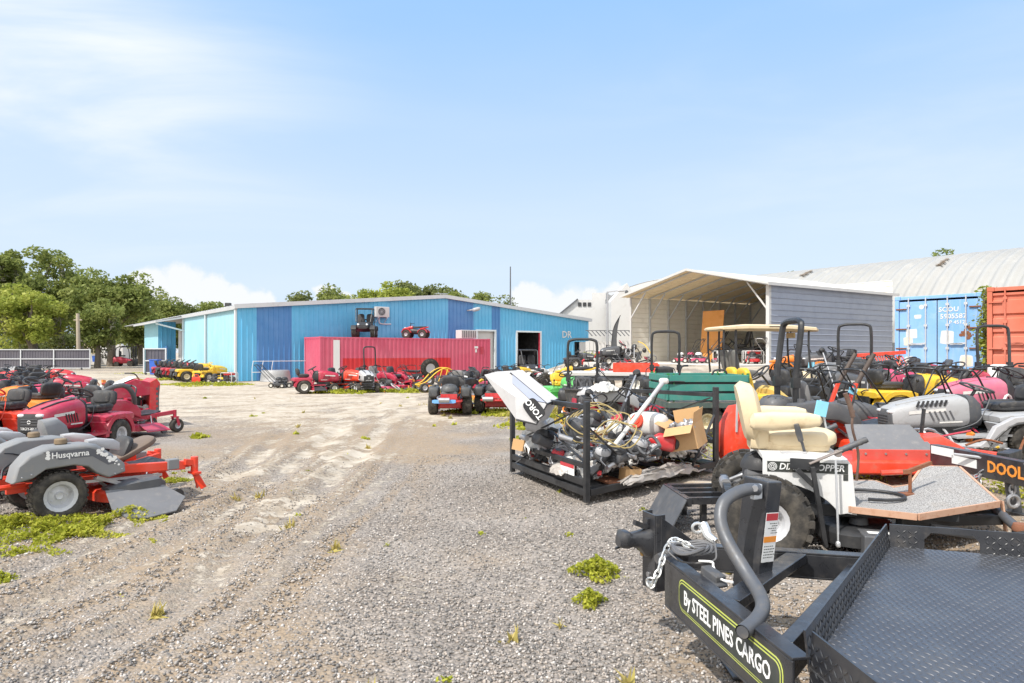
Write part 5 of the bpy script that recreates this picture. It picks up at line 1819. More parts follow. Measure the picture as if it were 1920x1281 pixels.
# ------------------------------------------------------------ zero-turn mower
def zturn(name='zero_turn_mower', frame_m=RED, fen=BLK, seat=SEATB, rops=False, rr_=0.032, rr=0.5, deckm=None, rim=RIMG, engine_top=BLK, stripe=None, big=1.0, fold=0, bars=True, arms=True):
 t = thing(name, '', 'zero-turn mower')
 for y in (-0.45, 0.45):
  wheel(t, -0.45, y, 0.255, 0.25, rim, 'turf', rr=rr)
 for y in (-0.43, 0.43):
  wheel(t, 0.98, y, 0.14, 0.12, rim, 'none', 'caster_wheel', rr=0.45)
  mb = MB()
  for s in (-1, 1):
   mb.bar((0.98, y + s * 0.08, 0.14), (0.94, y + s * 0.08, 0.31), 0.012, 0.05)
  mb.box((0.94, y, 0.32), (0.07, 0.18, 0.02)); mb.cyl((0.94, y, 0.3), (0.94, y, 0.46), 0.035, n=10)
  mb.build('caster_fork', frame_m, t)
 mb = MB()
 for s in (-1, 1):
  mb.bar((-0.85, s * 0.24, 0.34), (0.5, s * 0.24, 0.34), 0.05, 0.09)
  mb.bar((0.45, s * 0.24, 0.35), (0.95, s * 0.43, 0.42), 0.06, 0.08)
 mb.box((0.5, 0, 0.35), (0.06, 0.5, 0.08)); mb.box((-0.45, 0, 0.26), (0.2, 0.56, 0.18)); mb.box((-0.2, 0, 0.42), (0.5, 0.5, 0.1))
 mb.build('frame', frame_m, t, 0.006)
 deck(t, 0.28, 0.11, 0.72, 1.2, deckm or frame_m)
 mb = MB(); mb.hull([(0.12, 0.3, 0.37, 0.40), (0.6, 0.3, 0.39, 0.42), (0.74, 0.27, 0.42, 0.46)], 8, 6); mb.build('floor_pan', BLKM, t)
 for s in (-1, 1):
  mb = MB()
  y = s * 0.42
  mb.hull([(-0.82, 0.09, 0.50, 0.66, y), (-0.78, 0.13, 0.46, 0.72, y), (-0.5, 0.14, 0.51, 0.76, y), (-0.15, 0.13, 0.49, 0.74, y), (0.05, 0.12, 0.40, 0.66, y), (0.16, 0.09, 0.36, 0.52, y)], 14, 5)
  mb.hull([(-0.1, 0.06, 0.72, 0.77, y), (0.0, 0.06, 0.7, 0.765, y)], 8, 4)
  f = mb.build('fender', fen, t)
  mb = MB(); mb.lathe([(0, 0.05), (0.05, 0.05), (0.055, 0.0), (0, 0)], (-0.62, y, 0.735), 'Z', 12); mb.build('fuel_cap', BLK, f)
  if stripe:
   mb = MB(); mb.box((-0.3, s * 0.562, 0.63), (0.5, 0.006, 0.05)); mb.build('stripe', stripe, f)
 seat_at(t, -0.2, 0.55, seat, 1.0, 0.4)
 small_engine(t, -0.82, 0.42, 0, 1.15, engine_top)
 mb = MB(); mb.tube(bent([(-0.7, -0.3, 0.38), (-1.1, -0.3, 0.38), (-1.16, 0, 0.38), (-1.1, 0.3, 0.38), (-0.7, 0.3, 0.38)], 4), 0.028, 7); mb.build('rear_bumper', frame_m, t)
 if bars:
  for s in (-1, 1):
   mb = MB()
   mb.tube(bent([(0.05, s * 0.36, 0.5), (0.13, s * 0.37, 0.8), (0.16, s * 0.34, 0.95), (0.14, s * 0.14, 1.0), (0.13, s * 0.05, 1.0)], 4), 0.014, 7)
   mb.tube([(0.14, s * 0.24, 0.985), (0.13, s * 0.05, 1.0)], 0.021, 8)
   mb.build('lap_bar', BLKM, t)
 mb = MB()
 for s in (-1, 1):
  mb.tube(bent([(-0.5, s * 0.2, 0.42), (-0.6, s * 0.27, 0.55), (-0.75, s * 0.22, 0.5), (-0.8, s * 0.12, 0.4)], 4), 0.013, 6)
  mb.tube(bent([(0.05, s * 0.33, 0.5), (-0.12, s * 0.28, 0.44), (-0.35, s * 0.25, 0.4)], 3), 0.007, 5)
 mb.tube(bent([(-0.75, 0.22, 0.66), (-0.6, 0.3, 0.62), (-0.4, 0.3, 0.5)], 3), 0.007, 5); mb.build('hose', BLK, t)
 mb = MB(); mb.cyl((-0.95, -0.12, 0.44), (-1.05, -0.14, 0.44), 0.04, n=10); mb.build('oil_filter', DECALW, t)
 mb = MB(); mb.box((-1.12, 0.0, 0.50), (0.012, 0.42, 0.14)); mb.bar((-1.12, -0.2, 0.46), (-1.08, -0.26, 0.36), 0.02, 0.02); mb.bar((-1.12, 0.2, 0.46), (-1.08, 0.26, 0.36), 0.02, 0.02); mb.build('engine_guard', frame_m, t)
 for s in (-1, 1):
  mb = MB(); mb.bar((0.5, s * 0.3, 0.36), (0.42, s * 0.45, 0.22), 0.012, 0.03); mb.bar((-0.05, s * 0.28, 0.36), (0.08, s * 0.45, 0.22), 0.012, 0.03); mb.build('lift_link', STEEL, t)
 if rops:
  mb = MB()
  k = R(fold)
  def rp(x, y, z):
   dx, dz = x + 0.66, z - 1.0
   if z <= 1.0:
    return (x, y, z)
   return (-0.66 + dx * math.cos(k) - dz * math.sin(k), y, 1.0 + dx * math.sin(k) + dz * math.cos(k))
  pts = [rp(*q) for q in ((-0.62, -0.33, 0.36), (-0.66, -0.33, 1.0), (-0.70, -0.33, 1.72), (-0.70, -0.25, 1.86), (-0.70, 0, 1.88), (-0.70, 0.25, 1.86), (-0.70, 0.33, 1.72), (-0.66, 0.33, 1.0), (-0.62, 0.33, 0.36))]
  mb.tube(bent(pts, 4), rr_, 8)
  for y in (-0.33, 0.33):
   mb.box((-0.66, y, 1.0), (0.1, 0.1, 0.14))
  mb.build('roll_bar', BLKM, t)
 return t

# ------------------------------------------------------------ push mower, quad bike, kart, generator ...
def push_mower(name='push_mower', body=RED, bag=None, top=BLK):
 t = thing(name, '', 'push mower')
 deck(t, 0, 0.09, 0.62, 0.5, body, 0)
 for x, r in ((0.24, 0.1), (-0.26, 0.115)):
  for y in (-0.27, 0.27):
   wheel(t, x, y, r, 0.05, RIMW, 'none', n=16)
 small_engine(t, 0.02, 0.24, 0, 0.72, top)
 mb = MB()
 mb.tube(bent([(-0.25, -0.22, 0.22), (-0.75, -0.23, 0.75), (-0.98, -0.22, 1.0), (-1.04, -0.15, 1.05), (-1.04, 0.15, 1.05), (-0.98, 0.22, 1.0), (-0.75, 0.23, 0.75), (-0.25, 0.22, 0.22)], 3), 0.013, 7)
 mb.tube(bent([(-0.93, -0.21, 0.99), (-0.98, -0.14, 1.06), (-0.98, 0.14, 1.06), (-0.93, 0.21, 0.99)], 3), 0.007, 5)
 mb.build('handle', BLKM, t)
 if bag:
  mb = MB(); mb.hull([(-0.85, 0.17, 0.22, 0.5), (-0.8, 0.2, 0.17, 0.56), (-0.45, 0.22, 0.17, 0.52), (-0.3, 0.2, 0.2, 0.42)], 14, 4); mb.build('grass_bag', bag, t)
 return t

def quad(name='quad_bike', body=RED, seat=SEATB, rim=RIMG):
 t = thing(name, '', 'quad bike')
 for x in (-0.52, 0.55):
  for y in (-0.38, 0.38):
   wheel(t, x, y, 0.26, 0.2, rim, 'lug', n=20, rr=0.42)
 mb = MB(); mb.hull([(-0.6, 0.14, 0.3, 0.5), (-0.2, 0.17, 0.24, 0.58), (0.3, 0.16, 0.26, 0.62), (0.62, 0.12, 0.34, 0.5)]); mb.box((-0.52, 0, 0.26), (0.1, 0.6, 0.08)); mb.box((0.55, 0, 0.26), (0.08, 0.62, 0.06))
 mb.build('chassis', BLKM, t)
 mb = MB()
 for s in (-1, 1):
  for x in (-0.52, 0.55):
   a, b = sorted((s * 0.2, s * 0.46))
   arch_fender(mb, x, 0.30, 0.335, 0.28, a, b, 15, 165, 8)
 mb.hull([(0.2, 0.13, 0.56, 0.82), (0.45, 0.14, 0.58, 0.76), (0.75, 0.1, 0.56, 0.66), (0.9, 0.05, 0.57, 0.62)], 12, 3)
 mb.hull([(-0.85, 0.1, 0.7, 0.76), (-0.55, 0.15, 0.6, 0.7), (-0.3, 0.13, 0.55, 0.66)], 12, 3)
 mb.build('fender', body, t)
 mb = MB(); mb.hull([(-0.7, 0.11, 0.70, 0.78), (-0.4, 0.14, 0.66, 0.78), (0.1, 0.1, 0.62, 0.76), (0.25, 0.08, 0.7, 0.8)], 12, 3); mb.build('seat', seat, t)
 mb = MB(); mb.tube(bent([(0.22, -0.38, 0.96), (0.32, -0.2, 0.98), (0.34, 0, 0.92), (0.32, 0.2, 0.98), (0.22, 0.38, 0.96)], 4), 0.016, 7); mb.cyl((0.34, 0, 0.92), (0.42, 0, 0.66), 0.025, n=7)
 mb.build('handlebar', BLKM, t)
 mb = MB(); mb.sq((0.72, 0, 0.68), (0.1, 0.18, 0.1), 3, 10, 8); mb.build('headlight', LENS, t)
 return t

def buggy(name='utility_buggy', body=BLK, cage=BLKM):
 t = thing(name, '', 'buggy')
 for x in (-0.85, 0.85):
  for y in (-0.55, 0.55):
   wheel(t, x, y, 0.31, 0.26, RIMG, 'lug', n=20, rr=0.45)
 mb = MB(); mb.hull([(-1.2, 0.4, 0.5, 0.72), (-0.9, 0.42, 0.42, 0.8), (-0.4, 0.5, 0.35, 0.7), (0.3, 0.5, 0.35, 0.62), (0.6, 0.42, 0.42, 0.92), (1.0, 0.38, 0.5, 0.88), (1.25, 0.3, 0.5, 0.72)], 16, 4); mb.build('body', body, t)
 mb = MB()
 for s in (-1, 1):
  for x in (-0.85, 0.85):
   a, b = sorted((s * 0.4, s * 0.7)); arch_fender(mb, x, 0.35, 0.39, 0.33, a, b, 20, 160, 8)
 mb.build('fender', body, t)
 for y in (-0.27, 0.27):
  mb = MB(); mb.sq((-0.1, y, 0.78), (0.45, 0.42, 0.16)); mb.T = Matrix.Translation((-0.33, y, 0.85)) @ Matrix.Rotation(R(-14), 4, 'Y'); mb.sq((0, 0, 0.3), (0.14, 0.42, 0.65)); mb.build('seat', SEATB, t)
 mb = MB()
 for s in (-1, 1):
  mb.tube(bent([(-0.62, s * 0.5, 0.6), (-0.5, s * 0.5, 1.6), (-0.4, s * 0.5, 1.75), (0.25, s * 0.48, 1.72), (0.42, s * 0.48, 1.6), (0.8, s * 0.42, 0.9)], 3), 0.03, 7)
 for x, z in ((-0.45, 1.74), (0.3, 1.71), (-0.6, 1.1)):
  mb.cyl((x, -0.5, z), (x, 0.5, z), 0.026, n=7)
 mb.build('roll_cage', cage, t)
 mb = MB(); mb.hull([(-0.5, 0.5, 1.75, 1.79), (0.32, 0.49, 1.73, 1.77)], 10, 6); mb.build('roof_panel', BLK, t)
 steering(t, 0.3, 1.0, 0.17, 40)
 small_engine(t, -1.0, 0.62, 0, 0.9)
 for y in (-0.25, 0.25):
  mb = MB(); mb.sq((1.22, y, 0.74), (0.08, 0.14, 0.12), 2.5, 10, 8); mb.build('headlight', LENS, t)
 mb = MB(); mb.tube(bent([(1.0, -0.4, 0.45), (1.35, -0.3, 0.6), (1.38, 0, 0.62), (1.35, 0.3, 0.6), (1.0, 0.4, 0.45)], 3), 0.025, 7); mb.build('bumper', cage, t)
 return t

def kart(name='go_kart', m=YEL):
 t = thing(name, '', 'go-kart')
 for x, r in ((-0.65, 0.23), (0.75, 0.19)):
  for y in (-0.45, 0.45):
   wheel(t, x, y, r, 0.18, RIMG, 'none', n=20)
 mb = MB()
 for s in (-1, 1):
  mb.tube(bent([(-0.8, s * 0.3, 0.25), (0.3, s * 0.36, 0.22), (0.9, s * 0.2, 0.26)], 3), 0.026, 7)
  mb.tube(bent([(-0.75, s * 0.32, 0.28), (-0.6, s * 0.34, 0.75), (-0.25, s * 0.34, 0.98), (0.2, s * 0.34, 0.8), (0.62, s * 0.28, 0.42), (0.95, s * 0.2, 0.3)], 4), 0.026, 7)
  mb.tube([(-0.3, s * 0.34, 0.96), (-0.1, s * 0.35, 0.26)], 0.022, 7)
 for x, z, w in ((-0.25, 0.98, 0.34), (0.93, 0.29, 0.2), (-0.8, 0.26, 0.3), (-0.6, 0.76, 0.34)):
  mb.cyl((x, -w, z), (x, w, z), 0.024, n=7)
 mb.cyl((-0.65, -0.4, 0.23), (-0.65, 0.4, 0.23), 0.025, n=7); mb.cyl((0.75, -0.4, 0.19), (0.75, 0.4, 0.19), 0.02, n=7)
 mb.build('tube_frame', m, t)
 seat_at(t, -0.2, 0.28, SEATB, 0.95, 0.5, 20, False)
 steering(t, 0.3, 0.66, 0.15, 45)
 small_engine(t, -0.72, 0.36, 0, 0.7, ORG)
 mb = MB(); mb.hull([(0.1, 0.33, 0.2, 0.215), (0.85, 0.22, 0.22, 0.235)], 8, 6); mb.build('floor_pan', m, t)
 return t

def generator(name='generator', m=RED, fr=BLKM):
 t = thing(name, '', 'generator')
 mb = MB()
 for y in (-0.24, 0.24):
  mb.tube([(-0.33, y, 0.03), (0.33, y, 0.03), (0.36, y, 0.06), (0.36, y, 0.5), (0.33, y, 0.53), (-0.33, y, 0.53), (-0.36, y, 0.5), (-0.36, y, 0.06)], 0.016, 7, True)
 for x in (-0.33, 0.33):
  for z in (0.03, 0.53):
   mb.cyl((x, -0.24, z), (x, 0.24, z), 0.016, n=7)
 mb.build('tube_frame', fr, t)
 mb = MB(); mb.sq((0, 0, 0.47), (0.52, 0.44, 0.17), 5); mb.build('fuel_tank', m, t)
 mb = MB(); mb.lathe([(0, 0.03), (0.035, 0.03), (0.04, 0), (0, 0)], (0, 0, 0.55), 'Z', 12); mb.build('fuel_cap', BLK, t)
 small_engine(t, -0.12, 0.1, 0, 0.75, m)
 mb = MB(); mb.lathe([(0.12, -0.13), (0.14, -0.1), (0.14, 0.1), (0.12, 0.13)], (0.2, 0, 0.2), 'X', 18); mb.build('alternator', DGREY, t)
 mb = MB(); mb.box((0.0, -0.255, 0.27), (0.34, 0.03, 0.16)); mb.build('control_panel', BLK, t, 0.006)
 return t

def tyre_thing(label, p, r, w, rot, rim=None, group=None):
 t = thing('tyre', label, 'tyre', p, 0, group)
 t.rotation_euler = [R(a) for a in rot]
 o = wheel(t, 0, 0, r, w, rim or RIMG, 'lug', 'casing', n=24)
 o.location = (0, 0, 0)
 return t

# ------------------------------------------------------------ prototypes and placement
PROTO = {}
def proto(key, fn, **kw):
 if key not in PROTO:
  PROTO[key] = [fn(**kw), False]
 return PROTO[key]

def put(key, px, Y, rz, label, group=None, remap=None, dz=0.0, pos=None, tilt=(0, 0), s=1.0):
 p = PROTO[key]
 if remap:
  remap = {a.name: b for a, b in remap.items()}
 if not p[1] and not remap:
  o = p[0]; p[1] = True
 else:
  o = copy_tree(p[0], None, remap)
 loc = Vector(pos) if pos is not None else at(px, Y)
 loc.z += dz
 o.location = loc
 o.rotation_euler = (R(tilt[0]), R(tilt[1]), R(rz))
 o.scale = (s, s, s)
 o['label'] = label
 if group:
  o['group'] = group
 return o

def finish_protos():
 for k, (o, used) in PROTO.items():
  if not used:
   for c in [o] + list(o.children_recursive):
    bpy.data.objects.remove(c)
# ------------------------------------------------------------ foreground black trailer
def tread_mat():
 m, N, L, b = new_mat('tread_plate')
 d = noise_node(N, L, 3.0, 6, 0.65)
 c = mixc(N, L, maprange(N, L, d, 0.4, 0.75, 0, 0.5), (0.10, 0.105, 0.12), (0.19, 0.185, 0.18))
 L.new(c, b.inputs['Base Color'])
 b.inputs['Metallic'].default_value = 0.55
 L.new(maprange(N, L, noise_node(N, L, 7, 4), 0.3, 0.7, 0.24, 0.42), b.inputs['Roughness'])
 return m
TREAD = tread_mat()
TRB = paint('trailer_black', (0.02, 0.021, 0.025), 0.24, 0.0, dirt=0.4, dcol=(0.11, 0.095, 0.08), coat=0.35, scale=7)
DECAL = paint('white_decal', (0.80, 0.80, 0.78), 0.5, dirt=0.1)
DECALG = paint('yellow_green_decal', (0.52, 0.58, 0.12), 0.5, dirt=0.1)
DECALK = paint('dark_decal', (0.03, 0.035, 0.03), 0.45, dirt=0.2)
DECALO = paint('orange_decal', (0.80, 0.28, 0.03), 0.5, dirt=0.1)
DECALR = paint('red_decal', (0.48, 0.03, 0.04), 0.5, dirt=0.1)

def local(mb, o):
 o = Vector(o)
 mb.v = [tuple(Vector(p) - o) for p in mb.v]
 return mb

def lozenges(origin, ux, uy, nx, ny, pitch, inside=None, n=(0, 0, 1), size=0.024):
 """Raised alternating lozenges of tread plate."""
 ux, uy, nv = Vector(ux), Vector(uy), Vector(n)
 vs, fs = [], []
 for i in range(nx):
  for j in range(ny):
   p = Vector(origin) + ux * ((i + 0.5) * pitch) + uy * ((j + 0.5) * pitch)
   if inside and not inside(p):
    continue
   a = (ux + uy) if (i + j) % 2 else (ux - uy)
   a = a.normalized()
   b = nv.cross(a).normalized()
   l, w = size * 0.62, size * 0.2
   o = len(vs)
   vs += [p - a * l, p - b * w, p + a * l, p + b * w, p - a * l * 0.4 + nv * 0.003, p + a * l * 0.4 + nv * 0.003]
   fs += [(o, o + 1, o + 4), (o + 1, o + 5, o + 4), (o + 1, o + 2, o + 5), (o + 2, o + 3, o + 5), (o + 3, o + 4, o + 5), (o + 3, o, o + 4)]
 return vs, fs

def in_poly(p, poly):
 c = False
 for (x0, y0), (x1, y1) in zip(poly, poly[1:] + poly[:1]):
  if (y0 > p.y) != (y1 > p.y) and p.x < (x1 - x0) * (p.y - y0) / (y1 - y0) + x0:
   c = not c
 return c

def link_chain(mb, pts, r=0.021, t=0.0055):
 pts = [Vector(p) for p in pts]
 for i in range(len(pts) - 1):
  a, b = pts[i], pts[i + 1]
  d = (b - a).normalized()
  u = d.orthogonal().normalized()
  u = (Matrix.Rotation(R(90 * (i % 2)), 3, d) @ u)
  L = (b - a).length * 0.75
  ring = []
  for k in range(10):
   q = 2 * math.pi * k / 10
   ring.append((a + b) / 2 + d * math.cos(q) * L + u * math.sin(q) * r * 0.72)
  mb.tube(ring, t, 5, True)

def build_trailer():
 O = Vector((1.5, 3.0, hgt(1.5, 3.0)))
 t = thing('equipment_trailer', 'new black utility trailer with tread plate deck in the right foreground', 'trailer', O)
 ZD, ZL = 0.5, 0.63
 A = Vector((1.085, 2.49, 0)); B = Vector((2.235, 4.04, 0))
 fd = Vector((0.95, -0.31, 0)).normalized()
 Cc = B + fd * 3.3
 E = Vector((1.125, 2.0, 0)); E2 = Vector((1.5, 1.1, 0))
 D = Cc + Vector((-0.31, -0.95, 0)) * 2.3
 poly = [A, B, Cc, D, E2, E]
 mb = MB()
 n = len(poly)
 vs = [Vector((p.x, p.y, ZD)) for p in poly] + [Vector((p.x, p.y, ZD - 0.006)) for p in poly]
 mb.add(vs, [tuple(range(n - 1, -1, -1)), tuple(range(n, 2 * n))] + [(i, (i + 1) % n, (i + 1) % n + n, i + n) for i in range(n)])
 deckp = local(mb, O).build('deck_plate', TREAD, t)
 pl = [(p.x, p.y) for p in poly]
 ux = Vector((0.985, -0.17, 0)).normalized(); uy = Vector((0.17, 0.985, 0)).normalized()
 vs, fs = lozenges((0.6, 1.6, ZD), ux, uy, 92, 92, 0.030, lambda p: in_poly(p, pl) and p.y > 1.4 and p.x < 3.6)
 mb = MB(); mb.add(vs, fs); local(mb, O).build('tread_pattern', TREAD, deckp)

 def lip(p, q, z0, z1, lean=0.0, holes=()):
  u = (q - p); L = u.length; u = u.normalized()
  nv = Vector((u.y, -u.x, 0))
  mb = MB()
  spans, s = [], 0.0
  for h0, h1 in holes:
   spans.append((s, h0, z0, z1)); spans.append((h0, h1, z1 - 0.035, z1)); s = h1
  spans.append((s, L, z0, z1))
  for a, b, za, zb in spans:
   w = lambda s_, z: p + u * s_ + nv * (-0.004 + lean * (z - z0)) + Vector((0, 0, z))
   w2 = lambda s_, z: p + u * s_ + nv * (0.004 + lean * (z - z0)) + Vector((0, 0, z))
   mb.add([w(a, za), w(b, za), w(b, zb), w(a, zb), w2(a, za), w2(b, za), w2(b, zb), w2(a, zb)],
                   [(0, 1, 2, 3), (7, 6, 5, 4), (0, 4, 5, 1), (1, 5, 6, 2), (2, 6, 7, 3), (3, 7, 4, 0)])
  for h0, h1 in holes:                                   # rounded upper corners of the hand holes
   for x, sg in ((h0, 1), (h1, -1)):
    mb.add([w(x, z1 - 0.035), w(x + sg * 0.035, z1 - 0.035), w(x, z1 - 0.075), w2(x, z1 - 0.035), w2(x + sg * 0.035, z1 - 0.035), w2(x, z1 - 0.075)],
                       [(0, 1, 2), (5, 4, 3), (0, 3, 4, 1), (1, 4, 5, 2), (2, 5, 3, 0)])
  o = local(mb, O).build('deck_lip', TRB, t)
  def ok(c):
   s_ = (c - p).dot(u)
   return not any(h0 - 0.02 < s_ < h1 + 0.02 for h0, h1 in holes)
  for sd in (1, -1):
   q0 = p + nv * (0.0045 * sd) + Vector((0, 0, z0 + 0.006))
   vs, fs = lozenges(q0, u, Vector((0, 0, 1)) + nv * lean, int(L / 0.03), max(1, int((z1 - z0) / 0.032)), 0.03, ok, nv * sd)
   mb = MB(); mb.add(vs, fs); local(mb, O).build('tread_pattern', TRB, o)
 lip(B, A, ZD - 0.02, ZL, 0.12)
 lip(Cc, B, ZD - 0.02, ZL, 0.05, [(3.3 - 1.78, 3.3 - 1.5), (3.3 - 1.12, 3.3 - 0.84), (3.3 - 0.46, 3.3 - 0.18)])
 lip(A, E, ZD - 0.12, ZL, -0.05)
 lip(E, E2, ZD - 0.12, ZL, -0.05)
 mb = MB()
 for p, q in ((A, B), (B, Cc), (A, E), (E, E2)):
  d = (q - p).normalized(); nn = Vector((d.y, -d.x, 0))
  c = Vector((2.6, 2.9, 0))
  if nn.dot(c - p) < 0:
   nn = -nn
  k = Vector((0, 0, ZD - 0.085))
  mb.bar(p + nn * 0.08 + d * 0.06 + k, q + nn * 0.08 - d * 0.06 + k, 0.07, 0.14)
 local(mb, O).build('deck_frame', TRB, t, 0.006)
 # drawbar rails
 def rail(p, q, w, z0, z1):
  mb = MB()
  d = (q - p).normalized()
  s = d.cross(Vector((0, 0, 1))).normalized()
  for zz in (z1 - 0.006, z0 + 0.006):
   mb.bar(p + Vector((0, 0, zz)), q + Vector((0, 0, zz)), w, 0.012)
  sgn = 1 if s.y < 0 else -1
  c = s * sgn * (w / 2 - 0.006)
  mb.bar(p + c + Vector((0, 0, (z0 + z1) / 2)), q + c + Vector((0, 0, (z0 + z1) / 2)), 0.012, z1 - z0 - 0.026)
  return local(mb, O).build('drawbar_rail', TRB, t, 0.003), s * sgn
 ra, rb = Vector((0.858, 3.68, 0)), Vector((1.048, 2.47, 0))
 r1, sn = rail(ra, rb, 0.075, 0.285, 0.545)
 rail(Vector((0.88, 3.98, 0)), Vector((1.93, 3.72, 0)), 0.075, 0.40, 0.545)
 mb = MB()
 mb.bar((0.98, 3.08, 0.515), (1.58, 3.78, 0.515), 0.10, 0.05); local(mb, O).build('cross_member', TRB, t, 0.005)
 mb = MB()
 mb.bar((1.09, 2.72, 0.42), (1.86, 3.7, 0.42), 0.06, 0.16); local(mb, O).build('cross_member', TRB, t, 0.005)
 # decal along the near rail
 d = (rb - ra).normalized()
 base = ra + sn * 0.0385
 def face(s, z, off=0.0):
  return base + d * s + sn * off + Vector((0, 0, z))
 def plate(s0, s1, z0, z1, off, m, name, par, rad=0.03):
  pts = []
  for cx, cz, a0 in ((s1 - rad, z1 - rad, 0), (s0 + rad, z1 - rad, 90), (s0 + rad, z0 + rad, 180), (s1 - rad, z0 + rad, 270)):
   for k in range(5):
    a = R(a0 + 90 * k / 4)
    pts.append((cx + rad * math.cos(a), cz + rad * math.sin(a)))
  mb = MB()
  vs = [face(s, z, off) for s, z in pts] + [face(s, z, off - 0.0012) for s, z in pts]
  nn = len(pts)
  mb.add(vs, [tuple(range(nn)), tuple(range(2 * nn - 1, nn - 1, -1))] + [(i, i + nn, (i + 1) % nn + nn, (i + 1) % nn) for i in range(nn)])
  return local(mb, O).build(name, m, par)
 s0, s1 = 0.2, 1.17
 dp = plate(s0, s1, 0.345, 0.505, 0.0015, DECALG, 'decal', r1, 0.05)
 plate(s0 + 0.006, s1 - 0.006, 0.351, 0.499, 0.003, DECALK, 'decal', r1, 0.046)
 plate(s0 + 0.013, s1 - 0.013, 0.358, 0.492, 0.0045, DECALG, 'decal', r1, 0.041)
 plate(s0 + 0.018, s1 - 0.018, 0.363, 0.487, 0.006, DECALK, 'decal', r1, 0.038)
 M = frame(face((s0 + s1) / 2, 0.425, 0.0075) - O, d, (0, 0, 1))
 text_mesh('lettering', 'By STEEL PINES CARGO', 0.098, DECAL, r1, M, 0.0006, 0.018, sx=0.80)
 # front plate, gussets, coupler
 pc = Vector((0.785, 3.9, 0)); pu = Vector((0.36, -0.93, 0)).normalized()
 pn = Vector((-0.93, -0.36, 0)).normalized()
 mb = MB()
 mb.bar(pc + Vector((0, 0, 0.30)), pc + Vector((0, 0, 0.73)), 0.13, 0.012, pn)
 for sg in (-1, 1):
  q = pc + pu * (0.065 * sg)
  mb.bar(q - pn * 0.03 + Vector((0, 0, 0.30)), q - pn * 0.03 + Vector((0, 0, 0.73)), 0.06, 0.012, pu)
  f = q - pn * 0.03
  a = [f + Vector((0, 0, 0.72)), f - pn * 0.24 + Vector((0, 0, 0.55)), f + Vector((0, 0, 0.55))]
  b = [p + pu * 0.01 for p in a]
  mb.add(a + b, [(0, 1, 2), (5, 4, 3), (0, 3, 4, 1), (1, 4, 5, 2), (2, 5, 3, 0)])
 fp = local(mb, O).build('coupler_plate', TRB, t, 0.002)
 mb = MB()
 for z in (0.68, 0.6, 0.38):
  q = pc + pn * 0.007 + Vector((0, 0, z)) + pu * 0.0
  mb.cyl(q, q + pn * 0.006, 0.016, n=10)
 local(mb, O).build('bolt_hole', STEEL, fp)
 mb = MB()
 q = pc + pn * 0.02 + Vector((0, 0, 0.5)); mb.cyl(q - pu * 0.02, q - pu * 0.02 + pn * 0.02, 0.018, n=8); local(mb, O).build('bolt', paint('brass', (0.5, 0.3, 0.09), 0.35, 0.8), fp)
 mb = MB()
 cz = 0.60
 ang = math.atan2(-pn.y, -pn.x)
 mb.T = Matrix.Translation(pc + Vector((0, 0, cz))) @ Matrix.Rotation(math.atan2(pn.y, pn.x), 4, 'Z')
 mb.T = mb.T @ Matrix.Diagonal((0.62, 1, 1, 1))
 mb.hull([(0.0, 0.055, -0.13, 0.05), (0.06, 0.055, -0.11, 0.04), (0.12, 0.042, -0.06, 0.035), (0.2, 0.038, -0.05, 0.03), (0.25, 0.055, -0.055, 0.05), (0.30, 0.05, -0.05, 0.05), (0.33, 0.03, -0.04, 0.02)], 14, 3)
 mb.bar((0.03, 0, 0.05), (0.16, 0, 0.085), 0.03, 0.03); mb.bar((0.02, 0, 0.05), (0.02, 0, 0.1), 0.035, 0.04)
 mb.tube(bent([(0.0, -0.06, -0.12), (0.1, -0.055, -0.07), (0.2, -0.05, -0.055), (0.33, -0.03, -0.06)], 4), 0.008, 6)
 local(mb, O).build('coupler', TRB, t)
 mb = MB(); mb.cyl(pc + pn * 0.02 + pu * 0.12 + Vector((0, 0, 0.50)), pc - pn * 0.2 + pu * 0.05 + Vector((0, 0, 0.53)), 0.03, n=12); local(mb, O).build('cross_tube', DGREY, t)
 # jack
 b0, b1 = P(1410, 1085, 3.5), P(1430, 905, 3.5)
 ax = (b1 - b0).normalized()
 jt = Vector((0.55, -0.83, 0))
 mb = MB(); mb.bar(b0 - ax * 0.06, b1 + ax * 0.02, 0.115, 0.15, jt); post = local(mb, O).build('jack_post', DGREY if False else TRB, t, 0.008)
 mb = MB(); mb.bar(Vector((b0.x - 0.01, b0.y, 0.0)) + Vector((0, 0, 0.45)), Vector((b0.x - 0.03, b0.y, 0.03)), 0.07, 0.07); mb.box((b0.x - 0.03, b0.y, 0.02), (0.2, 0.2, 0.02)); local(mb, O).build('jack_foot', TRB, t, 0.006)
 hp = [P(*q) for q in ((1420, 918, 3.41), (1402, 918, 3.38), (1378, 926, 3.34), (1357, 943, 3.29), (1351, 975, 3.25), (1364, 1015, 3.19), (1398, 1072, 3.08), (1424, 1114, 2.96), (1430, 1140, 2.88), (1418, 1163, 2.81), (1392, 1186, 2.72))]
 mb = MB(); mb.tube(cat(hp, 5), 0.031, 14, cap=False); mb.tube(cat(hp, 5)[::-1][:6], 0.026, 12, cap=True)
 hd = local(mb, O).build('jack_handle', paint('dark_grey_steel', (0.10, 0.105, 0.115), 0.35, 0.3, dirt=0.3), t)
 mb = MB(); mb.box(P(1418, 922, 3.41), (0.06, 0.03, 0.075), (0, 0, 30)); local(mb, O).build('bracket', ALU, hd, 0.006)
 mb = MB(); q = P(1415, 914, 3.385); mb.cyl(q, q + Vector((-0.01, -0.03, 0)), 0.016, n=8); local(mb, O).build('bolt', STEEL, hd)
 # sticker with warning blocks on the broad face of the post
 s_ = ax.cross(jt).normalized()
 fN = -(jt - ax * jt.dot(ax)).normalized() * -1
 if fN.y > 0:
  fN = -fN
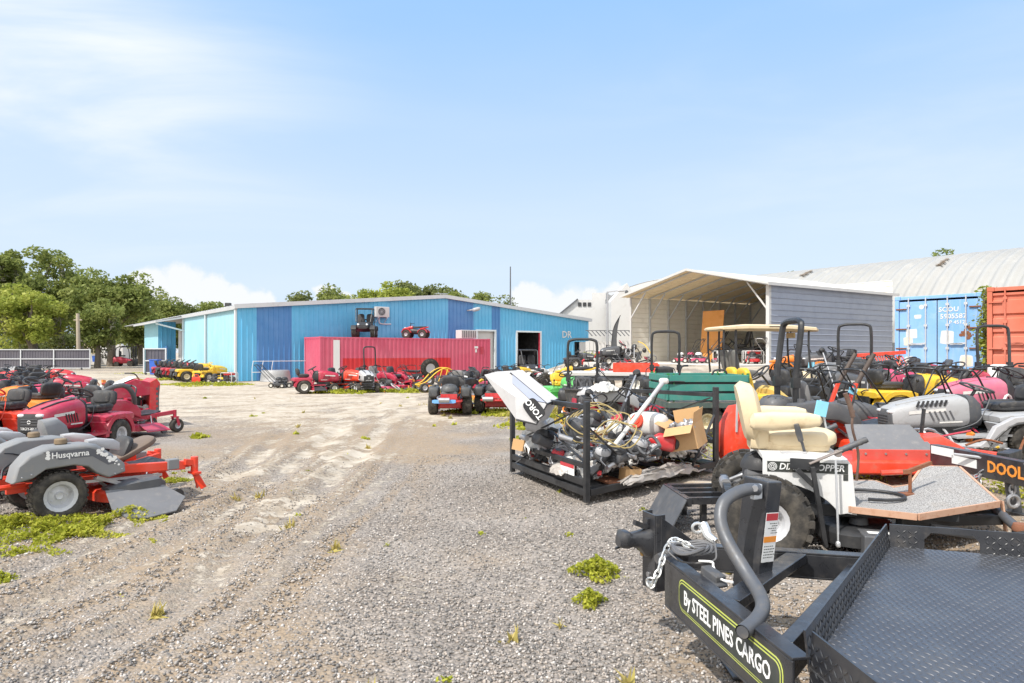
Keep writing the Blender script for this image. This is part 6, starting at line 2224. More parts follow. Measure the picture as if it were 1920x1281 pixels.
 sx = s_ if s_.x > 0 else -s_
 cen = (b0 + ax * 0.24) + fN * 0.0765
 def st(a0, a1, z0, z1, off, m, nm):
  mb = MB()
  vs = [cen + sx * a + ax * z + fN * (off + o) for o in (0.0, -0.0008) for a, z in ((a0, z0), (a1, z0), (a1, z1), (a0, z1))]
  mb.add(vs, [(0, 1, 2, 3), (7, 6, 5, 4), (0, 4, 5, 1), (1, 5, 6, 2), (2, 6, 7, 3), (3, 7, 4, 0)])
  return local(mb, O).build(nm, m, post)
 st(-0.05, 0.05, -0.13, 0.12, 0.001, DECAL, 'sticker')
 st(-0.046, 0.046, 0.08, 0.116, 0.002, DECALR, 'sticker_band')
 st(-0.05, 0.05, -0.03, 0.0, 0.002, DECALO, 'sticker_band')
 mb = MB()
 r_ = random.Random(3)
 for z in [0.065 - 0.012 * k for k in range(5)] + [-0.05 - 0.014 * k for k in range(5)]:
  a = -0.042
  while a < 0.035:
   w = 0.006 + 0.012 * r_.random()
   if a > -0.01 or z < -0.04 or r_.random() < 0.3:
    c = cen + sx * (a + w / 2) + ax * z + fN * 0.0026
    vs = [c + sx * x * w / 2 + ax * y * 0.002 for x, y in ((-1, -1), (1, -1), (1, 1), (-1, 1))]
    mb.add(vs, [(0, 1, 2, 3)])
   a += w + 0.004
 local(mb, O).build('sticker_print', DECALK, post)
 # safety chain, cables, hook, plug box
 mb = MB()
 ch = [P(*q) for q in ((1262, 1012, 3.62), (1255, 1022, 3.6), (1248, 1034, 3.57), (1243, 1046, 3.55), (1240, 1058, 3.53), (1236, 1070, 3.51), (1230, 1082, 3.5), (1225, 1094, 3.49), (1219, 1100, 3.49), (1215, 1092, 3.5), (1222, 1086, 3.47))]
 link_chain(mb, ch)
 ch = [P(*q) for q in ((1262, 1012, 3.6), (1272, 1014, 3.58), (1282, 1018, 3.56), (1292, 1024, 3.55), (1300, 1030, 3.55), (1262, 1020, 3.56))]
 link_chain(mb, ch)
 local(mb, O).build('safety_chain', paint('zinc_chain', (0.72, 0.72, 0.70), 0.3, 0.8, dirt=0.15), t)
 mb = MB()
 for k in range(4):
  c = P(1300 - 3 * k, 1026 + 4 * k, 3.56 - 0.02 * k)
  rx, ry = 0.115 - 0.012 * k, 0.085 - 0.006 * k
  mb.tube([c + Vector((rx * math.cos(a), ry * math.sin(a), 0.012 * math.sin(a * 2 + k) + 0.008 * k)) for a in np.linspace(0.2 * k, 6.28 + 0.2 * k, 22, endpoint=False)], 0.009, 6, True)
 mb.tube(cat([P(1250, 1032, 3.55), P(1275, 1052, 3.5), P(1310, 1056, 3.45), P(1340, 1050, 3.45), P(1342, 1030, 3.5), P(1338, 1012, 3.56)], 5), 0.005, 5)
 local(mb, O).build('cable', paint('grey_cable', (0.11, 0.11, 0.115), 0.5), t)
 mb = MB()
 mb.tube(cat([P(1318, 985, 3.68), P(1324, 995, 3.65), P(1328, 1005, 3.62), P(1342, 1016, 3.58)], 4), [0.03 - 0.001 * k for k in range(13)], 8)
 mb.tube([P(1308 + 10 * math.cos(a), 990 + 9 * math.sin(a), 3.66) for a in np.linspace(0, 6.28, 12, endpoint=False)], 0.008, 6, True)
 local(mb, O).build('coupling_hook', paint('zinc_chain', (0.72, 0.72, 0.70), 0.3, 0.8, dirt=0.15), t)
 mb = MB(); mb.bar(P(1322, 1068, 3.42), P(1352, 1090, 3.3), 0.06, 0.05); mb.bar(P(1324, 1080, 3.40), P(1354, 1100, 3.28), 0.075, 0.02); local(mb, O).build('plug_box', DGREY, t, 0.008)
 mb = MB(); mb.tube(cat([P(1310, 1052, 3.45), P(1335, 1054, 3.42), P(1338, 1064, 3.4), P(1352, 1086, 3.3), P(1375, 1092, 3.25)], 4), 0.006, 6); local(mb, O).build('wire', DECAL, t)
 # wheels under the deck
 w = Vector((-0.31, -0.95, 0))
 for k in (1.5, 2.35):
  for q in (B + fd * k + w * 0.12, B + fd * k + w * 2.1):
   o = wheel(t, 0, 0.01, 0.27, 0.2, RIMG, 'none')
   o.location = Vector((q.x, q.y, hgt(q.x, q.y) + 0.18)) - O
   o.rotation_euler = (0, 0, math.atan2(fd.y, fd.x))
   o.scale = (0.8, 1, 0.8)
build_trailer()

# ------------------------------------------------------------ stand-up white mower with cream seat
CARPET = None
def carpet_mat():
 m, N, L, b = new_mat('grey_carpet')
 n = noise_node(N, L, 120, 3, 0.7)
 c = mixc(N, L, maprange(N, L, n, 0.35, 0.65), (0.13, 0.125, 0.12), (0.50, 0.48, 0.455))
 c = mixc(N, L, maprange(N, L, noise_node(N, L, 6, 5), 0.5, 0.8, 0, 0.5), c, (0.30, 0.25, 0.2))
 L.new(c, b.inputs['Base Color'])
 b.inputs['Roughness'].default_value = 1.0
 bump(N, L, b, n, 0.6, 0.01)
 return m

def build_white_mower():
 t = thing('white_zero_turn_mower', 'white zero turn mower with cream armchair seat and carpeted foot deck behind the trailer', 'zero-turn mower', (2.09, 5.85, 0.09), -13.9)
 t.scale = (0.97, 0.97, 0.95)
 big = dict(rim=RIMG, tread='lug', n=30, rr=0.5)
 for y in (-0.74, 0.72):
  wheel(t, 0, y, 0.315, 0.28, **big)
 mb = MB()
 mb.box((0.6, -0.38, 0.34), (1.7, 0.07, 0.1)); mb.box((0.6, 0.38, 0.34), (1.7, 0.07, 0.1)); mb.box((0, 0, 0.3), (0.16, 1.1, 0.14)); mb.box((-0.25, 0, 0.4), (0.07, 0.8, 0.12)); mb.box((0.2, 0, 0.42), (0.6, 0.7, 0.12))
 mb.build('frame', BLKM, t, 0.008)
 for s in (-1, 1):
  mb = MB()
  prof = [(0.0, 0.78), (0.64, 0.765), (0.665, 0.73), (0.70, 0.33), (0.63, 0.34)]
  for k in range(1, 10):
   a = R(8 + 84 * k / 9)
   prof.append((0.02 + 0.58 * math.cos(a), 0.22 + 0.36 * math.sin(a)))
  prof.append((0.0, 0.585))
  a, b = sorted((s * 0.50, s * 0.515))
  mb.prism(prof, a, b)
  p = mb.build('side_panel', WHT, t, 0.004)
  if s < 0:
   mb = MB(); mb.box((0.335, -0.517, 0.70), (0.60, 0.003, 0.085)); mb.build('name_strip', DECALK, p)
   mb = MB(); mb.box((0.618, -0.517, 0.63), (0.035, 0.003, 0.05)); mb.build('name_strip', DECALK, p)
   mb = MB()
   for r in (0.034, 0.024, 0.013):
    mb.lathe([(r, -0.0192), (r, -0.021), (r - 0.004, -0.021), (r - 0.004, -0.0192)], (0.075, -0.5, 0.70), 'Y', 18, True)
   mb.build('emblem', DECAL, p)
   text_mesh('lettering', 'DIXIE CHOPPER', 0.074, DECAL, p, frame((0.365, -0.5195, 0.70), (1, 0, 0), (0, 0, 1)), 0.0006, 0.016, sx=0.92, shear=0.2)
 mb = MB(); mb.hull([(0.0, 0.49, 0.755, 0.79), (0.3, 0.5, 0.755, 0.80), (0.64, 0.49, 0.74, 0.775)], 10, 8); mb.build('top_plate', WHT, t)
 mb = MB(); mb.box((0.25, -0.4, 0.803), (0.2, 0.05, 0.012)); mb.build('latch', LGREY, t, 0.004)
 # seat
 mb = MB()
 mb.sq((0.34, 0, 0.885), (0.60, 0.54, 0.15), 3.6, 24, 14, (0, -3, 0)); mb.sq((0.30, 0, 0.83), (0.58, 0.5, 0.12), 4)
 mb.build('seat', CREAM, t)
 mb = MB()
 mb.T = Matrix.Translation((0.0, 0, 0.86)) @ Matrix.Rotation(R(-11), 4, 'Y')
 mb.hull([(-0.09, 0.02, 0.25, 0.35), (-0.085, 0.24, 0.02, 0.5), (-0.03, 0.265, -0.04, 0.535), (0.04, 0.25, 0.0, 0.5), (0.075, 0.2, 0.06, 0.43), (0.085, 0.02, 0.2, 0.3)], 28, 3.2)
 mb.build('seat_back', CREAM, t)
 for y in (-0.33, 0.33):
  mb = MB()
  mb.hull([(-0.08, 0.03, 1.0, 1.08, y), (-0.05, 0.06, 0.975, 1.12, y), (0.1, 0.065, 0.97, 1.135, y), (0.38, 0.06, 1.0, 1.13, y), (0.46, 0.045, 1.02, 1.11, y), (0.48, 0.015, 1.05, 1.08, y)], 18, 2.8)
  mb.build('armrest', CREAM, t)
 mb = MB(); mb.hull([(-0.06, 0.2, 0.78, 1.0), (0.0, 0.24, 0.78, 1.0), (0.08, 0.22, 0.78, 0.98)], 16, 5); mb.build('seat_pedestal', CREAM, t)
 # foot deck
 global CARPET
 CARPET = carpet_mat()
 top = [(0.66, -0.52, 0.40), (1.08, -0.66, 0.40), (1.82, -0.12, 0.42), (1.80, 0.62, 0.58), (1.55, 0.70, 0.56), (1.32, 0.30, 0.45), (1.18, 0.28, 0.42), (1.1, 0.6, 0.42), (0.66, 0.56, 0.41)]
 mb = MB(); n = len(top)
 mb.add([(x, y, z) for x, y, z in top] + [(x, y, z - 0.02) for x, y, z in top], [tuple(range(n)), tuple(range(2 * n - 1, n - 1, -1))] + [(i, i + n, (i + 1) % n + n, (i + 1) % n) for i in range(n)])
 fd = mb.build('foot_deck', CARPET, t)
 mb = MB()
 for a, b in zip(top, top[1:] + top[:1]):
  d = (Vector(b) - Vector(a)).normalized(); nn = d.cross(Vector((0, 0, 1))).normalized() * 0.012
  mb.bar(Vector(a) + nn + Vector((0, 0, -0.022)), Vector(b) + nn + Vector((0, 0, -0.022)), 0.02, 0.05)
 mb.build('deck_edge', paint('rusted_edge', (0.50, 0.30, 0.20), 0.7, dirt=0.6, dcol=(0.30, 0.10, 0.04), scale=10), fd)
 mb = MB(); mb.tube([(0.9 + 0.24 * math.cos(a), -0.15 + 0.2 * math.sin(a), 0.43) for a in np.linspace(-1.9, 3.4, 22)], 0.014, 7); mb.build('hose', BLK, t)
 # deck levers, pedal
 mb = MB(); mb.cyl((1.22, -0.02, 0.42), (1.22, -0.02, 0.62), 0.014, n=7); mb.bar((1.15, -0.05, 0.43), (1.3, 0.02, 0.43), 0.1, 0.012); mb.bar((1.22, -0.02, 0.62), (1.05, -0.02, 0.60), 0.035, 0.035); mb.bar((1.22, 0, 0.62), (1.42, 0.12, 0.68), 0.03, 0.03)
 mb.build('pedal', RUST, t)
 mb = MB(); mb.tube([(1.0, -0.02, 0.598), (1.16, -0.02, 0.612)], 0.024, 8); mb.build('pedal_grip', ORED, t)
 # drive levers with rubber grips
 for y, a in ((-0.56, 1), (0.5, 0)):
  mb = MB()
  mb.bar((0.46, y - 0.02, 0.08), (0.36, y - 0.04, 0.72), 0.035, 0.05, (0, 1, 0)); mb.build('lever_bar', BLKM, t, 0.004)
  mb = MB(); mb.bar((0.2, y, 0.735), (0.42, y, 0.73), 0.012, 0.09); mb.bar((0.25, y - 0.01, 0.69), (0.38, y - 0.01, 0.56), 0.012, 0.04); lb = mb.build('lever_plate', BLKM, t, 0.004)
  mb = MB(); mb.bar((0.34, y - 0.01, 0.74), (0.58, y - 0.01, 0.86), 0.014, 0.055, (0, 1, 0)); mb.cyl((0.55, y + 0.01, 0.83), (0.55, y - 0.03, 0.83), 0.03, n=10); mb.build('lever_arm', paint('grimy_steel', (0.28, 0.24, 0.22), 0.5, 0.4, dirt=0.5), lb, 0.004)
  mb = MB()
  pts = [Vector((0.56, y - 0.01, 0.85)).lerp(Vector((0.76, y - 0.01, 0.95)), k / 12) for k in range(13)]
  mb.tube(pts, [0.022 + 0.004 * (k % 2) for k in range(13)], 10); mb.build('lever_grip', DGREY, lb)
  mb = MB(); mb.cyl((0.53, y - 0.03, 0.78), (0.55, y - 0.03, 0.12), 0.009, n=7); mb.sq((0.55, y - 0.03, 0.11), (0.04, 0.04, 0.05), 3); mb.build('lift_rod', ALU, t)
 mb = MB(); mb.tube([(0.34, -0.36, 0.81), (0.32, -0.38, 0.88), (0.30, -0.39, 0.92)], 0.012, 7); mb.tube([(0.31, -0.385, 0.9), (0.29, -0.40, 0.97), (0.27, -0.41, 1.04)], [0.022, 0.026, 0.02], 9); mb.build('parking_lever', DGREY, t)
 mb = MB(); mb.tube(cat([(0.9, 0.38, 0.45), (0.92, 0.4, 0.7), (0.86, 0.36, 0.95), (0.88, 0.38, 1.1)], 4), 0.012, 7); mb.tube([(0.87, 0.37, 1.04), (0.84, 0.36, 1.16), (0.80, 0.35, 1.26)], 0.022, 9); mb.build('drive_lever', paint('brown_rod', (0.12, 0.07, 0.05), 0.5), t)
 mb = MB(); mb.tube(cat([(0.66, 0.3, 0.78), (0.62, 0.3, 1.0), (0.58, 0.28, 1.2)], 4), 0.009, 6); r_ = mb.build('drive_lever', ALU, t)
 mb = MB(); mb.box((0.585, 0.27, 1.12), (0.1, 0.03, 0.14), (0, 12, 15)); mb.build('blue_tag', paint('blue_tag', (0.22, 0.55, 0.72), 0.5), r_)
 # battery box, front frame and casters
 mb = MB(); mb.box((0.86, -0.62, 0.14), (0.32, 0.24, 0.17)); mb.build('battery', DGREY, t, 0.012)
 mb = MB(); mb.box((0.84, -0.62, 0.2265), (0.18, 0.06, 0.003)); mb.build('sticker', DECAL, t)
 mb = MB()
 mb.bar((1.0, -0.5, 0.3), (1.9, -0.05, 0.26), 0.07, 0.08); mb.bar((1.0, 0.4, 0.33), (1.9, -0.02, 0.27), 0.07, 0.08); mb.bar((1.2, -0.6, 0.28), (1.78, -0.5, 0.2), 0.09, 0.06)
 mb.build('front_frame', BLKM, t, 0.006)
 for x, y in ((1.82, -0.52), (1.95, 0.45)):
  mb = MB(); mb.cyl((x, y, 0.16), (x, y, 0.28), 0.06, n=14); mb.build('caster_hub', BLKM, t)
  mb = MB(); mb.lathe([(0, 0.34), (0.05, 0.335), (0.062, 0.30), (0.058, 0.28), (0, 0.28)], (x, y, 0), 'Z', 14); mb.build('caster_cap', RUST, t)
  wheel(t, x, y - 0.1 if y < 0 else y + 0.1, 0.15, 0.1, RIMG, 'none', 'caster_wheel')
 mb = MB(); mb.bar((1.86, -0.1, 0.42), (1.88, -0.12, 0.18), 0.05, 0.012); mb.build('bracket', paint('rusted_edge', (0.5, 0.3, 0.2), 0.7), t)
 deck(t, 0.75, 0.1, 0.6, 1.3, BLKM, 0)
 small_engine(t, 0.05, 0.44, 0, 0.9)
build_white_mower()

# ------------------------------------------------------------ steel crate with its load
def build_crate():
 z0 = lambda px, py: G(px, py)
 A = G(1100, 944); B = G(961, 886); D = P(1342, 878, 8.75); E = B + (D - A)
 A.z += 0.06; B.z += 0.06; D.z = max(D.z, hgt(D.x, D.y) + 0.04); E.z = max(B.z, hgt(E.x, E.y) + 0.05)
 H = 1.04
 up = Vector((0, 0, 1))
 O = Vector((A.x, A.y, A.z - 0.06))
 t = thing('steel_crate', 'open black steel mower crate heaped with scrap engine parts and trimmers', 'crate', O)
 for p in (A, B, D, E):
  mb = MB(); mb.bar(p - up * 0.05, p + up * H, 0.06, 0.06, (A - B)); local(mb, O).build('post', BLKM, t, 0.006)
 def rail(p, q, z, w=0.06, h=0.06, nm='rail'):
  mb = MB(); mb.bar(p + up * z, q + up * z, w, h); local(mb, O).build(nm, BLKM, t, 0.005)
 for z, p, q in ((0.05, A, B), (0.16, A, B), (0.34, A, B), (0.98, A, B), (0.05, A, D), (0.05, D, E), (0.05, B, E), (0.94, D, E), (0.34, D, E)):
  d = (q - p).normalized()
  rail(p + d * 0.04, q - d * 0.04, z, 0.05, 0.075 if z < 0.3 else 0.055)
 for p, q, za, zb in ((A, B, 0.36, 0.96), (B, A, 0.36, 0.96), (D, E, 0.36, 0.9), (E, D, 0.36, 0.9)):
  mb = MB(); off = (0.03 if (p - A).length < 1e-6 or (p - D).length < 1e-6 else -0.03)
  mb.bar(p.lerp(q, 0.04) + up * za + Vector((off, off, 0)), p.lerp(q, 0.96) + up * zb + Vector((off, off, 0)), 0.03, 0.012); local(mb, O).build('brace', BLKM, t)
 for p, q, z1, z2, f in ((A, D, 0.78, 0.02, 0.42), (D, A, 0.72, 0.06, 0.22)):
  mb = MB(); mb.bar(p + up * z1, p.lerp(q, f) + up * z2, 0.035, 0.012); local(mb, O).build('brace', BLKM, t)
 for k in range(7):
  f = (k + 0.5) / 7
  mb = MB(); mb.bar(A.lerp(D, f) + up * 0.085, B.lerp(E, f) + up * 0.085, 0.24, 0.02); local(mb, O).build('floor_slat', RUST if k % 2 else BLKM, t)
 mb = MB(); d = (B - A).normalized(); nn = d.cross(up).normalized(); nn = nn if nn.y < 0 else -nn
 c = A.lerp(B, 0.20) + up * 0.25 + nn * 0.02; mb.bar(c - d * 0.17, c + d * 0.17, 0.006, 0.13, up); local(mb, O).build('label_plate', DECAL, t)
 mb = MB(); c += nn * 0.004 + up * 0.045; mb.bar(c - d * 0.168, c + d * 0.168, 0.004, 0.04, up); local(mb, O).build('label_plate', DECALR, t)
 return A, B, D, E
CR = build_crate()
def cr(u, v, z=0.1):
 """u: along the near-to-right side, v: along the near-to-left side."""
 A, B, D, E = CR
 p = A + (D - A) * u + (B - A) * v
 return Vector((p.x, p.y, A.z * (1 - u) + D.z * u + z))

PLASTIC = paint('dirty_clear_plastic', (0.38, 0.35, 0.32), 0.28, dirt=0.5, dcol=(0.30, 0.25, 0.2), scale=9)
WPLAST = paint('white_plastic', (0.62, 0.61, 0.58), 0.35, dirt=0.3, dcol=(0.4, 0.36, 0.3), scale=8)

def crumple(name, label, cat_, p, sx, sy, h, mat, seed, rz=0, nu=16):
 r_ = np.random.default_rng(seed)
 t = thing(name, label, cat_, p, rz)
 g = r_.random((nu + 1, nu + 1))
 mb = MB()
 def fn(u, v):
  i, j = int(round(u * nu)), int(round(v * nu))
  e = math.sin(math.pi * u) * math.sin(math.pi * v)
  return ((u - 0.5) * sx + 0.05 * (g[i, j] - 0.5), (v - 0.5) * sy + 0.05 * (g[j, i] - 0.5), h * (0.15 + e ** 0.6 * 0.8) + (g[i, nu - j] - 0.5) * h * 0.26)
 mb.grid(fn, nu, nu)
 mb.build('sheet', mat, t, ang=50)
 return t

def carton(label, p, s, rz, flaps=True, tilt=(0, 0), fill=False, name='cardboard_box', group=None):
 t = thing(name, label, 'box', p, 0, group)
 t.rotation_euler = (R(tilt[0]), R(tilt[1]), R(rz))
 w, d, h = s
 mb = MB()
 for x in (-w / 2, w / 2):
  mb.box((x, 0, h / 2), (0.006, d, h))
 for y in (-d / 2, d / 2):
  mb.box((0, y, h / 2), (w, 0.006, h))
 mb.box((0, 0, 0.003), (w, d, 0.006)); mb.build('body', CARD, t)
 if flaps:
  for x, a in ((-w / 2, -55), (w / 2, 20)):
   mb = MB(); mb.T = Matrix.Translation((x, 0, h)) @ Matrix.Rotation(R(a), 4, 'Y'); mb.box((0, 0, w * 0.22), (0.005, d, w * 0.44)); mb.build('flap', CARD, t)
  for y, a in ((-d / 2, 118), (d / 2, 8)):
   mb = MB(); mb.T = Matrix.Translation((0, y, h)) @ Matrix.Rotation(R(a if y < 0 else -a), 4, 'X'); mb.box((0, 0, d * 0.22), (w, 0.005, d * 0.44)); mb.build('flap', CARD, t)
 if fill:
  mb = MB(); r_ = random.Random(9)
  for k in range(60):
   mb.sq(((r_.random() - 0.5) * w * 0.85, (r_.random() - 0.5) * d * 0.85, h * (0.8 + 0.25 * r_.random())), [0.03 + 0.06 * r_.random() for _ in range(3)], 2.5 + 3 * r_.random(), 8, 6, (r_.random() * 180, r_.random() * 180, 0))
  mb.build('contents', [STEEL], t)
 return t

def trimmer(label, p, rz, pitch, L, head, name='string_trimmer', group=None, grip=BLK):
 t = thing(name, label, 'trimmer', p, 0, group)
 t.rotation_euler = (0, R(pitch), R(rz))
 mb = MB(); mb.cyl((0, 0, 0), (L, 0, 0), 0.014, n=8); mb.build('shaft', STEEL, t)
 mb = MB(); mb.hull([(-0.26, 0.05, -0.07, 0.06), (-0.22, 0.085, -0.11, 0.1), (-0.05, 0.085, -0.1, 0.1), (0.02, 0.05, -0.05, 0.05), (0.06, 0.03, -0.03, 0.03)], 14, 3); h = mb.build('engine_housing', head, t)
 mb = MB(); mb.lathe([(0, -0.02), (0.06, -0.015), (0.075, 0.0), (0.075, 0.03), (0, 0.03)], (-0.28, 0, 0), 'X', 14); mb.build('starter', BLK, h)
 mb = MB(); mb.tube([(0.1, 0, 0.0), (0.3, 0, 0)], 0.024, 8); mb.tube(bent([(0.4, 0, 0), (0.4, -0.1, 0.1), (0.4, 0, 0.18), (0.4, 0.1, 0.1), (0.4, 0, 0)], 4), 0.011, 6); mb.build('grip', grip, t)
 mb = MB(); mb.lathe([(0.0, -0.05), (0.05, -0.05), (0.055, 0.02), (0.02, 0.05), (0, 0.05)], (L, 0, 0), 'Z', 12); mb.hull([(L - 0.1, 0.1, -0.03, -0.02), (L, 0.12, -0.05, -0.03)], 8, 3); mb.build('cutting_head', BLK, t)
 return t

def engine_thing(label, p, rz, s, top, tilt=(0, 0), group='loose engines in the steel crate'):
 t = thing('loose_engine', label, 'engine', p, 0, group)
 t.rotation_euler = (R(tilt[0]), R(tilt[1]), R(rz))
 small_engine(t, 0, 0.03, 0, s, top)
 mb = MB(); mb.cyl((0, 0, -0.04), (0, 0, 0.05), 0.02, n=8); mb.box((0, 0, 0.02), (0.2 * s, 0.22 * s, 0.04)); mb.build('mount', STEEL, t)
 return t

def build_load():
 # heap of small parts: nobody could count them
 mb = MB(); r_ = random.Random(21)
 pal = [STEEL, BLK, DGREY, WPLAST, RUST, LGREY, RED, CARD, YEL, PLASTIC]
 for k in range(1250):
  u, v = r_.random(), r_.random()
  e = math.sin(math.pi * min(max(u, 0.08), 0.92)) * math.sin(math.pi * min(max(v, 0.1), 0.9))
  p = cr(0.03 + 0.94 * u, 0.06 + 0.88 * v, 0.13 + (0.45 * e ** 0.6) * (0.6 + 0.4 * r_.random()))
  mb.mat(r_.choices(range(10), (20, 24, 16, 12, 7, 10, 4, 2, 1, 8))[0])
  c = r_.random()
  a = [r_.random() * 180 for _ in range(3)]
  if c < 0.35:
   mb.sq(p, [0.04 + 0.13 * r_.random() for _ in range(3)], 2.2 + 4 * r_.random(), 9, 6, a)
  elif c < 0.6:
   mb.box(p, (0.03 + 0.14 * r_.random(), 0.03 + 0.1 * r_.random(), 0.02 + 0.05 * r_.random()), a)
  elif c < 0.85:
   d = Vector((r_.gauss(0, 1), r_.gauss(0, 1), r_.gauss(0, 0.5))).normalized() * (0.08 + 0.2 * r_.random())
   mb.tube(cat([p - d, p + Vector((0, 0, 0.05 * r_.random())), p + d + Vector((r_.gauss(0, .05), r_.gauss(0, .05), 0))], 3), 0.004 + 0.011 * r_.random(), 5)
  else:
   M = Euler([R(q) for q in a]).to_matrix()
   rr = 0.025 + 0.05 * r_.random()
   mb.tube([p + M @ Vector((rr * math.cos(q), rr * math.sin(q), 0)) for q in np.linspace(0, 6.28, 10, endpoint=False)], 0.008 + 0.012 * r_.random(), 5, True)
 o = mb.build('scrap_heap', pal)
 o['kind'] = 'stuff'
 box = carton('open cardboard box full of small parts leaning at the right end of the crate', P(1293, 838, 8.25), (0.34, 0.34, 0.29), -35, True, (8, -12), True)
 carton('small brown carton poking out at the near corner of the crate', cr(0.31, 0.02, 0.07), (0.2, 0.15, 0.15), 20, False, (4, 3))
 carton('crushed small carton behind the left corner post of the crate', P(977, 845, 8.9), (0.22, 0.16, 0.14), 60, False, (6, 10))
 # white tank with red cap
 p = P(1215, 795, 8.6)
 t = thing('sprayer_tank', 'white plastic tank with round red cap lying on the crate heap', 'tank', p, -40)
 mb = MB(); mb.sq((0, 0, 0), (0.52, 0.34, 0.30), 3.0, 22, 14); mb.build('tank', WPLAST, t)
 mb = MB(); mb.lathe([(0, 0.06), (0.05, 0.06), (0.055, 0.05), (0.09, 0.045), (0.095, 0.0), (0, 0)], (0, 0, 0), 'Z', 20)
 c = mb.build('cap', ORED, t); c.location = (-0.06, -0.13, 0.04); c.rotation_euler = (R(72), 0, R(-8))
 # long pole saw sticking out
 a, b = P(1150, 838, 7.8), P(1243, 717, 8.6)
 t = thing('pole_trimmer', 'long white pole rising diagonally out of the crate heap with a grey end', 'pole', a)
 d = b - a
 mb = MB(); mb.cyl((0, 0, 0), d * 0.72, 0.027, n=12); mb.build('pole', WPLAST, t)
 mb = MB(); mb.cyl(d * 0.72, d, 0.024, 0.03, n=12); mb.build('grip', LGREY, t)
 mb = MB(); mb.sq(d * 1.02, (0.12, 0.1, 0.08), 3); mb.build('end_cap', WPLAST, t)
 # coils of hose
 def coil(label, cpx, cpy, Y, r, n, mat, th, seed, sq_=0.6):
  r_ = random.Random(seed)
  c = P(cpx, cpy, Y)
  t = thing('hose', label, 'hose', c)
  mb = MB()
  for k in range(n):
   a0 = r_.random() * 6
   tx, ty = r_.uniform(-0.5, 0.5), r_.uniform(-0.5, 0.5)
   rr = r * (0.75 + 0.4 * r_.random())
   o = Vector((r_.uniform(-.1, .1), r_.uniform(-.1, .1), r_.uniform(-.05, .05)))
   pts = []
   for q in np.linspace(0, 6.28, 20, endpoint=False):
    x, y = rr * math.cos(q + a0), rr * 0.8 * math.sin(q + a0)
    pts.append(o + Vector((x, y * 0.7, y * sq_ + tx * x * 0.5 + 0.03 * math.sin(3 * q))))
   mb.tube(pts, th, 6, True)
  mb.build('tube', mat, t)
 coil('tangle of olive brown hose looping high over the middle of the crate', 1122, 790, 8.1, 0.31, 4, HOSE, 0.008, 5)
 coil('loose olive hose loop drooping down to the white bags in the crate', 1165, 820, 7.8, 0.24, 2, HOSE, 0.008, 8)
 coil('black ribbed hose curled beside the blower at the right of the crate', 1208, 832, 8.0, 0.14, 3, DGREY, 0.02, 12)
 coil('silver and grey tube curled inside the left end of the crate', 1068, 852, 8.3, 0.17, 3, LGREY, 0.015, 13)
 # hand held machines
 trimmer('red and white blower lying under the white tank', P(1226, 826, 8.2), 178, -8, 0.5, RED, 'leaf_blower')
 trimmer('red chainsaw style trimmer engine left of the white tank', P(1160, 785, 8.9), 60, -40, 0.9, RED)
 trimmer('white trimmer engine with an open black handle ring near the centre of the crate', P(1146, 795, 8.4), 110, -30, 0.7, WPLAST)
 trimmer('grey trimmer lying across the left half of the crate', P(1020, 800, 8.4), -40, 10, 1.0, LGREY)
 for k, (px, py, Y, rz, s, m, lab) in enumerate((
   (1012, 838, 8.4, 20, 0.62, BLK, 'black finned engine at the left end of the crate'), (1072, 823, 8.2, 80, 0.66, DGREY, 'grey engine tilted behind the near corner post of the crate'),
   (1128, 862, 7.75, 140, 0.45, LGREY, 'grey capped engine just right of the near corner post'), (1160, 868, 7.75, 220, 0.5, BLK, 'black engine low behind the small brown carton'),
   (1190, 848, 8.0, 10, 0.5, LGREY, 'pale grey engine at the centre of the crate'), (1232, 855, 8.2, 70, 0.42, LGREY, 'pale grey engine among plastic bags at the right of the crate'),
   (1045, 866, 8.25, 100, 0.4, DECALR, 'red topped engine low in the left end of the crate'), (1105, 800, 8.9, 40, 0.55, BLK, 'black engine at the back of the heap behind the hose tangle'))):
  engine_thing(lab, P(px, py, Y), rz, s, m, (20 * math.sin(k * 2.1), 25 * math.cos(k * 1.7)))
 crumple('plastic_bag', 'long dirty clear plastic sheet trailing along the near long side of the crate', 'plastic sheet', cr(0.55, 0.0, 0.03), 1.5, 0.2, 0.16, PLASTIC, 1, 42)
 crumple('plastic_bag', 'white plastic bag bulging over the right half of the crate side', 'plastic bag', cr(0.64, 0.14, 0.2), 0.45, 0.34, 0.24, WPLAST, 2, 10)
 crumple('plastic_bag', 'crumpled white bag by the right corner post of the crate', 'plastic bag', cr(0.88, 0.12, 0.22), 0.42, 0.36, 0.34, PLASTIC, 3, 60)
 crumple('plastic_bag', 'white bag between the near corner post and the hose in the crate', 'plastic bag', cr(0.34, 0.2, 0.2), 0.5, 0.4, 0.28, WPLAST, 4, 80)
 crumple('plastic_bag', 'white sheet leaning in the back left corner of the crate', 'plastic sheet', cr(0.12, 0.72, 0.26), 0.7, 0.5, 0.42, WPLAST, 6, 20)
 crumple('plastic_bag', 'grey torn bag at the near left of the crate floor', 'plastic bag', cr(0.08, 0.3, 0.14), 0.5, 0.5, 0.18, PLASTIC, 7, 0)
 # white grass catcher bag hung on the corner
 pts = [P(908, 703, 8.75), P(957, 700, 8.55), P(1026, 758, 7.95), P(1006, 796, 7.85), P(968, 787, 7.95)]
 back = [p + Vector((0.16, 0.42, 0.03)) for p in pts]
 O = pts[3]
 t = thing('grass_catcher_bag', 'white grass catcher bag with a dark badge hanging off the left corner of the crate', 'bag', O)
 mb = MB(); n = 5
 c = sum((p for p in pts), Vector()) / 5 + Vector((-0.04, -0.20, 0.03))
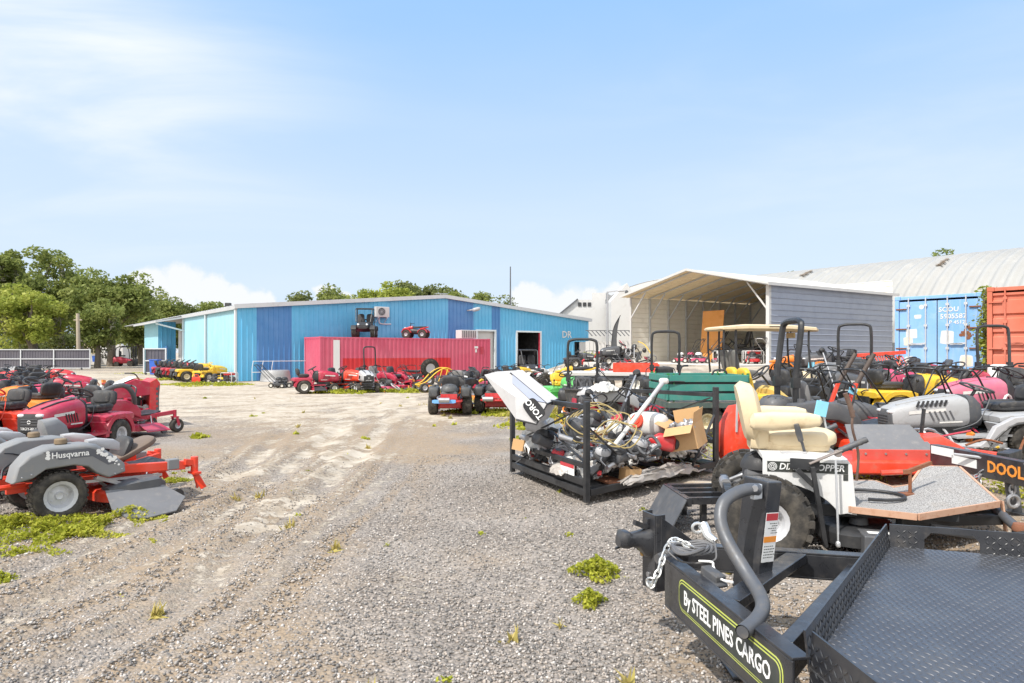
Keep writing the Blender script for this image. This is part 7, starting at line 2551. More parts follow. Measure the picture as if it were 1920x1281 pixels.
 mb.add([p - O for p in pts] + [p - O for p in back] + [c - O], [(0, 1, 10), (1, 2, 10), (2, 3, 10), (3, 4, 10), (4, 0, 10), tuple(range(9, 4, -1))] + [(i, i + n, (i + 1) % n + n, (i + 1) % n) for i in range(n)])
 o = mb.build('bag', paint('white_fabric', (0.47, 0.46, 0.455), 0.8, dirt=0.4, dcol=(0.33, 0.31, 0.3), scale=4, bmp=0.25), t)
 mb = MB(); mb.tube([p - O for p in (pts[1], pts[2], pts[3], pts[4])], 0.012, 6); mb.tube([pts[2] - O, back[2] - O], 0.012, 6); mb.build('edge_piping', BLK, t)
 nrm = (pts[2] - c).cross(pts[3] - c).normalized()
 if nrm.y > 0:
  nrm = -nrm
 def onface(a, b, off):
  return c + (pts[2] - c) * a + (pts[3] - c) * b + nrm * off
 # badge on the triangle c-2-3 / c-3-4
 u = (pts[3] - c).normalized(); w = nrm.cross(u).normalized()
 bc = c + (pts[2] - c) * 0.33 + (pts[3] - c) * 0.40 + nrm * 0.034
 mb = MB(); ring = []
 for k in range(24):
  a = 2 * math.pi * k / 24
  ring.append(bc - O + u * 0.135 * math.copysign(abs(math.cos(a)) ** 0.5, math.cos(a)) + w * 0.09 * math.copysign(abs(math.sin(a)) ** 0.5, math.sin(a)))
 r2 = [p - nrm * 0.006 for p in ring]
 mb.add(ring + r2, [tuple(range(24)), tuple(range(47, 23, -1))] + [(i, i + 24, (i + 1) % 24 + 24, (i + 1) % 24) for i in range(24)])
 mb.build('badge', paint('black_badge', (0.012, 0.012, 0.013), 0.8, dirt=0.05), t)
 text_mesh('lettering', 'TORO', 0.1, DECAL, t, frame(bc - O + nrm * 0.002, -u, -w), 0.001, 0.014)
 wp_ = [pts[1].lerp(pts[2], 0.06), pts[1].lerp(pts[2], 0.96), c.lerp(pts[2], 0.5), c.lerp(pts[1], 0.55)]
 mb = MB(); mb.add([p - O + nrm * 0.012 for p in wp_], [(0, 1, 2, 3)]); mb.build('mesh_panel', paint('grey_mesh', (0.33, 0.35, 0.42), 0.4, dirt=0.2), t)
build_load()

# ------------------------------------------------------------ ramp frame on the gravel
def build_ramp():
 c = P(1340, 925, 6.45)
 t = thing('ramp_frame', 'black angle iron ramp frame lying on the gravel left of the white mower', 'ramp', (c.x, c.y, hgt(c.x, c.y) + 0.05), 4)
 mb = MB()
 for y in (-0.3, -0.08, 0.12, 0.32):
  mb = MB(); mb.bar((-0.36, y, 0.2), (0.75, y, 0.2), 0.05, 0.06); mb.build('rung', TRB, t)
 for x, z in ((-0.36, 0.19), (0.6, 0.16)):
  mb = MB(); mb.bar((x, -0.34, z), (x, 0.36, z), 0.05, 0.07); mb.build('side_rail', TRB, t)
 mb = MB(); mb.add([(-0.39, -0.36, 0.22), (-0.39, 0.36, 0.22), (-0.56, 0.30, -0.04), (-0.56, -0.42, -0.04), (-0.385, -0.36, 0.215), (-0.385, 0.36, 0.215), (-0.55, 0.30, -0.045), (-0.55, -0.42, -0.045)],
                      [(0, 1, 2, 3), (7, 6, 5, 4), (0, 4, 5, 1), (1, 5, 6, 2), (2, 6, 7, 3), (3, 7, 4, 0)]); mb.build('toe_plate', paint('dark_grey_steel', (0.10, 0.105, 0.115), 0.35), t)
 c2 = P(1322, 965, 5.6)
 for k, (x, y) in enumerate(((-0.2, -0.25), (-0.2, 0.3), (0.6, -0.25), (0.6, 0.3))):
  mb = MB(); mb.box((x, y, 0.05), (0.05, 0.05, 0.24)); mb.build('foot', TRB, t)
build_ramp()

# ------------------------------------------------------------ second trailer drawbar at the right edge
def build_drawbar():
 a, b = P(1752, 852, 7.0), P(1925, 889, 5.75)
 t = thing('trailer_drawbar', 'black trailer drawbar with white reflectors and orange lettering at the right edge', 'trailer', (b.x, b.y, hgt(b.x, b.y)))
 O = Vector(t.location)
 e = b + (b - a) * 0.9
 mb = MB(); mb.bar(a, e, 0.09, 0.21); bm_ = local(mb, O).build('beam', TRB, t, 0.006)
 d = (b - a).normalized(); s = d.cross(Vector((0, 0, 1))).normalized()
 s = s if s.x < 0 else -s
 L = (b - a).length
 for f0, f1, dz in ((0.02, 0.30, 0.055), (0.28, 0.56, 0.0)):
  mb = MB(); p, q = a + d * L * f0 + s * 0.047 + Vector((0, 0, dz)), a + d * L * f1 + s * 0.047 + Vector((0, 0, dz)); mb.bar(p, q, 0.004, 0.08); local(mb, O).build('reflector', DECAL, bm_)
 M = frame(a + d * L * 1.0 + s * 0.0475 - O, d, (0, 0, 1))
 text_mesh('lettering', 'DOOLITTLE', 0.14, DECALO, bm_, M, 0.001, 0.03, sx=1.1)
 mb = MB(); mb.bar(a + Vector((0.25, 0.3, -0.03)), e + Vector((0.55, 0.45, -0.03)), 0.08, 0.12); local(mb, O).build('beam', TRB, t, 0.006)
 mb = MB(); mb.bar(P(1880, 860, 6.2), P(1905, 852, 6.4), 0.1, 0.1); local(mb, O).build('bracket', BLKM, t, 0.006)
 j0, j1 = P(1893, 880, 6.0), P(1905, 975, 6.0)
 mb = MB(); mb.cyl(j0, j1, 0.05, 0.055, n=12); mb.cyl(j1, Vector((j1.x + 0.01, j1.y, hgt(j1.x, j1.y))), 0.06, 0.11, n=12); local(mb, O).build('jack_leg', paint('dark_grey_steel', (0.10, 0.105, 0.115), 0.35), t)
 mb = MB(); link_chain(mb, [P(*q) for q in ((1796, 888, 6.4), (1810, 893, 6.35), (1825, 895, 6.3), (1838, 890, 6.25), (1850, 882, 6.2), (1862, 874, 6.15), (1874, 869, 6.1), (1890, 868, 6.05))], 0.03, 0.008)
 link_chain(mb, [P(*q) for q in ((1838, 890, 6.25), (1836, 902, 6.25), (1832, 912, 6.25))], 0.03, 0.008)
 link_chain(mb, [P(*q) for q in ((1898, 900, 5.9), (1899, 912, 5.9), (1898, 924, 5.9), (1899, 934, 5.9))], 0.03, 0.008)
 local(mb, O).build('safety_chain', STEEL, t)
 mb = MB(); c = P(1900, 940, 5.88); mb.tube([c + Vector((0.05 * math.cos(q), 0, 0.05 * math.sin(q))) for q in np.linspace(0, 6.28, 12, endpoint=False)], 0.016, 7, True); local(mb, O).build('ring', STEEL, t)
 mb = MB(); mb.cyl(P(1848, 938, 5.6), P(1918, 1000, 5.0), 0.035, n=12); local(mb, O).build('prop_tube', paint('dark_grey_steel', (0.10, 0.105, 0.115), 0.35), t)
 mb = MB(); mb.tube(cat([P(1790, 852, 6.5), P(1850, 860, 6.2), P(1900, 872, 5.9), P(1925, 870, 5.7)], 5), 0.014, 6); local(mb, O).build('cable', LGREY, t)
build_drawbar()
# ------------------------------------------------------------ grey and orange mower with a big side cover (front left)
def big_cover_mower(label, pos, rz, lettering):
 t = zturn('zero_turn_mower', ORED, GREY, BROWN, rim=RIMG, bars=False, rr=0.61)
 for c in list(t.children):
  if c.name.startswith(('fender', 'seat', 'engine')):
   for q in list(c.children_recursive):
    bpy.data.objects.remove(q)
   bpy.data.objects.remove(c)
 t['label'] = label
 t.location = pos
 t.scale = (0.94, 0.96, 0.94)
 t.rotation_euler = (0, 0, R(rz))
 prof = [(-0.88, 0.44), (-0.84, 0.60), (-0.74, 0.72), (-0.56, 0.785), (-0.22, 0.785), (-0.12, 0.765), (0.05, 0.63), (0.16, 0.53), (0.17, 0.43), (0.0, 0.385), (-0.12, 0.45), (-0.2, 0.53), (-0.34, 0.565), (-0.6, 0.55), (-0.72, 0.47)]
 for s in (-1, 1):
  rings = []
  for y, k, dz in ((0.30, 0.96, -0.01), (0.34, 1.0, 0.0), (0.54, 1.0, 0.0), (0.575, 0.985, -0.012), (0.59, 0.94, -0.03)):
   cx, cz = -0.35, 0.58
   rings.append([(cx + (x - cx) * k, s * y, cz + (z - cz) * k + (dz if z > 0.6 else -dz * 0.4)) for x, z in prof])
  mb = MB(); mb.loft(rings)
  f = mb.build('side_cover', GREY, t, 0.012, ang=30)
  mb = MB(); mb.lathe([(0, 0.06), (0.05, 0.06), (0.06, 0.05), (0.062, 0.01), (0.05, 0.0), (0, 0)], (-0.42, s * 0.44, 0.785), 'Z', 12); mb.build('fuel_cap', paint('brown_cap', (0.20, 0.14, 0.08), 0.6, dirt=0.4), f)
  if lettering and s < 0:
   mb = MB()
   q = [(-0.62, 0.735), (-0.20, 0.735), (-0.11, 0.70), (0.07, 0.545), (-0.02, 0.535), (-0.17, 0.645), (-0.48, 0.645)]
   vs = [(x, -0.592, z) for x, z in q] + [(x, -0.58, z) for x, z in q]
   n = len(q)
   mb.add(vs, [tuple(range(n)), tuple(range(2 * n - 1, n - 1, -1))] + [(i, i + n, (i + 1) % n + n, (i + 1) % n) for i in range(n)])
   mb.build('decal', paint('dark_decal_grey', (0.09, 0.095, 0.11), 0.5, dirt=0.3), f)
   text_mesh('lettering', 'Husqvarna', 0.085, DECAL, f, frame((-0.375, -0.594, 0.688), (1, 0, 0), (0, 0, 1)), 0.0006, 0.02, sx=0.95)
   r_ = random.Random(5)
   mb = MB()
   for k in range(46):
    a = r_.random()
    x = -0.12 + a * 0.19 + r_.gauss(0, 0.01) if k < 34 else -0.60 + 0.03 * r_.random()
    z = 0.685 - a * 0.12 + r_.gauss(0, 0.018) if k < 34 else 0.70 + r_.gauss(0, 0.018)
    mb.lathe([(0, -0.5935 - 0.00003 * k), (0.006 + 0.016 * r_.random(), -0.5934 - 0.00003 * k)], (x, 0, z), 'Y', 6)
   mb.build('peeling_decal', DECAL, f)
 mb = MB(); mb.hull([(-0.05, 0.24, 0.44, 0.52), (0.1, 0.25, 0.42, 0.58), (0.34, 0.22, 0.38, 0.47)], 10, 5); mb.build('seat_pan', ORED, t)
 mb = MB(); mb.tube(bent([(-0.7, -0.3, 0.5), (-0.5, -0.46, 0.5), (-0.2, -0.42, 0.46), (0.1, -0.38, 0.42)], 4), 0.008, 5); mb.tube(bent([(-0.6, -0.38, 0.54), (-0.4, -0.5, 0.52), (-0.1, -0.46, 0.42)], 4), 0.006, 5); mb.build('cable', BLK, t)
 mb = MB(); mb.bar((-0.1, -0.5, 0.4), (0.25, -0.5, 0.25), 0.014, 0.04); mb.bar((-0.2, -0.47, 0.36), (0.6, -0.46, 0.33), 0.012, 0.03); mb.build('lift_link', STEEL, t)
 mb = MB()
 for x, z in ((0.12, 0.47), (0.05, 0.43), (-0.72, 0.52), (-0.8, 0.5)):
  mb.sq((x, -0.592, z), (0.02, 0.012, 0.02), 2.2, 8, 6)
 mb.build('bolt', STEEL, t)
 mb = MB(); mb.T = Matrix.Translation((0.36, 0, 0.53)) @ Matrix.Rotation(R(-26), 4, 'Y'); mb.sq((0.1, 0, 0.03), (0.55, 0.46, 0.1), 3.2, 20, 12); mb.build('seat', BROWN, t)
 mb = MB(); mb.T = Matrix.Translation((0.26, 0, 0.46)) @ Matrix.Rotation(R(24), 4, 'Y'); mb.sq((0, 0, 0.16), (0.1, 0.42, 0.34), 3.5); mb.build('seat_back', SEATB, t)
 for s in (-1, 1):
  mb = MB(); mb.hull([(-0.16, 0.06, 0.74, 0.80, s * 0.38), (-0.05, 0.07, 0.70, 0.81, s * 0.36), (0.12, 0.065, 0.66, 0.78, s * 0.34), (0.18, 0.04, 0.64, 0.74, s * 0.33)], 10, 5); mb.build('console', LGREY, t)
 mb = MB(); mb.hull([(-0.7, 0.2, 0.38, 0.5), (-0.5, 0.24, 0.36, 0.66), (-0.2, 0.22, 0.36, 0.6)], 12, 4); e = mb.build('engine_cover', BLK, t)
 for s in (-1, 1):
  mb = MB(); mb.bar((0.05, s * 0.34, 0.44), (0.86, s * 0.47, 0.41), 0.07, 0.1); mb.build('front_arm', ORED, t, 0.008)
  mb = MB(); mb.box((0.72, s * 0.45, 0.435), (0.13, 0.1, 0.12)); mb.build('arm_cap', GREY, t, 0.01)
 return t
L1P = Vector((-4.53, 7.32, 0.0))
l1 = big_cover_mower('grey and orange zero turn mower with peeling white lettering at the front left', L1P, 50, True)
# the fork of its near caster has lost its wheel
for c in list(l1.children_recursive):
 if c.name.startswith('discharge_chute'):
  bpy.data.objects.remove(c)
for c in list(l1.children):
 if c.name.startswith('caster_wheel'):
  for q in list(c.children):
   bpy.data.objects.remove(q)
  bpy.data.objects.remove(c)
l1.children  # keep
for c in list(l1.children):
 if c.name.startswith('caster_fork'):
  bpy.data.objects.remove(c)
for s in (-1, 1):
 mb = MB()
 y = s * 0.5
 mb.T = Matrix.Translation((-0.16, 0, -0.1))
 mb.cyl((1.12, y, 0.42), (1.12, y, 0.60), 0.042, n=12)
 mb.bar((1.0, y, 0.55), (1.12, y, 0.53), 0.06, 0.07)
 mb.bar((1.12, y, 0.41), (1.2, y - 0.07, 0.22), 0.02, 0.07); mb.bar((1.12, y, 0.41), (1.2, y + 0.07, 0.22), 0.02, 0.07); mb.box((1.12, y, 0.41), (0.09, 0.17, 0.03))
 mb.build('caster_fork', ORED, l1, 0.005)
 mb = MB(); mb.lathe([(0, -0.04), (0.07, -0.035), (0.07, 0.035), (0, 0.04)], (0.75, s * 0.5, 0.08), 'Y', 14); mb.build('gauge_wheel', BLK, l1)
mb = MB()
pts = [(-0.05, -0.60, 0.26), (0.55, -0.62, 0.24), (0.72, -0.78, 0.10), (0.52, -1.0, 0.01), (0.2, -1.06, 0.0), (0.02, -0.98, 0.02), (-0.06, -0.8, 0.1)]
mb.add(pts + [(x, y, z - 0.012) for x, y, z in pts], [tuple(range(7)), tuple(range(13, 6, -1))] + [(i, i + 7, (i + 1) % 7 + 7, (i + 1) % 7) for i in range(7)])
mb.build('discharge_flap', paint('worn_rubber_flap', (0.15, 0.15, 0.155), 0.6, dirt=0.5, dcol=(0.28, 0.26, 0.24)), l1)
mb = MB(); mb.hull([(0.0, 0.12, 0.2, 0.27, -0.46), (0.2, 0.16, 0.2, 0.33, -0.48), (0.5, 0.16, 0.2, 0.35, -0.48), (0.6, 0.1, 0.2, 0.27, -0.46)], 10, 4); mb.build('belt_cover', DGREY, l1)
l2 = big_cover_mower('second grey and orange zero turn mower half cut off behind the front left one', Vector((-5.95, 7.95, 0)), 47, False)

mb = MB(); mb.T = Matrix.Translation((0.5, -0.45, 0.6)) @ Matrix.Rotation(R(-16), 4, 'Y'); mb.hull([(-0.13, 0.12, 0.0, 0.3), (-0.1, 0.15, 0.0, 0.36), (0.06, 0.13, 0.0, 0.34), (0.13, 0.08, 0.0, 0.22)], 14, 5); mb.build('seat_back', GREY, l2)

# ------------------------------------------------------------ prototypes
proto('tractor', tractor)
proto('tractor_black_nose', tractor, body=CRIM, nosetop=BLK, rim=RIMG)
proto('zturn', zturn)
proto('zturn_rops', zturn, rops=True)
proto('push', push_mower)
proto('push_bag', push_mower, bag=BLK)
proto('quad', quad)
proto('generator', generator)
proto('kart', kart)
proto('buggy', buggy)

LG, RG, CG, WG, MG = ('mowers crowded on the left edge', 'mowers parked on the right of the yard', 'mowers before the red container', 'tractors along the warehouse side wall', 'mowers in the middle of the yard')

# left edge
put('tractor_black_nose', 62, 11.0, -95, 'dark nosed crimson lawn tractor with steering wheel behind the front left grey mowers', LG, pos=Vector((-7.11, 11.18, 0)))
tr = [o for o in bpy.data.objects if o.parent is None and o.get('label', '').startswith('dark nosed crimson')][0]
text_mesh('lettering', 'TROY-BILT', 0.055, DECAL, tr, frame((1.017, 0, 0.50), (0, 1, 0), (0, 0, 1)), 0.001, 0.012)
mb = MB(); mb.lathe([(0.028, 1.0115), (0.028, 1.017), (0.018, 1.017), (0.018, 1.0115)], (0, 0, 0.60), 'X', 16, True); mb.build('emblem', DECAL, tr)
put('zturn', 200, 13.2, 62, 'crimson zero turn mower with a black hose looped over its rear', LG, {RED: CRIM, BLK: CRIM}, pos=Vector((-7.75, 13.4, 0)))
zz = [o for o in bpy.data.objects if o.parent is None and o.get('label', '').startswith('crimson zero turn mower with a black hose')][0]
mb = MB(); mb.tube(cat([(0.1, -0.35, 0.45), (-0.05, -0.6, 0.8), (-0.3, -0.66, 1.02), (-0.65, -0.6, 0.9), (-0.75, -0.5, 0.55), (-0.85, -0.5, 0.3)], 6), 0.045, 10); mb.build('vacuum_hose', DGREY, zz)
def standing_deck():
 p = Vector((-8.55, 15.3, 0))
 t = thing('mower_attachment', 'red mower deck tipped on edge with a white label at the left row end', 'mower deck', p, 40)
 mb = MB(); mb.prism([(-0.45, 0.62), (0.30, 0.70), (0.30, 0.98), (0.0, 1.06), (-0.45, 0.86)], -0.5, 0.25); mb.build('hood', CRIM, t, 0.02)
 mb = MB(); mb.prism([(0.28, 0.1), (0.42, 0.04), (0.5, 0.95), (0.42, 1.06), (0.28, 0.98)], -0.5, 0.35); mb.build('end_plate', RED, t, 0.015)
 mb = MB(); mb.bar((0.46, -0.505, 0.2), (0.46, -0.505, 0.9), 0.02, 0.006, (0, 1, 0))
 for k in range(6):
  mb.box((0.44, -0.504, 0.28 + 0.11 * k), (0.06, 0.006, 0.06))
 mb.build('slot_strip', DGREY, t)
 mb = MB(); mb.T = Matrix.Translation((-0.12, -0.15, 1.02)) @ Matrix.Rotation(R(-24), 4, 'Y'); mb.box((-0.04, 0.02, 0.012), (0.42, 0.66, 0.006)); mb.build('label_plate', DECAL, t)
 mb = MB(); mb.T = Matrix.Translation((0.12, -0.15, 1.055)) @ Matrix.Rotation(R(16), 4, 'Y'); mb.box((0.0, 0, 0.0), (0.14, 0.55, 0.006)); mb.build('label_plate', DECALO, t)
 mb = MB(); mb.tube(cat([(0.2, 0.1, 1.0), (0.1, 0.1, 1.15), (-0.1, 0.1, 1.17)], 4), 0.014, 7); mb.build('handle', BLKM, t)
 mb = MB()
 for y in (-0.4, 0.2):
  mb.bar((-0.35, y, 0.65), (-0.3, y, 0.02), 0.05, 0.05)
 mb.bar((-0.3, -0.4, 0.05), (0.35, -0.4, 0.06), 0.05, 0.05); mb.box((0, 0, 0.45), (0.4, 0.45, 0.35)); mb.build('frame', BLKM, t)
standing_deck()
put('tractor', -10, 11.8, -95, 'orange red lawn tractor cut off by the left edge of the photo', LG, {RED: ORED, BLK: ORED}, pos=Vector((-8.95, 11.7, 0)))
put('tractor', 45, 15.2, 160, 'orange lawn tractor with a high black seat at the far left', LG, {RED: ORG}, pos=at(58, 15.0))
put('tractor', 130, 16.0, 205, 'crimson tractor with tilted steering wheel behind the black nosed tractor', LG, {RED: MAG}, pos=at(118, 16.3))
put('zturn', 175, 14.6, 200, 'black seated red mower with grey rear tank next to the tipped up deck', LG, {RED: CRIM, BLK: GREY}, pos=at(160, 15.0))
for k, (key, px, Y, rz, lab, rm) in enumerate((
  ('tractor', 20, 18.5, 170, 'faded magenta tractor hood behind the orange tractor on the left', {RED: MAG}), ('tractor', 90, 19.5, 25, 'crimson tractor in the second row of the left group', {RED: CRIM}),
  ('zturn', 55, 21.5, 150, 'yellow framed zero turn mower in the second row of the left group', {RED: YEL}), ('tractor', 112, 22.5, 15, 'crimson tractor nearest the drive in the left group', {RED: CRIM}),
  ('tractor', 10, 24, 195, 'grey hooded tractor at the far left edge of the second row', {RED: LGREY}), ('push', 95, 25, 60, 'small red push mower between the left rows', None),
  ('tractor', 40, 27.5, 180, 'red tractor before the gate at the left edge', None), ('zturn', 62, 29, 120, 'black framed zero turn mower before the long gate', {RED: BLK}),
  ('tractor', 92, 30, 10, 'red tractor right of the black framed mower by the gate', None), ('tractor', 14, 32, 170, 'black hooded tractor in the back row by the gate', {RED: DGREY}),
  ('zturn', 76, 34, 90, 'magenta zero turn mower in the back row by the gate', {RED: MAG}), ('quad', 101, 33, 150, 'red quad bike at the end of the back row by the gate', None),
  ('tractor', 48, 36, 200, 'pale grey tractor last before the gate', {RED: LGREY}))):
 put(key, px, Y, rz, lab, LG, rm)

# along the warehouse side wall
for k, (key, d, lab, rm) in enumerate((('tractor', 1.6, 'yellow tractor with cream wheel hubs nearest of the side wall row', {RED: YEL, RIMW: RIMY}), ('tractor', 3.0, 'black tractor second in the side wall row', {RED: DGREY}),
                                       ('tractor', 4.4, 'red tractor third in the side wall row', None), ('tractor', 5.8, 'crimson tractor fourth in the side wall row', {RED: CRIM}),
                                       ('tractor', 7.3, 'dark tractor fifth in the side wall row', {RED: BLK}), ('tractor', 8.8, 'maroon tractor at the far end of the side wall row', {RED: CRIM}))):
 p = WO + WW * d - WU * 1.9
 put(key, 0, 0, 35 + 4 * math.sin(k * 2), lab, WG, rm, pos=Vector((p.x, p.y, 0)), s=1.12)
p = WO + WW * 0.6 - WU * 1.3
put('tractor', 0, 0, 62, 'yellow hooded tractor standing against the warehouse corner', WG, {RED: YEL, BLK: YEL}, pos=Vector((p.x, p.y, 0)))
put('push', 0, 0, 15, 'black walk mower with long handles at the warehouse corner', None, {RED: BLK}, pos=at(402, 36.5))
put('generator', 0, 0, -20, 'small red engine in a white frame at the foot of the warehouse corner', None, {BLKM: WHT}, pos=at(430, 36.6))
def small_items():
 p = at(368, 35.4)
 t = thing('fuel_can', 'red fuel can in the weeds before the yellow tractor', 'fuel can', p, 20)
 mb = MB(); mb.hull([(-0.2, 0.12, 0, 0.32), (-0.18, 0.15, 0, 0.36), (0.18, 0.15, 0, 0.36), (0.2, 0.12, 0, 0.32)], 12, 5); mb.build('can', ORED, t)
 mb = MB(); mb.tube(bent([(-0.14, 0, 0.35), (-0.1, 0, 0.45), (0.08, 0, 0.45), (0.12, 0, 0.35)], 3), 0.022, 7); mb.build('handle', ORED, t)
 mb = MB(); mb.cyl((0.15, 0, 0.34), (0.28, 0, 0.5), 0.025, n=8); mb.build('spout', YEL, t)
 # grey tube rack and grey tub against the wall
 p = WO + WU * 1.2 - WW * 0.55
 t = thing('tube_rack', 'thin white tube rack leaning on the light blue wall by the corner', 'rack', (p.x, p.y, 0), 37)
 mb = MB()
 for x in (-0.55, 0.0, 0.55):
  mb.tube(bent([(x, 0, 0), (x, 0.02, 0.7), (x + 0.1, 0.1, 1.15)], 3), 0.016, 6)
 mb.cyl((-0.5, 0.1, 1.12), (3.3, 0.12, 1.12), 0.018, n=6); mb.cyl((-0.55, 0, 0.5), (0.55, 0, 0.5), 0.02, n=6); mb.build('tube', WHT, t)
 s = s_at(505)
 p = WO + WU * s - WW * 1.1
 t = thing('stock_tub', 'round galvanised tub upside down against the blue wall left of the red container', 'tub', (p.x, p.y, 0))
 mb = MB(); mb.lathe([(0.0, 0.62), (0.72, 0.62), (0.76, 0.58), (0.80, 0.3), (0.84, 0.02), (0.86, 0.0)], (0, 0, 0), 'Z', 28); mb.build('tub', paint('galvanised_tub', (0.33, 0.33, 0.33), 0.5, 0.4), t)
 for px, lab in ((522, 'small black walk mower left of the red tractor by the container'), (533, 'small black walk mower touching the red tractor by the container')):
  put('push', px, 31.5 + (px - 522) * 0.03, 200 + px, lab, None, {RED: BLK})
small_items()

# in front of the red container
put('tractor', 588, 27.6, 24, 'maroon lawn tractor first on the left before the red container', CG, {RED: CRIM})
put('tractor', 645, 28.6, -22, 'orange red lawn tractor second from the left before the red container', CG, {RED: ORED})
put('tractor_black_nose', 682, 28.4, -66, 'black grilled lawn tractor facing the yard before the container', CG, {CRIM: LGREY, BLK: BLK})
put('zturn_rops', 712, 30.6, -38, 'grey seated mower with tall roll bar before the red container', CG, {RED: CRIM, SEATB: SEATG, BLK: LGREY})
put('zturn', 748, 29.8, -25, 'crimson zero turn mower right of the roll bar mower', CG, {RED: CRIM, BLK: CRIM})
put('push', 728, 28.6, -50, 'small pink push mower before the crimson zero turn', CG, {RED: MAG})
put('generator', 764, 31, 10, 'machine with white top before the middle of the red container', None, {RED: WHT})
put('push', 772, 29.6, -80, 'orange push mower left of the yellow kart', CG, {RED: ORG, BLK: ORG})
put('push', 790, 31.5, 40, 'small red push mower behind the yellow kart', CG)
put('kart', 822, 28.6, 205, 'yellow tube framed go-kart before the right end of the container')
put('quad', 780, 33.4, 20, 'dirty red quad bike against the container', CG)
tyre_thing('black tyre leaning upright behind the yellow kart', at(806, 31.8, 0.9), 0.42, 0.2, (10, 0, 30))

# on top of the container
p = con_top(684); put('buggy', 0, 0, -84, 'black caged off road buggy standing on the red container', None, None, pos=p, s=1.0)
p = con_top(780); put('quad', 0, 0, 172, 'bright red quad bike standing on the red container', None, None, pos=p, s=0.98)
p = con_top(874, 0.9)
t = thing('condenser_unit', 'louvred white box unit on the right end of the red container', 'condenser', p, 37)
mb = MB(); mb.box((0, 0, 0.3), (1.2, 0.7, 0.56)); mb.build('housing', OFFW, t, 0.02)
mb = MB()
for k in range(8):
 mb.box((-0.49 + 0.14 * k, -0.355, 0.3), (0.06, 0.02, 0.46))
mb.build('louvre', DGREY, t)

# centre cluster
BT_ = {BLK: paint('charcoal_plastic', (0.055, 0.058, 0.06), 0.45, dirt=0.3)}
z2 = put('zturn', 846, 18.6, 92, 'charcoal and red zero turn mower with pale blue tape on its rear bumper', MG, BT_)
mb = MB(); mb.hull([(-1.19, 0.3, 0.335, 0.425, 0.12), (-1.17, 0.31, 0.33, 0.43, 0.12)], 10, 5); mb.build('blue_tape', LBLUE, z2)
put('zturn', 934, 19.0, 84, 'red zero turn mower half hidden by the white grass catcher bag', MG, {BLK: BLK})
for k, (key, px, Y, rz, lab, rm) in enumerate((
  ('zturn', 872, 24, 60, 'grey seated mower behind the charcoal zero turn', {RED: ORG, SEATB: SEATG}), ('tractor', 884, 26.5, 150, 'black hooded tractor behind the charcoal zero turn', {RED: DGREY}),
  ('push', 902, 22.5, 30, 'orange push mower right of the charcoal zero turn', {RED: ORG}), ('push', 916, 23.5, 100, 'yellow push mower right of the charcoal zero turn', {RED: YEL}),
  ('tractor', 928, 24.5, 10, 'magenta tractor behind the half hidden red zero turn', {RED: MAG}), ('zturn', 905, 29, 30, 'yellow zero turn mower near the white roller door', {RED: YEL}),
  ('quad', 950, 26, 120, 'red quad bike behind the white bag', {RED: CRIM}), ('quad', 944, 32, 150, 'grey quad bike before the blue wall', {RED: GREY}),
  ('push_bag', 966, 22.0, 50, 'red mower with black bag near the white bag', None), ('tractor', 966, 34, 40, 'yellow tractor before the open warehouse door', {RED: YEL}),
  ('push', 958, 29, 80, 'orange walk mower before the open warehouse door', {RED: ORG}), ('buggy', 990, 40, -80, 'dark buggy parked in the open warehouse doorway', None),
  ('quad', 1014, 33, 60, 'faded white quad bike right of the open door', {RED: WHT}), ('push', 1030, 31, 120, 'grey push mower right of the open door', {RED: LGREY}),
  ('generator', 1040, 30, 15, 'grey engine block in a frame right of the open door', {RED: GREY}), ('push', 1005, 28, 10, 'rusty push mower between tyres and green mower', {RED: RUST}),
  ('tractor', 1085, 40, 20, 'black tractor before the warehouse side door', {RED: DGREY}), ('quad', 1080, 27, 200, 'yellow quad bike behind the green tractor', {RED: YEL}),
  ('quad', 1150, 34, 160, 'red and black quad bike below the hedge', None), ('tractor', 1165, 32, 190, 'dark tractor beside the carport corner', {RED: DGREY}),
  ('push', 1118, 30, 70, 'white push mower below the hedge', {RED: WHT}), ('push', 1135, 29, 140, 'red push mower below the hedge', None))):
 put(key, px, Y, rz, lab, MG, rm)
for px, Y, r, rot, lab in ((1008, 25, 0.38, (25, 0, 20), 'worn tyre leaning nearest the white bag'), (1018, 26.5, 0.42, (15, 0, 60), 'grey tyre leaning behind the worn tyre'), (996, 26, 0.3, (70, 10, 0), 'small tyre lying flat near the dry grass')):
 tyre_thing(lab, at(px, Y, r * 0.9), r, 0.2, rot, group='loose tyres in the middle of the yard')

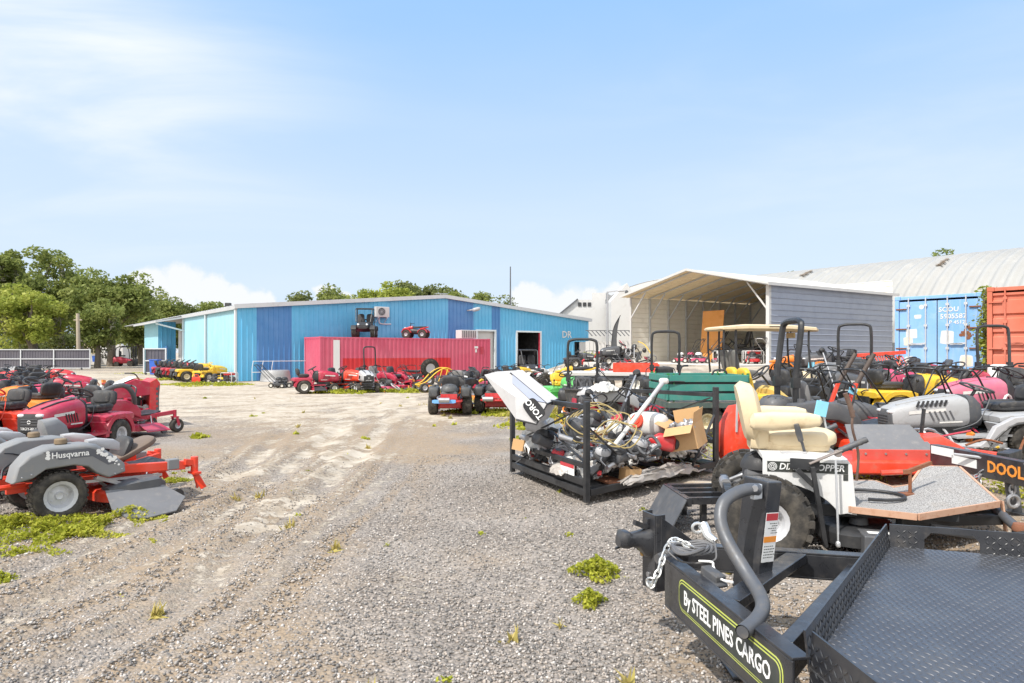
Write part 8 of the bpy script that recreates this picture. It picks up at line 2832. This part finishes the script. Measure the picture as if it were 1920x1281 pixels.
# green tractor with yellow seat
put('tractor', 1062, 19.2, -70, 'bright green tractor with a yellow seat in the middle of the yard', MG, {RED: LGRN, SEATB: YEL, RIMW: RIMY})
put('zturn_rops', 1098, 16.2, 78, 'red mower with black roll bar and a full grass tub on its rear', MG)
def tub():
 p = at(1092, 14.9, 0.42)
 t = thing('grass_tub', 'wide black rubber tub of clippings behind the roll bar mower', 'tub', p)
 mb = MB(); mb.lathe([(0.0, 0.0), (0.3, 0.0), (0.33, 0.02), (0.39, 0.36), (0.43, 0.37), (0.43, 0.40), (0.37, 0.40), (0.30, 0.04), (0, 0.04)], (0, 0, 0), 'Z', 28); mb.build('tub', paint('worn_black_tub', (0.05, 0.05, 0.052), 0.5, dirt=0.6, dcol=(0.28, 0.22, 0.16), scale=5), t)
 mb = MB(); r_ = random.Random(2)
 for k in range(40):
  a = r_.random() * 6.28; q = 0.33 * math.sqrt(r_.random())
  mb.bar((q * math.cos(a), q * math.sin(a), 0.3), (q * math.cos(a) + r_.gauss(0, .08), q * math.sin(a) + r_.gauss(0, .08), 0.42 + 0.2 * r_.random()), 0.02, 0.02)
 mb.build('contents', DGREY, t)
 mb = MB(); mb.box((0, 0, -0.2), (0.5, 0.5, 0.4)); mb.build('stand', BLKM, t)
tub()
put('zturn', 1168, 14.8, 12, 'maroon zero turn mower behind the hose tangle of the crate', MG, {RED: CRIM, BLK: LGREY})
put('push', 1205, 15.6, -20, 'crimson walk mower left of the green dump bed', MG, {RED: CRIM})
put('push', 1085, 13.2, 160, 'flat crimson mower deck with handle behind the crate', MG, {RED: CRIM})
put('push', 1222, 12.3, 100, 'small crimson mower behind the right end of the crate', MG, {RED: CRIM})
crumple('plastic_bag', 'white bag draped over the maroon mower behind the crate', 'bag', at(1132, 14.2, 0.75), 0.55, 0.45, 0.22, WPLAST, 31, 30)
put('zturn_rops', 1240, 17.4, 86, 'grey mower with black roll bar left of the green dump bed', MG, {RED: GREY})

def flat_trailer():
 Y = 21.5
 p = at(1160, Y)
 t = thing('flat_trailer', 'flat white decked trailer standing before the carport', 'trailer', (p.x, p.y, p.z), -6)
 zt = tz(697, Y) - p.z
 mb = MB(); mb.box((0, 0, zt - 0.05), (3.6, 2.0, 0.1)); mb.build('deck', OFFW, t, 0.01)
 mb = MB(); mb.box((0, -0.9, zt - 0.17), (3.6, 0.1, 0.14)); mb.box((0, 0.9, zt - 0.17), (3.6, 0.1, 0.14)); mb.build('frame', DGREY, t, 0.01)
 for x in (-0.45, 0.45):
  for y in (-0.85, 0.85):
   wheel(t, x, y, 0.3, 0.2, RIMW, 'none')
 for x in (-1.6, 1.6):
  mb = MB(); mb.box((x, 0, (zt - 0.2) / 2), (0.1, 0.1, zt - 0.2)); mb.build('prop_stand', DGREY, t)
 q = at(1192, Y - 0.5); z = tz(697, Y)
 t2 = thing('red_tray', 'shallow red plastic tray on the flat white trailer', 'tray', (q.x, q.y, z), -8)
 mb = MB()
 for x in (-0.68, -0.22, 0.22, 0.68):
  mb.box((x, 0, 0.13), (0.03, 0.55, 0.24))
 for y in (-0.28, 0.28):
  mb.box((0, y, 0.13), (1.38, 0.03, 0.24 if y < 0 else 0.3))
 mb.box((0, 0, 0.015), (1.38, 0.58, 0.03)); mb.build('tray', ORED, t2, 0.008)
flat_trailer()

# ------------------------------------------------------------ green utility vehicle with slatted dump bed
def green_cart():
 p = at(1372, 12.0)
 t = thing('utility_vehicle', 'green slatted dump bed utility vehicle with yellow seat behind the crate', 'utility vehicle', p, 2)
 z = 0.3
 for x, r in ((-0.62, 0.29), (0.85, 0.26)):
  for y in (-0.5, 0.5):
   wheel(t, x, y, r, 0.24, RIMY if x < 0 else RIMG, 'bar', n=24, rr=0.45)
 mb = MB(); mb.box((0.15, -0.3, 0.36), (2.3, 0.08, 0.1)); mb.box((0.15, 0.3, 0.36), (2.3, 0.08, 0.1)); mb.box((-0.62, 0, 0.3), (0.1, 0.9, 0.1)); mb.box((0.95, 0, 0.28), (0.08, 0.9, 0.08)); mb.box((-0.6, 0, 0.48), (0.8, 0.7, 0.14)); mb.build('chassis', BLKM, t, 0.01)
 mb = MB()
 for s in (-1, 1):
  a, b = sorted((s * 0.36, s * 0.64)); arch_fender(mb, -0.62, 0.335, 0.37, 0.29, a, b, -10, 190, 10)
 mb.build('fender', DGREY, t)
 # bed
 def slats(mb, p0, u, L, zb):
  for k in range(3):
   c = Vector(p0) + Vector(u) * L / 2 + Vector((0, 0, zb + 0.08 + 0.152 * k))
   mb.bar(c - Vector(u) * L / 2, c + Vector(u) * L / 2, 0.035, 0.112)
 zb = 0.62
 bed = MB(); bed.box((-0.62, 0, zb - 0.02), (1.32, 1.26, 0.04)); b = bed.build('bed_floor', paint('bed_floor', (0.42, 0.38, 0.32), 0.7, dirt=0.5), t)
 for x, y, w, d in ((-0.62, -0.622, 1.28, 0.012), (-0.62, 0.622, 1.28, 0.012), (-1.272, 0, 0.012, 1.2)):
  mb = MB(); mb.box((x, y, zb + 0.21), (w, d, 0.38)); mb.build('bed_liner', BLKM, t)  # dark panels added behind the slats, standing for shade in the gaps
 for nm, p0, u, L in (('bed_side', (-1.28, -0.65, 0), (1, 0, 0), 1.32), ('bed_side', (-1.28, 0.65, 0), (1, 0, 0), 1.32), ('tailgate', (-1.30, -0.63, 0), (0, 1, 0), 1.26), ('headboard', (0.05, -0.63, 0), (0, 1, 0), 1.26)):
  mb = MB(); slats(mb, p0, u, L, zb); o = mb.build(nm, TEAL, t, 0.006)
  mb = MB()
  for f in (0.06, 0.94):
   q = Vector(p0) + Vector(u) * L * f; q.z = zb
   off = Vector((0.026, 0, 0)) if u[0] == 0 else Vector((0, 0.026 if p0[1] < 0 else -0.026, 0))
   mb.bar(q + off, q + off + Vector((0, 0, 0.47)), 0.05, 0.016, u)
  mb.build('stake', GRN, o)
 mb = MB(); mb.bar((-1.3, -0.66, zb - 0.06), (0.1, -0.66, zb - 0.06), 0.05, 0.08); mb.bar((-1.3, 0.66, zb - 0.06), (0.1, 0.66, zb - 0.06), 0.05, 0.08); mb.bar((-1.31, -0.64, zb - 0.06), (-1.31, 0.64, zb - 0.06), 0.05, 0.08); mb.build('bed_frame', paint('dull_green_black', (0.06, 0.09, 0.08), 0.5), t)
 mb = MB(); mb.tube(bent([(-1.1, -0.6, zb + 0.44), (-1.06, -0.6, zb + 0.58), (-0.95, -0.6, zb + 0.6)], 3), 0.016, 6); mb.tube(bent([(-0.55, -0.6, zb + 0.44), (-0.5, -0.6, zb + 0.52), (-0.34, -0.6, zb + 0.52), (-0.3, -0.6, zb + 0.46)], 3), 0.016, 6); mb.build('bed_handle', BLKM, t)
 for y in (-0.28, 0.28):
  mb = MB(); mb.sq((0.38, y, 0.66), (0.45, 0.46, 0.14)); mb.T = Matrix.Translation((0.2, y, 0.7)) @ Matrix.Rotation(R(-14), 4, 'Y'); mb.sq((0, 0, 0.24), (0.12, 0.46, 0.5)); mb.build('seat', YEL, t)
 mb = MB(); mb.hull([(0.1, 0.5, 0.38, 0.6), (0.55, 0.5, 0.38, 0.58), (0.6, 0.5, 0.36, 0.42), (0.8, 0.5, 0.36, 0.42)], 12, 6); mb.build('floor_body', DGREY, t)
 mb = MB(); mb.hull([(0.6, 0.46, 0.42, 0.80), (0.66, 0.47, 0.42, 0.86), (0.9, 0.42, 0.42, 0.66), (1.15, 0.36, 0.44, 0.52)], 14, 4); mb.build('hood', paint('weathered_yellow', (0.62, 0.44, 0.12), 0.6, dirt=0.7, dcol=(0.30, 0.24, 0.16), scale=8), t)
 steering(t, 0.5, 1.08, 0.19, 40)
green_cart()

# ------------------------------------------------------------ golf cart with cream roof
def golf_cart():
 p = at(1428, 16.2)
 t = thing('golf_cart', 'cream roofed golf cart standing before the carport', 'golf cart', (p.x, p.y, p.z), 5)
 for x in (-0.8, 0.85):
  for y in (-0.45, 0.45):
   wheel(t, x, y, 0.23, 0.2, RIMG, 'none')
 mb = MB(); mb.hull([(-1.2, 0.42, 0.32, 0.72), (-1.1, 0.52, 0.28, 0.8), (-0.55, 0.55, 0.28, 0.72), (-0.35, 0.55, 0.26, 0.62), (-0.1, 0.55, 0.24, 0.36), (0.55, 0.55, 0.24, 0.36), (0.65, 0.52, 0.26, 0.66), (0.9, 0.5, 0.30, 0.82), (1.2, 0.42, 0.34, 0.72), (1.3, 0.32, 0.38, 0.6)], 16, 5); mb.build('body', TAN, t)
 for y in (-0.26, 0.26):
  mb = MB(); mb.sq((-0.5, y, 0.78), (0.5, 0.44, 0.14)); mb.T = Matrix.Translation((-0.75, y, 0.84)) @ Matrix.Rotation(R(-10), 4, 'Y'); mb.sq((0, 0, 0.24), (0.1, 0.42, 0.5)); mb.build('seat', paint('dark_bucket_seat', (0.13, 0.13, 0.12), 0.5), t)
 mb = MB(); mb.hull([(-1.22, 0.5, 1.79, 1.83), (-1.16, 0.58, 1.76, 1.86), (-0.6, 0.62, 1.77, 1.91), (0.4, 0.62, 1.77, 1.90), (1.05, 0.58, 1.74, 1.85), (1.15, 0.48, 1.74, 1.80)], 20, 5); r = mb.build('roof', CREAM, t)
 mb = MB(); mb.box((0.05, -0.57, 1.87), (0.3, 0.12, 0.02), (25, 0, 0)); mb.build('roof_grip', BROWN, r)
 for x0, x1, y in ((-1.05, -1.12, 0.48), (-0.82, -0.84, 0.5), (0.98, 0.9, 0.5)):
  for s in (-1, 1):
   mb = MB(); mb.tube(bent([(x0, s * y, 0.6), (x1, s * y, 1.3), (x1, s * y, 1.78)], 3), 0.024, 7); mb.build('roof_post', BLKM, t)
 steering(t, 0.45, 1.0, 0.18, 50)
 mb = MB(); mb.box((0.72, 0, 1.66), (0.05, 0.36, 0.12)); mb.build('mirror', paint('mirror_gold', (0.5, 0.36, 0.15), 0.3, 0.4), t, 0.01)
 mb = MB(); mb.bar((0.72, 0, 1.77), (0.72, 0, 1.68), 0.02, 0.02); mb.build('mirror_arm', BLK, t)
 mb = MB(); mb.hull([(0.62, 0.48, 0.62, 0.86), (0.7, 0.48, 0.6, 0.9), (0.78, 0.46, 0.6, 0.84)], 12, 5); mb.build('dashboard', BLK, t)
 mb = MB(); mb.box((1.0, -0.42, 0.93), (0.03, 0.16, 0.2), (0, 10, 20)); mb.build('blue_tag', paint('blue_tag', (0.22, 0.55, 0.72), 0.5), t)
golf_cart()

# ------------------------------------------------------------ in and before the carport
def carport_items():
 p = cp(3.9, 3.3, CZ)
 put('buggy', 0, 0, 168, 'dark utility buggy parked inside the carport before the cabinets', None, {BLK: DGREY}, pos=p)
 for k, (a, b, key, rz, lab, rm) in enumerate((
   (5.2, 0.6, 'generator', 10, 'white framed generator nearest the right carport post', {RED: WHT, BLKM: WHT}), (5.9, 1.6, 'generator', 40, 'white framed generator behind the nearest one in the carport', {RED: LGREY, BLKM: WHT}),
   (6.6, 0.8, 'generator', -10, 'red tanked generator with white frame by the carport post', {BLKM: WHT}), (6.5, 2.4, 'push', 30, 'white handled push mower deep in the carport', {RED: WHT, BLKM: WHT}),
   (4.6, 1.2, 'push', 200, 'magenta push mower at the mouth of the carport', {RED: MAG}), (4.0, 0.5, 'push', 170, 'pink push mower at the mouth of the carport', {RED: PINK}),
   (3.2, 0.8, 'push', 230, 'white and magenta push mower left in the carport mouth', {RED: WHT, BLK: MAG}), (4.9, -0.6, 'push', 190, 'magenta mower on the pad edge before the carport', {RED: MAG, BLK: WHT}),
   (3.7, -0.4, 'push', 150, 'crimson mower on the pad edge left of the golf cart posts', {RED: CRIM, BLK: WHT}), (7.0, 0.2, 'push', 90, 'red mower right against the white carport post', None))):
  put(key, 0, 0, rz, lab, 'small machines in the carport mouth', rm, pos=cp(a, b, CZ))
 for px, Y, key, rz, lab, rm in ((1500, 21, 'quad', 170, 'orange quad bike before the grey carport wall', {RED: ORG}), (1530, 22, 'push', 40, 'grey push mower before the grey carport wall', {RED: LGREY}),
         (1512, 19.5, 'push', 120, 'orange push mower behind the golf cart nose', {RED: ORG}), (1560, 21, 'tractor', 185, 'black tractor before the grey carport wall', {RED: DGREY}),
         (1580, 20, 'push', 70, 'white push mower left of the orange rake', {RED: WHT})):
  put(key, px, Y, rz, lab, RG, rm)
 p = at(1650, 19.2)
 t = thing('hay_rake', 'orange rake with bent tines before the grey carport wall', 'rake', p, -12)
 mb = MB(); mb.bar((-0.6, 0, 0.95), (0.65, 0, 1.04), 0.12, 0.1); mb.build('beam', ORED, t, 0.01)
 mb = MB(); r_ = random.Random(4)
 for k in range(16):
  x = -0.5 + 0.07 * k
  mb.tube(cat([(x, 0, 0.95), (x + 0.1, -0.1, 0.7), (x + 0.3 * r_.random(), -0.25, 0.4 + 0.2 * r_.random())], 3), 0.016, 5)
 mb.build('tines', ORED, t)
 mb = MB()
 for k in range(12):
  a = R(15 + 22 * k)
  mb.bar((0.35, -0.3, 0.55), (0.35 + 0.5 * math.cos(a), -0.34, 0.55 + 0.35 * math.sin(a)), 0.02, 0.02)
 mb.lathe([(0.05, -0.04), (0.09, -0.02), (0.09, 0.02), (0.05, 0.04)], (0.35, -0.3, 0.55), 'Y', 12); mb.build('spoke_wheel', paint('bleached_tine', (0.55, 0.45, 0.35), 0.6), t)
 mb = MB(); mb.bar((-0.4, 0, 0.9), (-0.45, 0.1, 0.0), 0.07, 0.07); mb.bar((0.5, 0, 0.95), (0.52, 0.1, 0.0), 0.07, 0.07); mb.build('leg', RUST, t)
carport_items()

# ------------------------------------------------------------ right-hand machines
proto('zturn_thick_bar', zturn, rops=True, rr_=0.045, fold=-9)
big = put('zturn_thick_bar', 1560, 9.6, 0, 'big red and grey zero turn mower with thick tall roll bar behind the cream seat', RG, {RED: ORED, SEATB: SEATG, BLK: DGREY}, s=0.98)
# orange red engine guard left of it
def engine_guard():
 p = at(1392, 8.9)
 t = thing('chute_hood', 'orange red mower chute hood standing left of the cream seat', 'mower hood', p, 20)
 mb = MB()
 rings = []
 for x, w, z0, z1 in ((-0.28, 0.12, 0.12, 0.42), (-0.24, 0.2, 0.08, 0.62), (-0.1, 0.24, 0.16, 0.82), (0.08, 0.24, 0.22, 0.84), (0.24, 0.2, 0.26, 0.6), (0.3, 0.14, 0.28, 0.5)):
  rings.append((x, w, z0, z1))
 mb.hull(rings, 14, 4); mb.build('hood', ORED, t, ang=25)
 mb = MB(); mb.box((-0.05, -0.245, 0.6), (0.12, 0.02, 0.22)); mb.build('slot', BLK, t)
 wheel(t, 0.1, -0.05, 0.1, 0.08, RIMG, 'none', n=16)
 mb = MB(); mb.tube(bent([(-0.25, -0.2, 0.5), (-0.24, -0.22, 0.95), (-0.1, -0.22, 1.05)], 4), 0.015, 6); mb.build('rod', LGREY, t)
 mb = MB(); mb.bar((0.2, 0.1, 0.3), (0.25, 0.1, 0.0), 0.05, 0.05); mb.bar((-0.2, 0.1, 0.2), (-0.2, 0.1, 0.0), 0.05, 0.05); mb.build('stand', BLKM, t)
engine_guard()
def lever_mower():
 p = at(1592, 10.9)
 t = thing('stand_on_mower', 'red stand on mower with two long brown grip levers', 'stand-on mower', p, -10)
 mb = MB(); mb.hull([(-0.5, 0.32, 0.22, 0.42), (0.0, 0.36, 0.22, 0.62), (0.3, 0.34, 0.22, 0.52), (0.5, 0.26, 0.22, 0.4)], 14, 4); mb.build('body', DGREY, t)
 for x in (-0.3, 0.5):
  for y in (-0.4, 0.4):
   wheel(t, x, y, 0.2 if x < 0 else 0.14, 0.14, RIMG, 'none')
 for y, dx in ((-0.28, 0.0), (0.28, -0.1)):
  mb = MB(); mb.bar((-0.1 + dx, y, 0.5), (0.02 + dx, y, 0.86), 0.05, 0.09, (0, 1, 0)); o = mb.build('lever_base', ORED, t, 0.006)
  mb = MB(); mb.tube([(0.02 + dx, y, 0.84), (0.28 + dx, y, 1.32)], [0.04, 0.034], 10); mb.build('lever_grip', paint('brown_grip', (0.07, 0.05, 0.04), 0.5, dirt=0.4), o)
 mb = MB(); mb.box((-0.04, -0.32, 0.74), (0.12, 0.03, 0.1), (0, 20, 10)); mb.build('blue_tag', paint('blue_tag', (0.22, 0.55, 0.72), 0.5), t)
 deck(t, 0.5, 0.12, 0.6, 1.0, ORED)
lever_mower()
def flap_deck():
 p = at(1648, 7.7)
 t = thing('mower_deck', 'bright red mower deck with a worn grey rubber flap behind the white mower', 'mower deck', p, -4)
 mb = MB(); mb.add([(-0.42, -0.32, 0.36), (0.46, -0.34, 0.36), (0.38, 0.1, 0.60), (-0.33, 0.1, 0.60), (-0.42, -0.31, 0.35), (0.46, -0.33, 0.35), (0.38, 0.11, 0.59), (-0.33, 0.11, 0.59)],
                      [(0, 1, 2, 3), (7, 6, 5, 4), (0, 4, 5, 1), (1, 5, 6, 2), (2, 6, 7, 3), (3, 7, 4, 0)])
 mb.build('rubber_flap', paint('worn_rubber_flap', (0.15, 0.15, 0.155), 0.6), t)
 mb = MB(); mb.box((0.02, -0.345, 0.31), (0.9, 0.02, 0.13)); mb.build('flap_strip', paint('sunned_red', (0.58, 0.07, 0.05), 0.5), t, 0.004)
 mb = MB()
 for k in range(4):
  mb.cyl((-0.3 + 0.21 * k, -0.357, 0.33), (-0.3 + 0.21 * k, -0.364, 0.33), 0.012, n=8)
 mb.build('bolt', STEEL, t)
 mb = MB(); mb.hull([(-0.5, 0.3, 0.12, 0.22), (-0.4, 0.42, 0.1, 0.27), (0.4, 0.42, 0.1, 0.27), (0.55, 0.3, 0.12, 0.22)], 14, 6); mb.hull([(0.4, 0.2, 0.2, 0.5), (0.6, 0.16, 0.2, 0.52), (0.9, 0.1, 0.2, 0.36), (1.35, 0.09, 0.2, 0.3)], 12, 4); mb.build('deck_shell', ORED, t)
 mb = MB(); mb.bar((0.5, 0.1, 0.4), (0.54, 0.1, 0.78), 0.05, 0.02); mb.build('bracket', BLKM, t)
 for x in (-0.5, 1.3):
  mb = MB(); mb.lathe([(0, -0.05), (0.1, -0.045), (0.1, 0.045), (0, 0.05)], (x, 0.1, 0.1), 'Y', 14); mb.build('gauge_wheel', BLK, t)
flap_deck()
def grey_tractor():
 p = at(1828, 8.75)
 o = put('tractor', 0, 0, 176, 'silver grey lawn tractor with slotted hood at the right edge', RG, {RED: paint('silver_grey', (0.34, 0.345, 0.35), 0.42, dirt=0.45, dcol=(0.22, 0.2, 0.18)), BLK: DGREY}, pos=p + Vector((0, 0, 0.02)))
 o.scale = (1.1, 0.95, 0.86)
 o.rotation_euler = (0, R(3), R(176))
 mb = MB()
 for k in range(7):
  mb.box((0.42 + 0.05 * k, 0.262, 0.80), (0.02, 0.02, 0.09), (0, -20, 0))
 mb.build('side_vent', BLK, o)
 pr = [(0.58, 0.15), (0.5, 0.13), (0.14, 0.15), (0.02, 0.24), (-0.06, 0.40), (-0.2, 0.50), (-0.62, 0.55), (-0.9, 0.5), (-0.9, 0.57), (-0.62, 0.62), (-0.18, 0.58), (0.02, 0.46), (0.1, 0.3), (0.2, 0.21), (0.56, 0.21)]
 mb = MB(); mb.prism(pr, 0.44, 0.53); mb.build('fender_trim', LGREY, o, 0.012)
 return o
gt = grey_tractor()
put('tractor', 1703, 12.4, 2, 'yellow lawn tractor with black seat and cream wheel hubs on the right', RG, {RED: YEL, RIMW: RIMY})
yt = [o for o in bpy.data.objects if o.parent is None and o.get('label', '').startswith('yellow lawn tractor with black seat and cream')][0]
text_mesh('lettering', 'NUMA', 0.11, BLK, yt, frame((0.52, -0.272, 0.70), (1, 0, 0), (0, 0, 1)), 0.002, 0.02)
for k, (key, px, Y, rz, lab, rm) in enumerate((
  ('tractor', 1888, 10.6, 178, 'faded pink lawn tractor nose at the right edge', {RED: PINK}), ('zturn_rops', 1898, 14.6, -96, 'white seated mower with roll bar before the orange container', {RED: BLK, SEATB: WHT}),
  ('push_bag', 1835, 14.2, 185, 'maroon mower with big black grass bag on the right', {RED: CRIM}), ('tractor', 1795, 15.0, 20, 'crimson tractor with cream hub right of the blue doors', {RED: CRIM}),
  ('tractor', 1645, 15.2, 8, 'magenta tractor with high black seat left of the blue doors', {RED: MAG}), ('tractor', 1708, 17.2, 12, 'crimson tractor with black grass tank before the blue doors', {RED: CRIM}),
  ('tractor', 1668, 18.0, 175, 'black hooded tractor at the corner of the blue doors', {RED: DGREY}), ('zturn', 1748, 15.8, 30, 'dark red mower with grey cover before the blue doors', {RED: CRIM, BLK: GREY}),
  ('zturn_rops', 1606, 16.0, 60, 'black mower with roll bar left of the orange rake', {RED: BLK}), ('tractor', 1575, 17.6, 200, 'grey tractor behind the roll bar mower by the carport wall', {RED: GREY}),
  ('push', 1735, 13.6, 150, 'black walk mower between the yellow tractor and the blue doors', {RED: BLK}), ('zturn', 1865, 12.2, 200, 'magenta zero turn mower behind the pink tractor nose', {RED: MAG}),
  ('push', 1772, 11.0, 40, 'yellow push mower beside the yellow hood', {RED: YEL}), ('push_bag', 1905, 16.8, 120, 'black bagged mower below the orange container', {RED: BLK}),
  ('push', 1690, 10.6, 20, 'small dark push mower below the yellow fender', {RED: DGREY}), ('tractor', 1540, 14.2, 10, 'black hooded tractor right of the golf cart', {RED: DGREY}),
  ('push', 1418, 13.6, 160, 'red push mower behind the green bed seat', None), ('zturn', 1500, 13.0, 20, 'grey zero turn mower between golf cart and lever mower', {RED: DGREY}),
  ('push', 1866, 9.9, 30, 'grey push mower behind the silver grey tractor', {RED: GREY}))):
 put(key, px, Y, rz, lab, RG, rm)
for px, Y, rz, lab, rm in ((1612, 13.0, 35, 'worn red push mower between lever mower and yellow tractor', None), (1655, 11.2, 140, 'black push mower by the front wheel of the yellow tractor', {RED: BLK}),
                           (1728, 11.3, 215, 'grey push mower beside the yellow hood and silver grey tractor', {RED: GREY}), (1768, 12.4, 95, 'crimson push mower behind the yellow hood', {RED: CRIM}),
                           (1802, 12.8, 20, 'rusty push mower before the maroon bagged mower', {RED: RUST}), (1592, 14.4, 160, 'black push mower behind the long brown levers', {RED: BLK}),
                           (1628, 14.0, 70, 'dark red push mower before the magenta tractor', {RED: CRIM, BLK: GREY}), (1455, 12.0, 190, 'red push mower between green bed and thick roll bar', {RED: RED, BLK: LGREY}),
                           (1540, 12.2, 50, 'grey push mower left of the long brown levers', {RED: DGREY}), (1845, 11.4, 130, 'red push mower before the magenta zero turn', {BLK: DGREY}),
                           (1700, 14.4, 205, 'black push mower behind the yellow tractor seat', {RED: DGREY, BLK: GREY})):
 put('push', px, Y, rz, lab, RG, rm)
for px, Y, rz, pt, lab in ((1625, 12.2, 60, -50, 'trimmer shaft standing tilted beside the yellow tractor'), (1785, 11.8, 120, -40, 'trimmer leaning over the rear of the yellow tractor'), (1580, 12.6, 100, -62, 'trimmer standing upright near the brown levers')):
 trimmer(lab, at(px, Y, 0.2), rz, pt, 1.3, BLK)
def arm_bars():
 # dark upright dump arms in front of the blue container
 p = at(1752, 13.2)
 t = thing('loader_arm', 'pair of dark upright loader arms leaning before the blue doors', 'loader arm', p, -20)
 mb = MB(); mb.bar((-0.25, 0, 0.25), (0.28, 0, 1.15), 0.06, 0.2, (0, 1, 0)); mb.build('arm', DGREY, t, 0.015)
 mb = MB(); mb.bar((-0.2, 0.3, 0.25), (0.3, 0.3, 1.15), 0.06, 0.16, (0, 1, 0)); mb.build('arm', DGREY, t, 0.015)
 mb = MB(); mb.bar((0.2, 0, 1.05), (-0.1, 0.0, 0.75), 0.05, 0.08, (0, 1, 0)); mb.cyl((0.25, -0.06, 1.08), (0.25, 0.36, 1.08), 0.04, n=8); mb.build('linkage', BLKM, t)
 mb = MB(); mb.cyl((0.2, -0.04, 0.98), (0.2, -0.055, 0.98), 0.04, n=10); mb.build('reflector', DECALO, t)
 mb = MB(); mb.box((-0.25, 0.15, 0.13), (0.4, 0.5, 0.26)); mb.build('base', BLKM, t, 0.02)
arm_bars()
def tyre_pile():
 for px, Y, r, rot, lab in ((1838, 10.8, 0.28, (80, 0, 0), 'worn tyre lying flat under the yellow hood'), (1762, 9.3, 0.2, (15, 0, 30), 'small tyre below the nose of the silver grey tractor'),
                               (1868, 8.0, 0.24, (75, 12, 0), 'flat lying tyre under the silver grey fender')):
  tyre_thing(lab, at(px, Y, r * (0.35 if rot[0] > 60 else 0.95)), r, 0.16, rot, RIMY, 'loose tyres on the right')
tyre_pile()
# clutter of loose parts between the machines
def clutter():
 mb = MB(); r_ = random.Random(33)
 pal = [BLK, DGREY, STEEL, RUST, RED, YEL, LGREY, ORG, CRIM, WPLAST]
 def drop(n, xa, xb, ya, yb, zmax, s):
  for k in range(n):
   x, y = r_.uniform(xa, xb), r_.uniform(ya, yb)
   p = Vector((x, y, hgt(x, y) + r_.random() ** 1.5 * zmax))
   mb.mat(r_.choices(range(10), (22, 18, 14, 10, 6, 4, 10, 3, 6, 7))[0])
   a = [r_.random() * 180 for _ in range(3)]
   c = r_.random()
   if c < 0.3:
    mb.sq(p, [s * (0.3 + r_.random()) for _ in range(3)], 2.5 + 3 * r_.random(), 8, 6, a)
   elif c < 0.55:
    mb.box(p, (s * (0.4 + 1.6 * r_.random()), s * (0.3 + r_.random()), s * 0.35), a)
   elif c < 0.85:
    d = Vector((r_.gauss(0, 1), r_.gauss(0, 1), r_.gauss(0, 0.7))).normalized() * s * (1 + 2.5 * r_.random())
    mb.tube(cat([p - d, p + Vector((0, 0, s * r_.random())), p + d], 3), s * 0.07 + 0.006, 5)
   else:
    M = Euler([R(q) for q in a]).to_matrix(); rr = s * (0.6 + r_.random())
    mb.tube([p + M @ Vector((rr * math.cos(q), rr * math.sin(q), 0)) for q in np.linspace(0, 6.28, 12, endpoint=False)], s * 0.16, 6, True)
 drop(110, -2.6, 2.0, 22, 31, 0.7, 0.16)
 drop(70, 4.3, 6.6, 7.2, 8.6, 0.35, 0.11)
 drop(60, 1.0, 2.6, 13.2, 15.5, 0.4, 0.12)
 drop(50, 6.0, 9.0, 13, 17, 0.5, 0.15)
 drop(50, -6, -3, 27.6, 32, 0.5, 0.15)
 drop(60, -16, -13.4, 20, 26, 0.6, 0.17)
 drop(60, 3, 6, 27, 34, 0.7, 0.18)
 drop(30, 7.4, 9.5, 17, 20, 0.5, 0.15)
 drop(60, 5.5, 8.2, 9.2, 12.2, 0.5, 0.12)
 drop(40, 3.4, 5.4, 10.2, 13, 0.5, 0.13)
 drop(45, 8.5, 12, 13, 18, 0.5, 0.15)
 o = mb.build('loose_parts', pal)
 o['kind'] = 'stuff'
clutter()
finish_protos()
